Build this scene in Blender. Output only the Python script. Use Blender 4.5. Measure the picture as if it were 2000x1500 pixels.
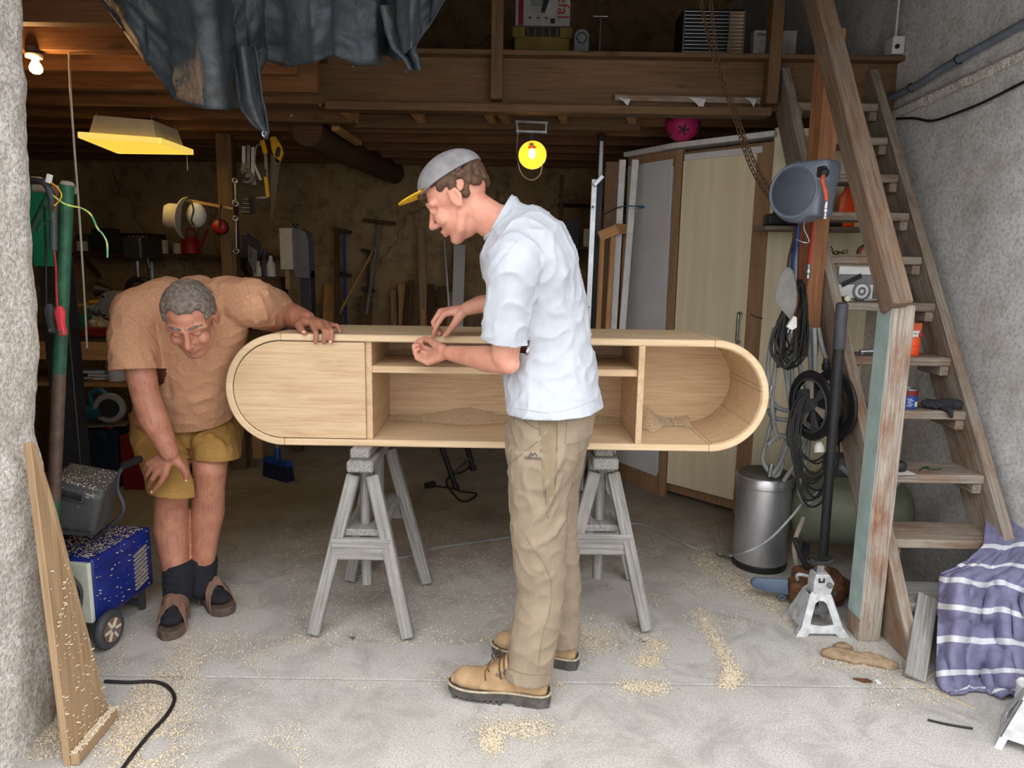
import bpy, bmesh, math, random
from mathutils import Vector, Matrix, noise
V = Vector
random.seed(7)
scene = bpy.context.scene
col = scene.collection
for o in list(bpy.data.objects):
    bpy.data.objects.remove(o)

# ---------------------------------------------------------------- camera
H, F = 1.42, 1400.0
PITCH, ROLL = math.radians(9.5), math.radians(0.9)
fw = V((0, math.cos(PITCH), -math.sin(PITCH)))
_up = V((0, math.sin(PITCH), math.cos(PITCH)))
rt = V((1, 0, 0)) * math.cos(ROLL) + _up * math.sin(ROLL)
up = _up * math.cos(ROLL) - V((1, 0, 0)) * math.sin(ROLL)
EYE = V((0, 0, H))
cd = bpy.data.cameras.new('camera')
cam = bpy.data.objects.new('camera', cd)
col.objects.link(cam)
cd.sensor_width = 36
cd.lens = F / 2000 * 36
cd.clip_start = 0.05
cam.matrix_world = Matrix(((rt.x, up.x, -fw.x, 0), (rt.y, up.y, -fw.y, 0), (rt.z, up.z, -fw.z, H), (0, 0, 0, 1)))
scene.camera = cam

# ---------------------------------------------------------------- light and exposure
w = bpy.data.worlds.new('overcast_sky')
scene.world = w
w.use_nodes = True
bg = w.node_tree.nodes['Background']
bg.inputs[1].default_value = 1.0
# CIE standard overcast sky: zenith three times as bright as the horizon
_n, _l = w.node_tree.nodes, w.node_tree.links
_tc, _sp, _ma, _cl, _mx = _n.new('ShaderNodeTexCoord'), _n.new('ShaderNodeSeparateXYZ'), _n.new('ShaderNodeMath'), _n.new('ShaderNodeMath'), _n.new('ShaderNodeVectorMath')
_l.new(_tc.outputs['Generated'], _sp.inputs[0])
_cl.operation = 'MAXIMUM'
_cl.inputs[1].default_value = 0
_l.new(_sp.outputs['Z'], _cl.inputs[0])
_ma.operation = 'MULTIPLY_ADD'
SKY = 2.75
_ma.inputs[1].default_value = SKY * 2 / 3
_ma.inputs[2].default_value = SKY / 3
_l.new(_cl.outputs[0], _ma.inputs[0])
_mx.operation = 'SCALE'
_mx.inputs[0].default_value = (0.985, 0.985, 1.0)
_l.new(_ma.outputs[0], _mx.inputs['Scale'])
_l.new(_mx.outputs[0], bg.inputs[0])
vs = scene.view_settings
vs.view_transform = 'Standard'
vs.look = 'None'
vs.gamma = 1
vs.use_curve_mapping = False
vs.exposure = 1.0


def P(x, y, Y=None, Z=None, X=None):
    """photo pixel (2000x1500) + one known world coordinate -> world point"""
    d = fw + rt * ((x - 1000) / F) + up * ((750 - y) / F)
    if Y is not None:
        t = Y / d.y
    elif Z is not None:
        t = (Z - H) / d.z
    else:
        t = X / d.x
    return EYE + d * t


def G(x, y):
    return P(x, y, Z=0.0)


# ---------------------------------------------------------------- materials
def s2l(c):
    return tuple(((v / 255) / 12.92 if v / 255 <= .04045 else ((v / 255 + .055) / 1.055) ** 2.4) for v in c)


MATS = {}


class NT:
    def __init__(self, name):
        self.m = bpy.data.materials.new(name)
        self.m.use_nodes = True
        self.t = self.m.node_tree
        self.b = self.t.nodes['Principled BSDF']
        MATS[name] = self.m

    def n(self, typ, **kw):
        nd = self.t.nodes.new(typ)
        for k, v in kw.items():
            setattr(nd, k, v)
        return nd

    def l(self, a, b):
        self.t.links.new(a, b)

    def coords(self, scale=(1, 1, 1), rand=True, kind='Object', rot=(0, 0, 0)):
        tc = self.n('ShaderNodeTexCoord')
        mp = self.n('ShaderNodeMapping')
        mp.inputs['Scale'].default_value = scale
        mp.inputs['Rotation'].default_value = rot
        if rand:
            oi = self.n('ShaderNodeObjectInfo')
            mu = self.n('ShaderNodeMath', operation='MULTIPLY')
            mu.inputs[1].default_value = 37.0
            self.l(oi.outputs['Random'], mu.inputs[0])
            va = self.n('ShaderNodeVectorMath', operation='ADD')
            self.l(tc.outputs[kind], va.inputs[0])
            self.l(mu.outputs[0], va.inputs[1])
            self.l(va.outputs[0], mp.inputs['Vector'])
        else:
            self.l(tc.outputs[kind], mp.inputs['Vector'])
        return mp.outputs[0]

    def noise(self, vec, scale, detail=5, rough=.6, dist=0):
        nz = self.n('ShaderNodeTexNoise')
        nz.inputs['Scale'].default_value = scale
        nz.inputs['Detail'].default_value = detail
        nz.inputs['Roughness'].default_value = rough
        nz.inputs['Distortion'].default_value = dist
        self.l(vec, nz.inputs['Vector'])
        return nz.outputs['Fac']

    def ramp(self, fac, stops):
        r = self.n('ShaderNodeValToRGB')
        e = r.color_ramp.elements
        while len(e) < len(stops):
            e.new(0.5)
        for i, (p, c) in enumerate(stops):
            e[i].position = p
            e[i].color = (*s2l(c), 1) if not isinstance(c, float) else (c, c, c, 1)
        self.l(fac, r.inputs['Fac'])
        return r.outputs['Color']

    def mix(self, fac, a, b, mode='MIX'):
        m = self.n('ShaderNodeMix', data_type='RGBA', blend_type=mode)
        for sock, v in ((m.inputs[0], fac), (m.inputs[6], a), (m.inputs[7], b)):
            if hasattr(v, 'links') or hasattr(v, 'is_output'):
                self.l(v, sock)
            elif isinstance(v, (int, float)):
                sock.default_value = v
            else:
                sock.default_value = (*s2l(v), 1)
        return m.outputs[2]

    def bump(self, h, strength=.3, dist=.01):
        b = self.n('ShaderNodeBump')
        b.inputs['Strength'].default_value = strength
        b.inputs['Distance'].default_value = dist
        self.l(h, b.inputs['Height'])
        self.l(b.outputs[0], self.b.inputs['Normal'])

    def done(self, color=None, rough=.6, metal=0, spec=.4):
        if color is not None:
            self.l(color, self.b.inputs['Base Color'])
        if hasattr(rough, 'links'):
            self.l(rough, self.b.inputs['Roughness'])
        else:
            self.b.inputs['Roughness'].default_value = rough
        self.b.inputs['Metallic'].default_value = metal
        self.b.inputs['Specular IOR Level'].default_value = spec
        return self.m


def M(name, c1, c2=None, rough=.55, metal=0, scale=12, bump=0, bscale=60, bdist=.004, stretch=(1, 1, 1), spec=.4, lo=.35, hi=.65, detail=5):
    if name in MATS:
        return MATS[name]
    t = NT(name)
    c2 = c2 or tuple(max(0, v - 12) for v in c1)
    vec = t.coords(stretch)
    c = t.ramp(t.noise(vec, scale, detail), [(lo, c1), (hi, c2)])
    if bump:
        t.bump(t.noise(vec, bscale, 3), bump, bdist)
    return t.done(c, rough, metal, spec)


def emis(name, c, strength, base=(255, 255, 255)):
    t = NT(name)
    t.b.inputs['Base Color'].default_value = (*s2l(base), 1)
    t.b.inputs['Emission Color'].default_value = (*s2l(c), 1)
    t.b.inputs['Emission Strength'].default_value = strength
    return t.m


def wood(name, light, mid, dark, gs=1.0, rough=.65, knots=.5, bump=.15, grey=None):
    """grain runs along local x"""
    t = NT(name)
    big = t.coords((0.7 * gs, 5 * gs, 5 * gs))
    fine = t.coords((3 * gs, 90 * gs, 90 * gs))
    n1 = t.noise(big, 3.0, 6, .6, 1.2)
    n2 = t.noise(fine, 1.0, 4, .65)
    c = t.ramp(n1, [(.3, light), (.52, mid), (.75, dark)])
    c2 = t.ramp(n2, [(.32, dark), (.6, light)])
    c = t.mix(.42, c, c2)
    if knots:
        kv = t.coords((3.2 * gs, 9 * gs, 9 * gs))
        vo = t.n('ShaderNodeTexVoronoi')
        vo.inputs['Scale'].default_value = 1.0
        t.l(kv, vo.inputs['Vector'])
        kf = t.ramp(vo.outputs['Distance'], [(.05, knots), (.16, 0.0)])
        c = t.mix(kf, c, tuple(int(v * .55) for v in dark))
    if grey:
        gv = t.coords((1, 2, 2))
        gf = t.ramp(t.noise(gv, 4.0, 6, .7), [(.36, 0.0), (.56, .9)])
        g2 = t.ramp(n2, [(.35, tuple(int(v * .72) for v in grey)), (.65, grey)])
        c = t.mix(gf, c, g2)
    t.bump(n2, bump, .004)
    return t.done(c, rough, 0, .3)


# ---------------------------------------------------------------- objects
WM = {}


def _place(o, parent, W):
    col.objects.link(o)
    if parent is not None:
        o.parent = parent
        o.matrix_basis = WM[parent].inverted() @ W
    else:
        o.matrix_basis = W
    WM[o] = W
    return o


def T(v):
    return Matrix.Translation(V(v))


def thing(name, label, cat, loc, group=None):
    o = bpy.data.objects.new(name, None)
    o.empty_display_size = .05
    _place(o, None, T(loc))
    return tag(o, label, cat, group)


def tag(o, label, cat, group=None, kind=None):
    if label:
        o['label'] = label
    if cat:
        o['category'] = cat
    if group:
        o['group'] = group
    if kind:
        o['kind'] = kind
    return o


def struct(o):
    o['kind'] = 'structure'
    return o


def smooth_by_angle(me, ang=40):
    for p in me.polygons:
        p.use_smooth = True
    try:
        me.set_sharp_from_angle(angle=math.radians(ang))
    except Exception:
        pass


class MB:
    """collects shapes given in world coordinates; build() links them as one mesh object"""

    def __init__(self):
        self.v = []
        self.f = []

    def add(self, vs, fs):
        b = len(self.v)
        self.v += [V(x) for x in vs]
        self.f += [tuple(b + i for i in f) for f in fs]
        return self

    def hexa(self, p):
        """8 points: bottom 0-3 ccw, top 4-7"""
        return self.add(p, [(3, 2, 1, 0), (4, 5, 6, 7), (0, 1, 5, 4), (1, 2, 6, 5), (2, 3, 7, 6), (3, 0, 4, 7)])

    def box(self, c, s, R=None):
        c = V(c)
        x, y, z = s[0] / 2, s[1] / 2, s[2] / 2
        p = [V(q) for q in ((-x, -y, -z), (x, -y, -z), (x, y, -z), (-x, y, -z), (-x, -y, z), (x, -y, z), (x, y, z), (-x, y, z))]
        if R is not None:
            p = [R @ q for q in p]
        return self.hexa([c + q for q in p])

    def bar(self, p0, p1, w, t, side=None):
        """box from p0 to p1, width w along side, thickness t"""
        p0, p1 = V(p0), V(p1)
        R = frame(p1 - p0, side)
        return self.box((p0 + p1) / 2, ((p1 - p0).length, w, t), R)

    def cbox(self, c, s, b=.004, R=None):
        bm = bmesh.new()
        bmesh.ops.create_cube(bm, size=1)
        bmesh.ops.scale(bm, vec=s, verts=bm.verts)
        bmesh.ops.bevel(bm, geom=list(bm.edges), offset=b, segments=2, affect='EDGES', profile=.5)
        bm.verts.index_update()
        vs = [(R @ q.co if R is not None else q.co.copy()) + V(c) for q in bm.verts]
        self.add(vs, [tuple(q.index for q in f.verts) for f in bm.faces])
        bm.free()
        return self

    def rings(self, rs, closed=False, cap=True):
        n = len(rs[0])
        vs = [q for r in rs for q in r]
        fs = []
        m = len(rs)
        for i in range(m if closed else m - 1):
            a, b = i * n, ((i + 1) % m) * n
            for k in range(n):
                k2 = (k + 1) % n
                fs.append((a + k, a + k2, b + k2, b + k))
        if cap and not closed:
            fs.append(tuple(range(n - 1, -1, -1)))
            fs.append(tuple((m - 1) * n + k for k in range(n)))
        return self.add(vs, fs)

    def tube(self, pts, r, n=8, cap=True, closed=False):
        pts = [V(p) for p in pts]
        m = len(pts)
        rr = r if isinstance(r, (list, tuple)) else [r] * m
        rs = []
        u = None
        for i, p in enumerate(pts):
            if closed:
                t = pts[(i + 1) % m] - pts[i - 1]
            else:
                t = pts[min(i + 1, m - 1)] - pts[max(i - 1, 0)]
            t = t.normalized() if t.length > 1e-9 else V((0, 0, 1))
            if u is None:
                u = t.orthogonal().normalized()
            else:
                u = (u - t * u.dot(t))
                u = u.normalized() if u.length > 1e-6 else t.orthogonal().normalized()
            w_ = t.cross(u)
            rs.append([p + (u * math.cos(a) + w_ * math.sin(a)) * rr[i] for a in (2 * math.pi * k / n for k in range(n))])
        return self.rings(rs, closed, cap)

    def cyl(self, p0, p1, r0, r1=None, n=16):
        return self.tube([p0, p1], [r0, r0 if r1 is None else r1], n)

    def lathe(self, prof, c, axis=(0, 0, 1), n=24, cap=True):
        """prof: list of (radius, height along axis)"""
        R = frame(V(axis), None)
        c = V(c)
        rs = []
        for (r, h) in prof:
            rs.append([c + R @ V((h, r * math.cos(a), r * math.sin(a))) for a in (2 * math.pi * k / n for k in range(n))])
        return self.rings(rs, False, cap)

    def sphere(self, c, r, n=12, m=8, R=None):
        c = V(c)
        r = V((r, r, r)) if isinstance(r, (int, float)) else V(r)
        rs = []
        for i in range(1, m):
            ph = math.pi * i / m
            ring = []
            for k in range(n):
                a = 2 * math.pi * k / n
                q = V((r.x * math.sin(ph) * math.cos(a), r.y * math.sin(ph) * math.sin(a), -r.z * math.cos(ph)))
                ring.append(c + (R @ q if R is not None else q))
            rs.append(ring)
        b = len(self.v)
        self.rings(rs, False, False)
        q0, q1 = V((0, 0, -r.z)), V((0, 0, r.z))
        if R is not None:
            q0, q1 = R @ q0, R @ q1
        self.v += [c + q0, c + q1]
        i0, i1 = len(self.v) - 2, len(self.v) - 1
        top = b + (m - 2) * n
        for k in range(n):
            k2 = (k + 1) % n
            self.f.append((i0, b + k2, b + k))
            self.f.append((i1, top + k, top + k2))
        return self

    def prism(self, poly, d):
        """poly: planar list of points (ccw seen from the side d points to), extruded by d"""
        poly = [V(q) for q in poly]
        d = V(d)
        return self.rings([poly, [q + d for q in poly]])

    def torus(self, c, axis, R0, r, n=24, m=8, a0=0, a1=2 * math.pi):
        Rm = frame(V(axis), None)
        full = abs(a1 - a0 - 2 * math.pi) < 1e-6
        k = n if full else n + 1
        pts = [V(c) + Rm @ V((0, R0 * math.cos(a0 + (a1 - a0) * i / n), R0 * math.sin(a0 + (a1 - a0) * i / n))) for i in range(k)]
        return self.tube(pts, r, m, closed=full)

    def build(self, name, mat, parent=None, origin=None, W=None, smooth=None, bevel=0):
        if W is None:
            if origin is not None:
                W = T(origin)
            elif parent is not None:
                W = WM[parent].copy()
            else:
                xs, ys, zs = zip(*[tuple(q) for q in self.v])
                W = T(((min(xs) + max(xs)) / 2, (min(ys) + max(ys)) / 2, min(zs)))
        Wi = W.inverted()
        me = bpy.data.meshes.new(name)
        me.from_pydata([Wi @ q for q in self.v], [], self.f)
        if bevel:
            bm = bmesh.new()
            bm.from_mesh(me)
            es = [e for e in bm.edges if len(e.link_faces) == 2 and e.calc_face_angle() > .6]
            bmesh.ops.bevel(bm, geom=es, offset=bevel, segments=2, affect='EDGES', profile=.5, clamp_overlap=True)
            bm.to_mesh(me)
            bm.free()
        fix_normals(me)
        if smooth:
            smooth_by_angle(me, smooth)
        me.materials.append(MATS[mat] if isinstance(mat, str) else mat)
        o = bpy.data.objects.new(name, me)
        return _place(o, parent, W)


def fix_normals(me):
    bm = bmesh.new()
    bm.from_mesh(me)
    bmesh.ops.recalc_face_normals(bm, faces=bm.faces)
    bm.to_mesh(me)
    bm.free()


def frame(d, side=None):
    """3x3 with local x along d; local y along side where given"""
    x = V(d).normalized()
    if side is None:
        side = V((0, 0, 1)).cross(x) if abs(x.z) < .95 else V((0, 1, 0))
    y = V(side)
    y = (y - x * y.dot(x)).normalized()
    z = x.cross(y)
    return Matrix(((x.x, y.x, z.x), (x.y, y.y, z.y), (x.z, y.z, z.z)))


_PL = {}


def plank(name, p0, p1, w, t, mat, parent=None, side=None, bev=.003, wob=0):
    """rectangular timber from p0 to p1 with its own object frame (grain along local x)"""
    p0, p1 = V(p0), V(p1)
    L = (p1 - p0).length
    R = frame(p1 - p0, side)
    W = T((p0 + p1) / 2) @ R.to_4x4()
    key = (round(L, 3), round(w, 3), round(t, 3), mat, bev, wob)
    me = _PL.get(key)
    if me is None or wob:
        bm = bmesh.new()
        bmesh.ops.create_cube(bm, size=1)
        bmesh.ops.scale(bm, vec=(L, w, t), verts=bm.verts)
        if wob:
            n = max(2, int(L / .12))
            es = [e for e in bm.edges if abs((e.verts[0].co - e.verts[1].co).x) > L * .5]
            bmesh.ops.subdivide_edges(bm, edges=es, cuts=n, use_grid_fill=True)
            for q in bm.verts:
                s = noise.noise_vector(V((q.co.x * 5, q.co.y * 9, q.co.z * 9)) + p0 * 3)
                q.co += s * wob
        es = [e for e in bm.edges if e.calc_face_angle(0) > .6]
        bmesh.ops.bevel(bm, geom=es, offset=min(bev, w * .3, t * .3), segments=1, affect='EDGES')
        me = bpy.data.meshes.new(name)
        bm.to_mesh(me)
        bm.free()
        me.materials.append(MATS[mat])
        _PL[key] = me
    o = bpy.data.objects.new(name, me)
    return _place(o, parent, W)


def bez(pts, n=8):
    """Catmull-Rom through points"""
    pts = [V(p) for p in pts]
    out = []
    m = len(pts)
    for i in range(m - 1):
        a, b, c, d = pts[max(i - 1, 0)], pts[i], pts[i + 1], pts[min(i + 2, m - 1)]
        for k in range(n):
            t = k / n
            out.append(.5 * ((2 * b) + (c - a) * t + (2 * a - 5 * b + 4 * c - d) * t * t + (3 * b - a - 3 * c + d) * t ** 3))
    out.append(pts[-1])
    return out


def copy_tree(o, W, label=None, group=None, cat=None):
    c = o.copy()
    col.objects.link(c)
    c.matrix_basis = W
    WM[c] = W
    if label:
        c['label'] = label
    if group:
        c['group'] = group

    def rec(src, dst):
        for ch in [q for q in WM if q.parent == src]:
            k = ch.copy()
            col.objects.link(k)
            k.parent = dst
            WM[k] = WM[dst] @ ch.matrix_basis
            rec(ch, k)
    rec(o, c)
    return c


def text_mesh(name, s, size, W, mat, parent=None, depth=.0006, font_shear=0, spacing=1.0):
    cu = bpy.data.curves.new(name, 'FONT')
    cu.body = s
    cu.size = size
    cu.extrude = depth
    cu.align_x = 'CENTER'
    cu.align_y = 'CENTER'
    cu.shear = font_shear
    cu.space_character = spacing
    cu.resolution_u = 3
    tmp = bpy.data.objects.new('tmp', cu)
    col.objects.link(tmp)
    dg = bpy.context.evaluated_depsgraph_get()
    dg.update()
    me = bpy.data.meshes.new_from_object(tmp.evaluated_get(dg))
    bpy.data.objects.remove(tmp)
    me.materials.clear()
    me.materials.append(MATS[mat])
    o = bpy.data.objects.new(name, me)
    return _place(o, parent, W)


def basis(x, y, z, o):
    x, y, z, o = V(x), V(y), V(z), V(o)
    return Matrix(((x.x, y.x, z.x, o.x), (x.y, y.y, z.y, o.y), (x.z, y.z, z.z, o.z), (0, 0, 0, 1)))


def remesh(mb, name, mat, parent, voxel=.005, it=6, fn=None, cuts=(), sub=None, thick=0, W=None, fac=.5):
    """union of closed shapes -> one continuous surface"""
    me = bpy.data.meshes.new(name)
    me.from_pydata(mb.v, [], mb.f)
    fix = bmesh.new()
    fix.from_mesh(me)
    fix.to_mesh(me)
    fix.free()
    tmp = bpy.data.objects.new('tmp', me)
    col.objects.link(tmp)
    r = tmp.modifiers.new('r', 'REMESH')
    r.mode = 'VOXEL'
    r.voxel_size = voxel
    if it:
        s = tmp.modifiers.new('s', 'SMOOTH')
        s.factor = fac
        s.iterations = it
    dg = bpy.context.evaluated_depsgraph_get()
    dg.update()
    m2 = bpy.data.meshes.new_from_object(tmp.evaluated_get(dg))
    bpy.data.objects.remove(tmp)
    bm = bmesh.new()
    bm.from_mesh(m2)
    bm.normal_update()
    if fn:
        mv = [(q, fn(q.co, q.normal)) for q in bm.verts]
        for q, d in mv:
            if d is not None:
                q.co += d
    for (p, nrm, rad, ext) in cuts:
        p, nrm = V(p), V(nrm).normalized()
        vs = [q for q in bm.verts if abs((q.co - p).dot(nrm)) < .03 and (q.co - p).length < rad + .01]
        vset = set(vs)
        fs = [f for f in bm.faces if all(q in vset for q in f.verts)]
        es = {e for f in fs for e in f.edges}
        bmesh.ops.bisect_plane(bm, geom=fs + list(es) + vs, plane_co=p, plane_no=nrm, dist=1e-5)
        dl = []
        for f in bm.faces:
            v = f.calc_center_median() - p
            h_ = v.dot(nrm)
            if 1e-5 < h_ < ext and (v - nrm * h_).length < rad:
                dl.append(f)
        bmesh.ops.delete(bm, geom=dl, context='FACES')
        loose = [q for q in bm.verts if not q.link_faces]
        bmesh.ops.delete(bm, geom=loose, context='VERTS')
    if thick:
        shell(bm, thick)
    Wm = W if W is not None else (WM[parent].copy() if parent is not None else T(m2.vertices[0].co))
    bm.transform(Wm.inverted())
    bm.to_mesh(m2)
    bm.free()
    for p in m2.polygons:
        p.use_smooth = True
    m2.materials.clear()
    m2.materials.append(MATS[mat])
    m2.name = name
    o = bpy.data.objects.new(name, m2)
    return _place(o, parent, Wm)


def shell(bm, thick):
    """give an open surface an inner skin"""
    bmesh.ops.remove_doubles(bm, verts=list(bm.verts), dist=.0006)
    dead = [f for f in bm.faces if f.calc_area() < 1e-9]
    bmesh.ops.delete(bm, geom=dead, context='FACES')
    bmesh.ops.delete(bm, geom=[q for q in bm.verts if not q.link_faces], context='VERTS')
    bm.normal_update()
    vs, fs = list(bm.verts), list(bm.faces)
    edges = [e for e in bm.edges if len(e.link_faces) == 1]
    inner = {q: bm.verts.new(q.co - q.normal * thick) for q in vs}
    for f in fs:
        bm.faces.new([inner[q] for q in reversed(f.verts)])
    for e in edges:
        a, b = e.verts
        for lp in e.link_faces[0].loops:
            if lp.edge == e:
                a, b = lp.vert, lp.link_loop_next.vert
        try:
            bm.faces.new([b, a, inner[a], inner[b]])
        except ValueError:
            pass
    bm.normal_update()


def limb(mb, pts, n=14, open_end=False):
    """chain of (point, radius) -> tapered capsules"""
    for i in range(len(pts) - 1):
        (a, ra), (b, rb) = pts[i], pts[i + 1]
        mb.tube([a, b], [ra, rb], n)
    for (a, ra) in (pts[:-1] if open_end else pts):
        mb.sphere(a, ra, n, 8)
    return mb


def ell(c, u, v, n=28, p=2.0):
    """superellipse ring around c with half axes u, v"""
    out = []
    for k in range(n):
        a = 2 * math.pi * k / n
        ca, sa = math.cos(a), math.sin(a)
        out.append(V(c) + V(u) * (abs(ca) ** (2 / p) * (1 if ca >= 0 else -1)) + V(v) * (abs(sa) ** (2 / p) * (1 if sa >= 0 else -1)))
    return out
# ================================================================ materials
t = NT('concrete_floor')
vec = t.coords((1, 1, 1), rand=False)
n1 = t.noise(vec, 1.1, 8, .62)
n2 = t.noise(vec, 5.0, 8, .7, .6)
n3 = t.noise(vec, 170, 4, .75)
c = t.ramp(n1, [(.3, (166, 163, 157)), (.5, (184, 181, 176)), (.7, (198, 195, 190))])
c = t.mix(t.ramp(n2, [(.36, .6), (.54, 0.0)]), c, (130, 127, 122))
c = t.mix(t.ramp(n3, [(.4, .7), (.58, 0.0)]), c, (136, 131, 124))
vo = t.n('ShaderNodeTexVoronoi')
vo.inputs['Scale'].default_value = 2.6
t.l(t.coords((1, 1.4, 1), rand=False), vo.inputs['Vector'])
c = t.mix(t.ramp(t.mix(.35, vo.outputs['Distance'], t.noise(vec, 30, 3)), [(.15, .85), (.2, 0.0)]), c, (62, 60, 58))
sx = t.n('ShaderNodeSeparateXYZ')
t.l(t.coords((1, 1, 1), rand=False), sx.inputs[0])
mr = t.n('ShaderNodeMapRange')
mr.inputs[1].default_value = 2.7
mr.inputs[2].default_value = 4.0
t.l(sx.outputs['Y'], mr.inputs[0])
dirt = t.mix(t.ramp(n2, [(.3, (78, 70, 60)), (.7, (116, 106, 92))]), (104, 94, 80), (92, 84, 74), 'MULTIPLY')
dirt = t.ramp(t.mix(.5, n2, n1), [(.35, (122, 113, 101)), (.62, (164, 154, 139))])
c = t.mix(mr.outputs[0], c, dirt)
t.bump(t.mix(.5, n3, n2), .35, .004)
t.done(c, .88, 0, .25)

t = NT('rough_concrete')
vec = t.coords((1, 1, 1), rand=False)
n1 = t.noise(vec, 1.6, 7, .65)
n3 = t.noise(vec, 85, 3, .75)
n4 = t.noise(vec, 14, 6, .7)
c = t.ramp(n1, [(.3, (196, 189, 179)), (.5, (216, 211, 203)), (.72, (232, 229, 224))])
c = t.mix(t.ramp(n4, [(.35, .5), (.55, 0.0)]), c, (170, 160, 146))
c = t.mix(t.ramp(n3, [(.38, .75), (.6, 0.0)]), c, (140, 135, 128))
t.bump(t.mix(.35, n3, n4), .8, .012)
t.done(c, .92, 0, .2)

t = NT('right_plaster')
vec = t.coords((1, 1, 1), rand=False)
n1 = t.noise(vec, 2.2, 7, .62)
n3 = t.noise(vec, 60, 4, .8)
n4 = t.noise(vec, 9, 6, .7)
c = t.ramp(n1, [(.32, (186, 184, 181)), (.5, (206, 206, 206)), (.7, (224, 225, 227))])
c = t.mix(t.ramp(n4, [(.36, .45), (.5, 0.0)]), c, (160, 153, 144))
c = t.mix(t.ramp(n3, [(.34, .6), (.54, 0.0)]), c, (124, 121, 117))
t.bump(t.mix(.5, n3, n4), .5, .006)
t.done(c, .92, 0, .2)

t = NT('old_plaster')
vec = t.coords((1, 1, 1), rand=False)
n1 = t.noise(vec, 1.4, 8, .62, .4)
n4 = t.noise(vec, 7, 7, .7)
c = t.ramp(n1, [(.3, (124, 102, 74)), (.5, (156, 132, 98)), (.7, (174, 154, 122))])
c = t.mix(t.ramp(n4, [(.36, .6), (.52, 0.0)]), c, (92, 76, 56))
cr = t.n('ShaderNodeTexVoronoi', feature='DISTANCE_TO_EDGE')
cr.inputs['Scale'].default_value = .5
dv = t.n('ShaderNodeVectorMath', operation='ADD')
nz = t.n('ShaderNodeTexNoise')
nz.inputs['Scale'].default_value = 5
t.l(vec, nz.inputs['Vector'])
sc = t.n('ShaderNodeVectorMath', operation='SCALE')
sc.inputs['Scale'].default_value = .35
t.l(nz.outputs['Color'], sc.inputs[0])
t.l(vec, dv.inputs[0])
t.l(sc.outputs[0], dv.inputs[1])
t.l(dv.outputs[0], cr.inputs['Vector'])
c = t.mix(t.ramp(cr.outputs['Distance'], [(.001, .6), (.005, 0.0)]), c, (36, 28, 20))
t.bump(n4, .4, .01)
t.done(c, .95, 0, .1)

wood('beam_wood', (112, 86, 60), (94, 70, 46), (70, 49, 31), 1.0, .7, .7)
wood('joist_wood', (130, 92, 60), (108, 73, 44), (80, 50, 29), 1.0, .7, .5)
wood('stair_wood', (142, 114, 90), (114, 88, 68), (80, 60, 45), 1.3, .8, .45, .5, grey=(158, 148, 136))
wood('rail_wood', (146, 120, 98), (110, 86, 69), (64, 48, 38), 1.6, .75, .5, .6, grey=(136, 118, 102))
wood('brown_post', (166, 118, 84), (140, 94, 64), (104, 66, 44), 1.4, .75, .35, .35)
wood('newel_wood', (150, 108, 82), (124, 86, 64), (88, 58, 44), 1.8, .8, .3, .5, grey=(172, 164, 152))
wood('grey_wood', (150, 146, 140), (128, 124, 118), (94, 90, 85), 1.5, .85, .3, .6, grey=(160, 158, 155))
wood('oak', (211, 184, 150), (197, 167, 131), (172, 140, 105), 1.5, .5, .12, .06)
wood('oak_edge', (218, 194, 160), (208, 182, 146), (188, 158, 122), 1.2, .55, .1, .06)
wood('pine', (196, 154, 104), (178, 134, 84), (146, 100, 58), 1.2, .65, .4)
wood('dark_wood', (100, 74, 50), (80, 57, 38), (54, 37, 24), 1.2, .7, .3)
wood('ply', (170, 143, 110), (150, 124, 94), (122, 97, 72), .9, .7, .15, .15)
M('beech', (226, 215, 184), (214, 201, 168), .45, 0, 2.2, stretch=(9, 9, .35))
M('brown_board', (156, 124, 92), (136, 104, 76), .6, 0, 6, stretch=(4, 4, .5))
M('white_panel', (208, 208, 208), (198, 198, 200), .4, 0, 4)
M('white_paint', (214, 214, 214), (196, 196, 196), .5, 0, 20)
M('black_plastic', (26, 26, 28), (36, 36, 38), .45, 0, 20)
M('black_rubber', (22, 22, 23), (34, 33, 32), .6, 0, 20)
M('dark_grey', (66, 68, 72), (54, 56, 60), .55, 0, 20)
M('mid_grey', (118, 120, 124), (102, 104, 108), .55, 0, 20)
M('steel', (176, 178, 180), (150, 152, 154), .32, .9, 18)
M('dull_steel', (150, 150, 150), (112, 110, 108), .5, .75, 16)
M('aluminium', (200, 203, 206), (178, 182, 186), .38, .8, 18)
M('rust', (110, 74, 48), (82, 52, 34), .85, .2, 30, .4, 90)
M('chain_rust', (116, 88, 64), (82, 62, 48), .7, .5, 60)
M('red', (176, 34, 36), (140, 24, 28), .45, 0, 10)
M('dark_red', (120, 22, 30), (98, 16, 24), .5, 0, 10)
M('orange', (238, 84, 24), (222, 70, 18), .4, 0, 8)
M('yellow', (232, 190, 40), (214, 168, 28), .5, 0, 14)
M('blue', (32, 70, 150), (24, 54, 120), .5, 0, 14)
M('teal', (28, 92, 108), (20, 72, 88), .5, 0, 14)
M('green_paint', (38, 92, 66), (30, 66, 50), .55, 0, 30, .3, 120)
M('white_plastic', (226, 226, 222), (208, 208, 204), .45, 0, 16)
M('cream', (206, 200, 180), (190, 182, 160), .5, 0, 10)
M('dust', (150, 140, 126), (128, 118, 104), .9, 0, 60)
M('cardboard', (150, 118, 82), (134, 102, 70), .8, 0, 8)
M('glass_dark', (40, 44, 46), (52, 56, 56), .15, 0, 8)

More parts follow.
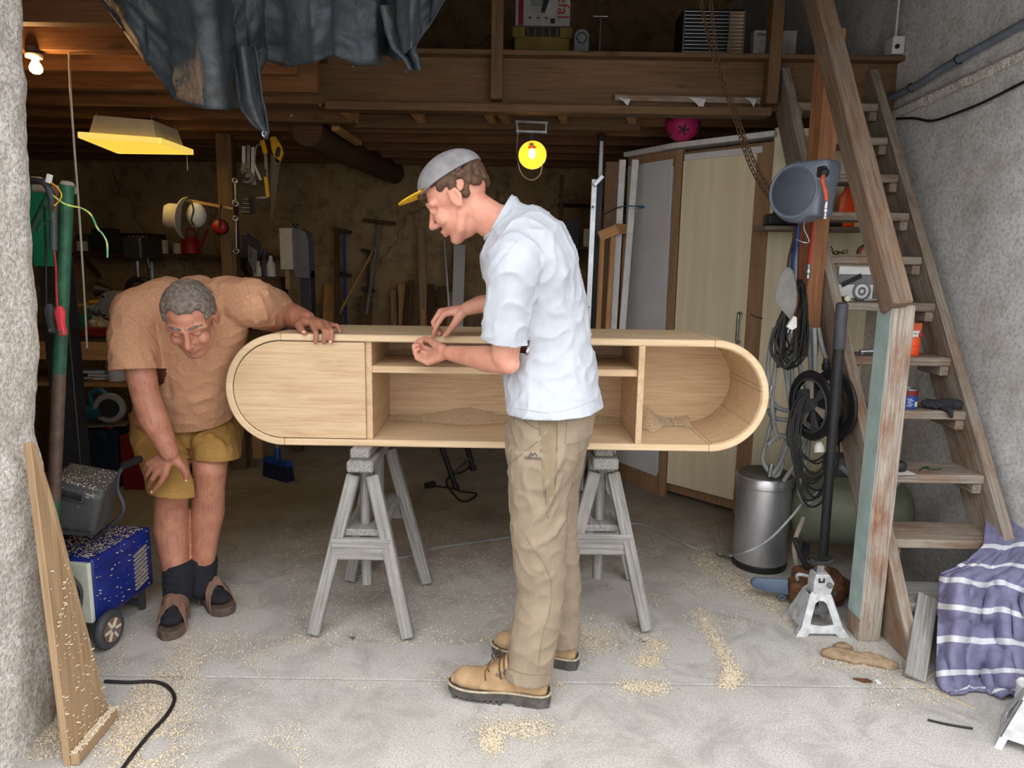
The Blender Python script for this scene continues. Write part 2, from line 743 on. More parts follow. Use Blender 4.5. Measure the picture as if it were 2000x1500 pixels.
# ================================================================ building shell
fl = MB().box((0, -3.5, -.31), (18, 21, .6)).build('floor', 'concrete_floor', origin=(0, 0, 0))
struct(fl)
JY = G(1200, 1335).y
for (ya, yb) in ((-14, JY - .004), (JY + .004, 7)):
    MB().box((0, (ya + yb) / 2, -.006), (18, yb - ya, .012)).build('floor_slab', 'concrete_floor', fl, bevel=.002)

# left jamb: broken concrete edge read from its silhouette
edge = [(60, 0), (62, 120), (66, 330), (70, 345), (80, 560), (84, 700), (86, 800), (82, 850), (100, 900), (106, 1000), (112, 1120), (116, 1260), (122, 1360), (128, 1432)]
JB = 2.06
prof = [P(x, y, Y=JB) for (x, y) in edge]
prof = [V((prof[0].x - .01, JB, 3.2))] + prof
prof[-1].z = 0


def jamb_x(z):
    for a, b in zip(prof, prof[1:]):
        if b.z <= z <= a.z:
            k = (a.z - z) / max(1e-6, a.z - b.z)
            return a.x + (b.x - a.x) * k
    return prof[0].x


rows = []
NZ = 110
for i in range(NZ + 1):
    z = 3.2 * i / NZ
    row = []
    for k in range(42):
        y = 1.5 + (JB - 1.5) * k / 41
        x = jamb_x(z) + noise.noise(V((y * 3, z * 3, 1))) * .02 - (JB - y) * .03
        x += noise.noise(V((y * 12, z * 12, 4))) * .008 + noise.noise(V((y * 34, z * 34, 4))) * .0045
        if k > 36:
            x -= ((k - 36) / 5) ** 2 * .02
        row.append(V((x, y, z)))
    row += [V((-6, JB, z)), V((-6, 1.5, z))]
    rows.append(row)
wl = MB()
wl.rings(rows)
wall = wl.build('wall_left', 'rough_concrete', smooth=60)
struct(wall)
# right wall
XR = 1.97


def xr(y):
    return 2.0 - .06 * (y - 2.4)


rows = []
for i in range(60):
    z = 4.2 * i / 59
    row = []
    for k in range(60):
        y = 1.5 + 4.9 * k / 59
        row.append(V((xr(y) + noise.noise(V((y * 2, z * 2, 7))) * .012 + noise.noise(V((y * 11, z * 11, 9))) * .004, y, z)))
    row += [V((XR + .5, 6.4, z)), V((XR + .5, 1.5, z))]
    rows.append(row)
mw = MB()
mw.rings(rows)
wr = mw.build('wall_right', 'right_plaster', smooth=60)
struct(wr)
# concrete ledge on the right wall


def PP(x, y, p0, n):
    d = fw + rt * ((x - 1000) / F) + up * ((750 - y) / F)
    return EYE + d * ((V(p0) - EYE).dot(V(n)) / d.dot(V(n)))


def PW(x, y, off=0.0):
    return PP(x, y, (2.0 - off, 2.4, 0), (1, .06, 0))


a, b = PW(1752, 222), PW(2000, 108)
dirn = (b - a).normalized()
rs = []
for i in range(60):
    p = a - dirn * .1 + dirn * (2.4 * i / 59)
    h1, h2, d = .028 + .008 * noise.noise(V((i * .6, 0, 0))), .026 + .01 * noise.noise(V((i * .5, 5, 0))), .03 + .008 * noise.noise(V((i * .7, 9, 0)))
    rs.append([p + V((.05, 0, h1)), p + V((.05, 0, -h2)), p + V((-d * .6, 0, -h2)), p + V((-d, 0, h1 * .2)), p + V((-d * .4, 0, h1))])
MB().rings(rs).build('ledge', 'rough_concrete', wr)
wb = MB().box((-1.6, 6.5, 2.0), (8.2, .3, 4.4)).build('wall_back', 'old_plaster')
struct(wb)
struct(MB().box((-5.4, 3.8, 2.0), (.3, 5.6, 4.4)).build('wall_left_inner', 'old_plaster'))
struct(MB().box((4.45, 1.75, 2.1), (4.0, .5, 4.2)).build('wall_front', 'rough_concrete'))
struct(MB().box((0, 1.8, 3.39), (12, .5, 1.62)).build('trim_1', 'rough_concrete'))
ceil = MB().box((-1.6, 4.1, 4.3), (8.4, 5.1, .12)).build('ceiling', 'dark_wood')
struct(ceil)
# loft floor boards: behind the main beam, and the bay on the left in front of it
ZL = 2.40
for i in range(13):
    y0 = 3.9 + i * .19
    plank('loft_board', (-5.2, y0 + .095, ZL + .012), (1.95, y0 + .095, ZL + .012), .187, .022, 'dark_wood', ceil)
for i in range(8):
    y0 = 2.36 + i * .19
    plank('loft_board', (-5.2, y0 + .095, ZL + .012), (-.95, y0 + .095, ZL + .012), .187, .022, 'dark_wood', ceil)
# joists, spaced as their lower edges show beneath the left bay
ZJ = 2.215
ys = [P(200, yb, Z=ZJ).y for yb in (50, 104, 142, 176, 206, 231, 252, 270, 286, 300, 312)]
for y in ys:
    x1 = -.95 if y < 3.9 else 1.95
    plank('joist', (-5.2, y, (ZJ + ZL) / 2), (x1, y, (ZJ + ZL) / 2), .055, ZL - ZJ - .002, 'joist_wood', ceil)
# main front beam with its top board and the lighter strip nailed below
plank('loft_beam', (-1.3, 3.87, 2.325), (1.95, 3.87, 2.325), .09, .235, 'beam_wood', ceil)
plank('top_board', (-1.3, 3.84, 2.453), (1.95, 3.84, 2.453), .16, .022, 'beam_wood', ceil)
plank('bottom_strip', (P(640, 205, Y=3.82).x, 3.815, 2.192), (P(1500, 222, Y=3.82).x, 3.815, 2.192), .1, .04, 'beam_wood', ceil)
a, b = P(516, 218, Y=4.2), P(692, 222, Y=4.2)
plank('cross_timber', a, b, .07, .11, 'beam_wood', ceil)
a, b = P(694, 237, Y=4.3), P(1250, 244, Y=4.3)
plank('cross_timber', a, b, .05, .075, 'beam_wood', ceil)
for (x0, x1) in ((672, 695), (808, 824), (950, 962), (975, 992), (1095, 1102), (1228, 1236)):
    plank('nailing_block', P(x0, 210, Y=3.95), P(x1, 232, Y=4.3), .045, .06, 'pine', ceil)
for (xa, xb, wd) in ((957, 957, .075), (1495, 1495, .078)):
    top = P(xa + 13, -60, Y=3.79)
    bot = P(xb + (13 if xa < 1000 else 8), 196 if xa < 1000 else 205, Y=3.79)
    m = (top + bot) / 2
    plank('stud', V((bot.x, 3.79, bot.z)), V((bot.x, 3.79, 3.2)), wd, .06, 'beam_wood', ceil)
lg = MB().tube(bez([P(600, 255, Y=4.35), P(660, 288, Y=5.0), P(770, 338, Y=6.3)], 6), .09, 12)
lg.build('round_log', 'dark_wood', ceil, smooth=40)
plank('brace_board', P(655, 250, Y=4.4), P(700, 280, Y=4.9), .05, .03, 'pine', ceil)
# nail heads in beam
for (x, y) in ((690, 131), (793, 141), (1535, 137), (626, 205), (570, 226)):
    p = P(x, y, Y=3.82)
    MB().cyl((p.x, 3.826, p.z), (p.x, 3.812, p.z), .006, .007, 8).build('nail_head', 'dull_steel', ceil)

# ================================================================ posts
pf = V((P(468, 900, Y=4.78).x, 4.8, 0))
tp = thing('timber_post', 'square timber post with hand tools hung on it beside the hats', 'post', (pf.x, pf.y, 0))
plank('post', (pf.x, pf.y, 0), (pf.x, pf.y, 2.21), .095, .11, 'beam_wood', tp, side=(1, .12, 0))

# ================================================================ oak sideboard on the trestles
CY0, CD = 2.64, .42
zt = P(900, 657, Y=CY0).z
zb = P(900, 875, Y=CY0).z
R = (zt - zb) / 2
zc = (zt + zb) / 2
xl, xr = P(440, 760, Y=CY0).x + R, P(1503, 770, Y=CY0).x - R
TH = .026
sb = thing('sideboard', 'pale oak sideboard with rounded ends and open shelves lying across two trestles', 'sideboard', ((xl + xr) / 2, CY0 + CD / 2, zb))
for (z0, nm) in ((zt - TH / 2, 'top_board'), (zb + TH / 2, 'bottom_board')):
    plank(nm, (xl, CY0 + CD / 2, z0), (xr, CY0 + CD / 2, z0), CD, TH, 'oak_edge', sb, bev=.004)


def arc(cx, r, a0, a1, n, y):
    return [V((cx + r * math.cos(a0 + (a1 - a0) * i / n), y, zc + r * math.sin(a0 + (a1 - a0) * i / n))) for i in range(n + 1)]


for (cx, a0, a1) in ((xl, math.pi / 2, 3 * math.pi / 2), (xr, -math.pi / 2, math.pi / 2)):
    n = 36
    rs = []
    for i in range(n + 1):
        a = a0 + (a1 - a0) * i / n
        d = V((math.cos(a), 0, math.sin(a)))
        c0 = V((cx, 0, zc))
        y0, y1 = CY0, CY0 + CD
        b_ = .004
        rs.append([c0 + d * (R - b_) + V((0, y0, 0)), c0 + d * R + V((0, y0 + b_, 0)), c0 + d * R + V((0, y1 - b_, 0)), c0 + d * (R - b_) + V((0, y1, 0)),
                   c0 + d * (R - TH + b_) + V((0, y1, 0)), c0 + d * (R - TH) + V((0, y1 - b_, 0)), c0 + d * (R - TH) + V((0, y0 + b_, 0)), c0 + d * (R - TH + b_) + V((0, y0, 0))])
    ce = MB().rings(rs).build('curved_end', 'oak_edge', sb, smooth=35)
    # inner staves of the bent end
    if cx == xr:
        for (b0, b1) in ((-1.5, -.62), (-.6, .1), (.12, .2), (.22, .9), (.92, 1.5)):
            q = []
            k = 10
            for i in range(k + 1):
                a = b0 + (b1 - b0) * i / k
                d = V((math.cos(a), 0, math.sin(a)))
                c0 = V((cx, 0, zc))
                q.append([c0 + d * (R - TH + .002) + V((0, CY0 + .012, 0)), c0 + d * (R - TH + .002) + V((0, CY0 + CD - .02, 0)), c0 + d * (R - TH - .003) + V((0, CY0 + CD - .02, 0)), c0 + d * (R - TH - .003) + V((0, CY0 + .012, 0))])
            MB().rings(q).build('stave', 'oak', ce, smooth=40)
ri = R - TH
poly = arc(xl, ri - .001, math.pi / 2, 3 * math.pi / 2, 30, CY0 + CD - .022) + arc(xr, ri - .001, -math.pi / 2, math.pi / 2, 30, CY0 + CD - .022)
MB().prism(poly, (0, .012, 0)).build('back_panel', 'oak', sb)
xd1, xd2 = P(718, 760, Y=CY0 + .02).x, P(1251, 770, Y=CY0).x
zi0, zi1 = zb + TH, zt - TH


def divider(x, y0, y1, nm='divider', th=.024):
    W = T((x, (y0 + y1) / 2, zc)) @ frame((0, 1, 0), (0, 0, 1)).to_4x4()
    MB().box((x, (y0 + y1) / 2, zc), (th, y1 - y0, zi1 - zi0)).build(nm, 'oak', sb, W=W, bevel=.002)


divider(xd1 + .006, CY0 + .018, CY0 + CD - .022)
divider(xd2, CY0 + .004, CY0 + CD - .022)
zs = P(900, 724, Y=CY0 + .015).z
plank('shelf', (xd1 + .018, CY0 + .2, zs), (xd2 - .012, CY0 + .2, zs), .37, .026, 'oak', sb, bev=.002)
# flush door on the left
xdr = P(713, 760, Y=CY0).x
poly = arc(xl, ri - .0035, math.pi / 2, 3 * math.pi / 2, 40, CY0 + .004) + [V((xdr, CY0 + .004, zi0 + .003)), V((xdr, CY0 + .004, zi1 - .003))]
dr = MB().prism(poly, (0, .019, 0)).build('door', 'oak', sb, bevel=.0015)

# sawdust heaps inside
M('sawdust', (216, 192, 158), (194, 166, 128), .95, 0, 220, .5, 300, .004, lo=.4, hi=.6)
M('shaving', (212, 199, 176), (192, 174, 146), .9, 0, 90)


def chips(name, pts, mat, parent=None, smin=.003, smax=.008, seed=1):
    """loose shavings: small curled quads at points (p, normal)"""
    rnd = random.Random(seed)
    mb = MB()
    for (p, nrm) in pts:
        s = rnd.uniform(smin, smax)
        a = rnd.uniform(0, 6.283)
        u = V((math.cos(a), math.sin(a), rnd.uniform(-.3, .3)))
        u = (u - nrm * u.dot(nrm) * .7).normalized()
        v = nrm.cross(u)
        h = s * rnd.uniform(.15, .5)
        q = p + nrm * (s * .12)
        mb.add([q - u * s - v * s * .3, q - v * s * .35 + nrm * h, q + u * s - v * s * .25, q + u * s + v * s * .25, q + v * s * .35 + nrm * h, q - u * s + v * s * .3], [(0, 1, 4, 5), (1, 2, 3, 4)])
    return mb.build(name, mat, parent)


def heap(name, label, x0, x1, yb, zf, hfun, wd, seed):
    rnd = random.Random(seed)
    nx, ny = 46, 14
    rows = []
    for i in range(nx + 1):
        x = x0 + (x1 - x0) * i / nx
        h = hfun(i / nx)
        row = []
        for k in range(ny + 1):
            f = k / ny
            y = yb - f * wd * (0.25 + .9 * h / .06)
            z = zf + max(0, h * (1 - f) ** 1.25 + .004 * noise.noise(V((x * 40, y * 40, seed)))) * (1 if k < ny else 0)
            row.append(V((x, y, z)))
        rows.append(row)
    mb = MB()
    vs = [q for r in rows for q in r]
    fs = [(i * (ny + 1) + k, (i + 1) * (ny + 1) + k, (i + 1) * (ny + 1) + k + 1, i * (ny + 1) + k + 1) for i in range(nx) for k in range(ny)]
    mb.add(vs, fs)
    o = mb.build(name, 'sawdust', origin=((x0 + x1) / 2, yb - .05, zf), smooth=80)
    tag(o, label, 'sawdust', kind='stuff')
    pts = []
    for _ in range(900):
        i, k = rnd.randrange(nx), rnd.randrange(ny)
        pts.append((rows[i][k] + V((rnd.uniform(-.006, .006), rnd.uniform(-.006, .006), .001)), V((rnd.uniform(-.4, .4), rnd.uniform(-.6, 0), 1)).normalized()))
    c = chips('shavings', pts, 'shaving', o, .003, .006, seed)
    c['kind'] = 'stuff'
    return o


yb = CY0 + CD - .024
heap('sawdust_heap', 'long low heap of sawdust along the back of the middle open bay', xd1 + .02, xd2 - .014, yb, zi0 + .001, lambda f: .014 + .034 * math.exp(-((f - .33) / .13) ** 2) + .012 * math.exp(-((f - .9) / .08) ** 2), .13, 3)
heap('sawdust_heap', 'peaked heap of sawdust beside the divider in the rounded open bay', xd2 + .014, xr + .01, yb, zi0 + .001, lambda f: .018 + .05 * math.exp(-((f - .3) / .17) ** 2) + .012 * math.exp(-((f - .95) / .1) ** 2), .15, 4)
heap('sawdust_heap', 'thin strip of sawdust at the back of the upper shelf', xd1 + .02, xd2 - .014, yb, zs + .014, lambda f: .008 + .012 * math.exp(-((f - .12) / .12) ** 2), .1, 5)

# ================================================================ trestles
def trestle(label):
    fl_, fr_, bl_, br_ = G(612, 1243), G(797, 1250), G(684, 1137), G(834, 1143)
    cx = P(708, 912, Y=2.62).x
    y0, y1 = 2.63, 3.02
    zt_ = zb - .04
    th = thing('trestle', label, 'trestle', (cx, 2.8, 0), 'weathered timber trestles')
    plank('shim_block', (cx - .005, y0 - .03, zt_ + .02), (cx + .0, y1 + .05, zt_ + .02), .075, .039, 'grey_wood', th, bev=.006, wob=.004)
    plank('top_beam', (cx, y0 - .06, zt_ - .0225), (cx, y1 + .08, zt_ - .0225), .1, .043, 'grey_wood', th, bev=.006, wob=.003)
    zl = zt_ - .046
    for (ft, yy, sg) in ((fl_, y0, -1), (fr_, y0, 1), (bl_, y1, -1), (br_, y1, 1)):
        ft = V((ft.x, ft.y, .012))
        plank('leg', ft, V((cx + sg * .036, yy, zl - .02)), .048, .042, 'grey_wood', th, side=(1, 0, 0), bev=.004, wob=.002)
    zs_ = .40
    for (yy, fa, fb) in ((y0, fl_, fr_), (y1, bl_, br_)):
        k = (zs_ - .05) / zl
        xa = fa.x + (cx - .036 - fa.x) * k
        xb = fb.x + (cx + .036 - fb.x) * k
        yk = fa.y + (yy - fa.y) * k
        plank('cross_rail', (xa - .012, yk - (.012 if yy == y0 else -.012), zs_ - .055), (xb + .012, yk - (.012 if yy == y0 else -.012), zs_ - .055), .026, .085, 'grey_wood', th, bev=.004)
    plank('shelf_board', (cx, 2.6, zs_), (cx, 3.04, zs_), .16, .028, 'grey_wood', th, bev=.004)
    for yy in (y0 + .05, y1 - .05):
        MB().cyl((cx - .004, yy, .16), (cx - .004, yy, zl), .021, n=14).build('height_post', 'grey_wood', th, W=T((cx, yy, .4)) @ frame((0, 0, 1), (1, 0, 0)).to_4x4(), smooth=40)
    return th


tr = trestle('weathered grey trestle carrying the door end of the oak sideboard')
tr2 = copy_tree(tr, T(WM[tr].translation + V((.925, .085, 0))), 'weathered grey trestle carrying the open round end of the oak sideboard')

# ================================================================ staircase
BL = G(1795, 1306)
TL = P(1541, 158, Y=3.74)
sl = (TL - BL)
mid = BL + sl * (.55 / TL.z)
TR = P(1716, 162, Y=3.74)
BR = V((1.955, BL.y, 0))
pn = V((0, -sl.z, sl.y)).normalized()
st = thing('staircase', 'steep open wooden stairs rising to the loft beside the grey wall', 'stairs', ((BL.x + BR.x) / 2, BL.y, 0))
sd = V((0, sl.z, -sl.y)).normalized()
WS = .21
for (b_, t_) in ((BL, TL), (BR, TR)):
    d = (t_ - b_).normalized()
    t2 = t_
    # plumb-cut board: bottom flat on the floor
    x = b_.x
    mb = MB()
    off = V((0, WS / sd.y * 1.0, 0)) if sd.y > .1 else sd * WS
    off = V((0, WS / abs(d.z), 0))
    hw = .022
    bb, tt = V((b_.x, b_.y, .0)), V((t2.x, t2.y, t2.z))
    pts = [bb, tt + V((0, -.0, 0)), tt + V((0, .06, .08)), tt + off * .8 + V((0, 0, 0)), bb + off]
    poly = [q - V((hw, 0, 0)) for q in pts]
    mb.prism(poly, (2 * hw, 0, 0))
    W = T((bb + tt) / 2) @ frame(tt - bb, sd).to_4x4()
    mb.build('stringer', 'stair_wood', st, W=W, bevel=.004)
tre = [(1756, 1053, 1916, 1057), (1738, 921, 1958, 935), (1748, 799, 1917, 808), (1667, 694, 1880, 702), (1653, 589, 1843, 595), (1619, 497, 1812, 504), (1608, 411, 1784, 418), (1616, 337, 1759, 343), (1569, 263, 1735, 270), (1555, 199, 1713, 202)]
TZ = []
fro = V((0, .012, 0))
for i, (xa, ya, xb, yb_) in enumerate(tre):
    a, b = PP(xa, ya, BL + fro, pn), PP(xb, yb_, BL + fro, pn)
    z = (a.z + b.z) / 2
    y = (a.y + b.y) / 2
    k = z / TL.z
    x0 = BL.x + (TL.x - BL.x) * k + .02
    x1 = BR.x + (TR.x - BR.x) * k - .02
    TZ.append((z, y, x0, x1))
    plank('tread', (x0, y + .1, z - .018), (x1, y + .1, z - .018), .2, .036, 'stair_wood', st, bev=.004, wob=.002)
    for (xx, s) in ((x0 + .018, 1), (x1 - .018, -1)):
        plank('cleat', (xx, y + .01, z - .058), (xx, y + .19, z - .058), .036, .042, 'stair_wood', st, bev=.003)
z = TZ[0][0] - .214
y = TZ[0][1] - .214 * sl.y / sl.z
plank('tread', (BL.x + .02, y + .12, z - .018), (BR.x - .02, y + .12, z - .018), .2, .036, 'grey_wood', st, bev=.004, wob=.002)
# newel, back post and handrail
nb = G(1690, 1253)
nw = thing('newel_post', 'newel post painted pale green on one side and bare brown on the other', 'post', (nb.x, nb.y, 0))
nh = P(1742, 596, Y=nb.y).z
plank('post', (nb.x + .015, nb.y + .05, 0), (nb.x + .015, nb.y + .05, nh), .085, .1, 'newel_wood', nw, side=(1, 0, 0), bev=.003, wob=.0015)
M('pale_green_paint', (156, 174, 170), (140, 156, 152), .7, 0, 14, .3, 60)
plank('painted_face', (nb.x + .015 - .0436, nb.y + .05, .09), (nb.x + .015 - .0436, nb.y + .05, nh - .002), .002, .1, 'pale_green_paint', nw, side=(1, 0, 0), bev=.0005)
hb, htp = P(1752, 602, Y=nb.y + .0), P(1592, -25, Y=3.25)
hr = plank('handrail', hb, htp + (htp - hb) * .35, .075, .1, 'rail_wood', None, side=(1, 0, 0), bev=.006, wob=.002)
tag(hr, 'heavy weathered square handrail beam sloping up above the stairs', 'handrail')
pb = P(1583, 442, Y=3.25)
bp = plank('reel_post', (pb.x + .02, 3.25, P(1565, 695, Y=3.25).z), (pb.x + .02, 3.25, 2.42), .085, .085, 'brown_post', None, side=(1, .25, 0), bev=.004)
tag(bp, 'upright orange-brown timber post carrying the grey hose reel', 'post')

# ================================================================ corner closet
c0 = G(1285, 968)
cl_ = G(1217, 940)
cr_ = V((1.35, 3.9, 0))
ld = (cl_ - c0).normalized()
rd = (cr_ - c0).normalized()
ZC = 2.09
ct = thing('corner_closet', 'tall beech and grey panelled closet standing in the corner beneath the loft', 'closet', tuple(c0))


def panel(name, a, b, z0, z1, th, mat, parent=ct, off=0, bev=.002):
    """upright panel between ground points a,b; off moves it out of the face"""
    a, b = V(a), V(b)
    d = (b - a).normalized()
    n = V((d.y, -d.x, 0))
    if n.dot(EYE - a) < 0:
        n = -n
    a, b = a + n * off, b + n * off
    m_ = (a + b) / 2 - n * (th / 2)
    W = T((m_.x, m_.y, (z0 + z1) / 2)) @ frame(d, n).to_4x4()
    Rm = frame(d, n)
    return MB().box((m_.x, m_.y, (z0 + z1) / 2), ((b - a).length, th, z1 - z0), Rm).build(name, mat, parent, W=W, bevel=bev)


le = c0 + ld * .42
panel('side_panel', c0 + ld * .02, le, .12, ZC - .05, .02, 'white_panel', off=.002)
panel('plinth_board', c0 + ld * .01, le, 0, .14, .02, 'brown_board', off=0)
panel('top_rail', c0 + ld * .01, le, ZC - .09, ZC, .02, 'brown_board', off=0)
panel('corner_stile', c0 - ld * .0, c0 + rd * .05, 0.0, ZC, .03, 'brown_board', off=.004)
L = (cr_ - c0).length
dpan = panel('door', c0 + rd * .06, c0 + rd * (L - .09), .1, ZC - .07, .02, 'beech', off=.006)
panel('strip', c0 + rd * (L - .088), c0 + rd * L, .02, ZC - .02, .02, 'brown_board', off=.004)
panel('return_panel', cr_, V((1.93, 3.9, 0)), .0, ZC + .05, .02, 'beech', off=.003)
for (a, b) in ((le, c0), (c0, cr_ + rd * .0)):
    d = (b - a).normalized()
    n = V((d.y, -d.x, 0))
    if n.dot(EYE - a) < 0:
        n = -n
    W = T(((a + b) / 2).to_3d() + V((0, 0, ZC + .01))) @ frame(d, n).to_4x4()
    MB().box((a + b) / 2 + n * -.14 + V((0, 0, ZC + .018)), ((b - a).length + .02, .35, .03), frame(d, n)).build('cornice', 'white_paint', ct, W=W, bevel=.004)
panel('door_rail', c0 + rd * .07, c0 + rd * (L - .06), ZC - .07, ZC - .035, .02, 'white_panel', off=.014)
# closet body behind the faces
MB().prism([c0 + V((.03, .05, .03)), V((1.36, 3.94, .03)), V((1.92, 3.94, .03)), V((1.92, 5.2, .03)), le + V((.05, .1, .03))], (0, 0, ZC - .04)).build('carcass', 'brown_board', ct)
n = V((rd.y, -rd.x, 0))
n = n if n.dot(EYE - c0) > 0 else -n
h0 = c0 + rd * (L - .115) + n * .012
hz0, hz1 = P(1450, 668, Y=3.97).z, P(1450, 612, Y=3.97).z
hd = MB()
hd.tube(bez([h0 + V((0, 0, hz0)), h0 + n * .028 + V((0, 0, hz0 + .005)), h0 + n * .03 + V((0, 0, (hz0 + hz1) / 2)), h0 + n * .028 + V((0, 0, hz1 - .005)), h0 + V((0, 0, hz1))], 5), .009, 8)
hd.build('handle', 'steel', dpan, smooth=60)
lt = MB().tube(bez([c0 + rd * (L - .06) + n * .01 + V((0, 0, hz1 + .0)), c0 + rd * (L - .03) + n * .02 + V((0, 0, hz1 - .012)), c0 + rd * (L + .01) + n * .01 + V((0, 0, hz1 - .02))], 4), .003, 6)
lt.build('hook_latch', 'rust', ct)
for (x, y) in ((1262, 90), (1258, 520)):
    pass
# ================================================================ people
def skin(name, c1, c2, hair=0):
    t = NT(name)
    vec = t.coords((1, 1, 1))
    c = t.ramp(t.noise(vec, 14, 6, .65), [(.35, c1), (.65, c2)])
    if hair:
        hv = t.coords((160, 160, 26))
        hf = t.ramp(t.noise(hv, 1.0, 3, .6), [(.56, 0.0), (.68, hair)])
        c = t.mix(hf, c, (92, 66, 54))
    t.bump(t.noise(vec, 160, 3), .12, .002)
    t.b.inputs['Subsurface Weight'].default_value = .06
    t.b.inputs['Subsurface Radius'].default_value = (.012, .005, .003)
    return t.done(c, .5, 0, .35)


skin('skin_pale', (210, 156, 134), (194, 132, 112))
skin('skin_tan', (178, 124, 100), (154, 100, 80), .35)
M('white_cotton', (176, 181, 189), (170, 175, 183), .85, 0, 30, .1, 400, .001)
M('tan_jersey', (186, 142, 110), (170, 124, 94), .9, 0, 160, .15, 500, .001)
M('khaki', (138, 124, 105), (128, 114, 96), .85, 0, 18, .12, 700, .001)
M('khaki_panel', (128, 114, 90), (118, 104, 82), .85, 0, 18, .12, 700, .001)
M('mustard', (156, 120, 62), (142, 107, 52), .88, 0, 16, .12, 600, .001)
M('sock_black', (22, 23, 30), (30, 31, 38), .95, 0, 60, .3, 300, .002)
M('suede', (168, 141, 106), (142, 114, 82), .9, 0, 12, .2, 300, .002)
M('boot_sole', (62, 58, 56), (84, 80, 76), .8, 0, 30)
M('welt', (176, 164, 140), (140, 128, 106), .7, 0, 80)
M('sandal', (122, 94, 78), (104, 78, 64), .8, 0, 20, .2, 200)
M('sandal_edge', (92, 76, 66), (74, 60, 52), .85, 0, 30)
M('hair_brown', (64, 44, 30), (88, 62, 42), .7, 0, 70)
M('hair_grey', (78, 68, 60), (112, 102, 94), .75, 0, 90)
M('cap_grey', (136, 134, 136), (116, 114, 116), .85, 0, 30)
M('nail', (224, 186, 168), (214, 172, 156), .35, 0, 10)
J = lambda x, y, Y: P(x, y, Y=Y)


def head(mb, c, f, u):
    f = V(f).normalized()
    u = (V(u) - f * V(u).dot(f)).normalized()
    l = u.cross(f)
    Rm = Matrix(((f.x, l.x, u.x), (f.y, l.y, u.y), (f.z, l.z, u.z)))
    q = lambda x, y, z: V(c) + Rm @ V((x, y, z))
    S = lambda x, y, z, r, n=16: mb.sphere(q(x, y, z), r, n, 10, Rm)
    S(-.012, 0, .03, (.098, .077, .09), 24)
    S(.022, 0, -.04, (.068, .06, .082), 20)
    S(.066, 0, -.102, (.021, .026, .018))
    for s in (1, -1):
        limb(mb, [(q(.0, .046 * s, -.05), .022), (q(.03, .04 * s, -.085), .02), (q(.064, .012 * s, -.103), .018)], 10)
        limb(mb, [(q(.083, .012 * s, .022), .011), (q(.078, .036 * s, .026), .012), (q(.062, .056 * s, .018), .012)], 8)
        S(.06, .04 * s, -.03, (.028, .024, .026))
        S(.08, .031 * s, .004, (.0105, .015, .0105))
        S(.102, .011 * s, -.036, (.011, .009, .009))
        S(-.012, .08 * s, -.008, (.02, .007, .032))
        limb(mb, [(q(-.004, .078 * s, .016), .007), (q(-.026, .086 * s, .012), .006), (q(-.03, .086 * s, -.012), .006), (q(-.014, .08 * s, -.034), .007)], 8)
    limb(mb, [(q(.088, 0, .01), .009), (q(.104, 0, -.014), .01), (q(.114, 0, -.03), .0125)], 10)
    limb(mb, [(q(.079, .022, -.064), .005), (q(.094, .007, -.061), .0065), (q(.094, -.007, -.061), .0065), (q(.079, -.022, -.064), .005)], 8)
    limb(mb, [(q(.079, .02, -.072), .005), (q(.092, 0, -.074), .0075), (q(.079, -.02, -.072), .005)], 8)
    return q, Rm


def hand(mb, wrist, fingers, thumb, k=1.0, wr=.026):
    """fingers: four lists of points starting at the knuckle; thumb: list of points"""
    rad = [.0098, .0101, .0096, .0083]
    for i, fg in enumerate(fingers):
        r = rad[i] * k
        limb(mb, [(wrist, wr * .62), ((wrist + fg[0]) / 2, .0155 * k), (fg[0], .0125 * k)], 10)
        ch = [(p, r * (1.06 if j == 1 else 1.0) * (1 - .05 * j)) for j, p in enumerate(fg)]
        ch[0] = (fg[0], .0118 * k)
        limb(mb, ch, 10)
    for a, b in zip(fingers, fingers[1:]):
        limb(mb, [((wrist + a[0] + b[0]) / 3, .015 * k), ((a[0] + b[0]) / 2, .0095 * k)], 10)
    r = [.019, .0145, .0112, .0098]
    limb(mb, [(wrist, wr * .7)] + [(p, r[min(j, 3)] * k) for j, p in enumerate(thumb)], 10)


def nails(parent, tips, mat='nail', k=1.0):
    for (tip, prev, nrm) in tips:
        d = (tip - prev).normalized()
        n_ = (V(nrm) - d * V(nrm).dot(d)).normalized()
        Rm = frame(d, d.cross(n_))
        MB().sphere(tip + n_ * .0068 * k - d * .001, (.0062 * k, .0052 * k, .0022), 10, 6, Rm).build('fingernail', mat, parent, smooth=80)


from mathutils.bvhtree import BVHTree


def surf(o):
    me = o.data
    return BVHTree.FromPolygons([WM[o] @ q.co for q in me.vertices], [tuple(p.vertices) for p in me.polygons])


def hit(bv, x, y):
    d = (fw + rt * ((x - 1000) / F) + up * ((750 - y) / F)).normalized()
    r = bv.ray_cast(EYE, d)
    return (r[0], r[1]) if r[0] is not None else None


def seam(bv, pix, r, name, mat, parent, lift=.0, n=6, closed=False):
    """a stitched line lying on a garment along photo pixels"""
    pp = bez([V((x, y, 0)) for (x, y) in pix], n)
    pts = []
    for q in pp:
        h = hit(bv, q.x, q.y)
        if h and (not pts or (h[0] - pts[-1]).length < .05):
            pts.append(h[0] + h[1] * lift)
    if len(pts) > 2:
        return MB().tube(pts, r, 5).build(name, mat, parent, smooth=80)


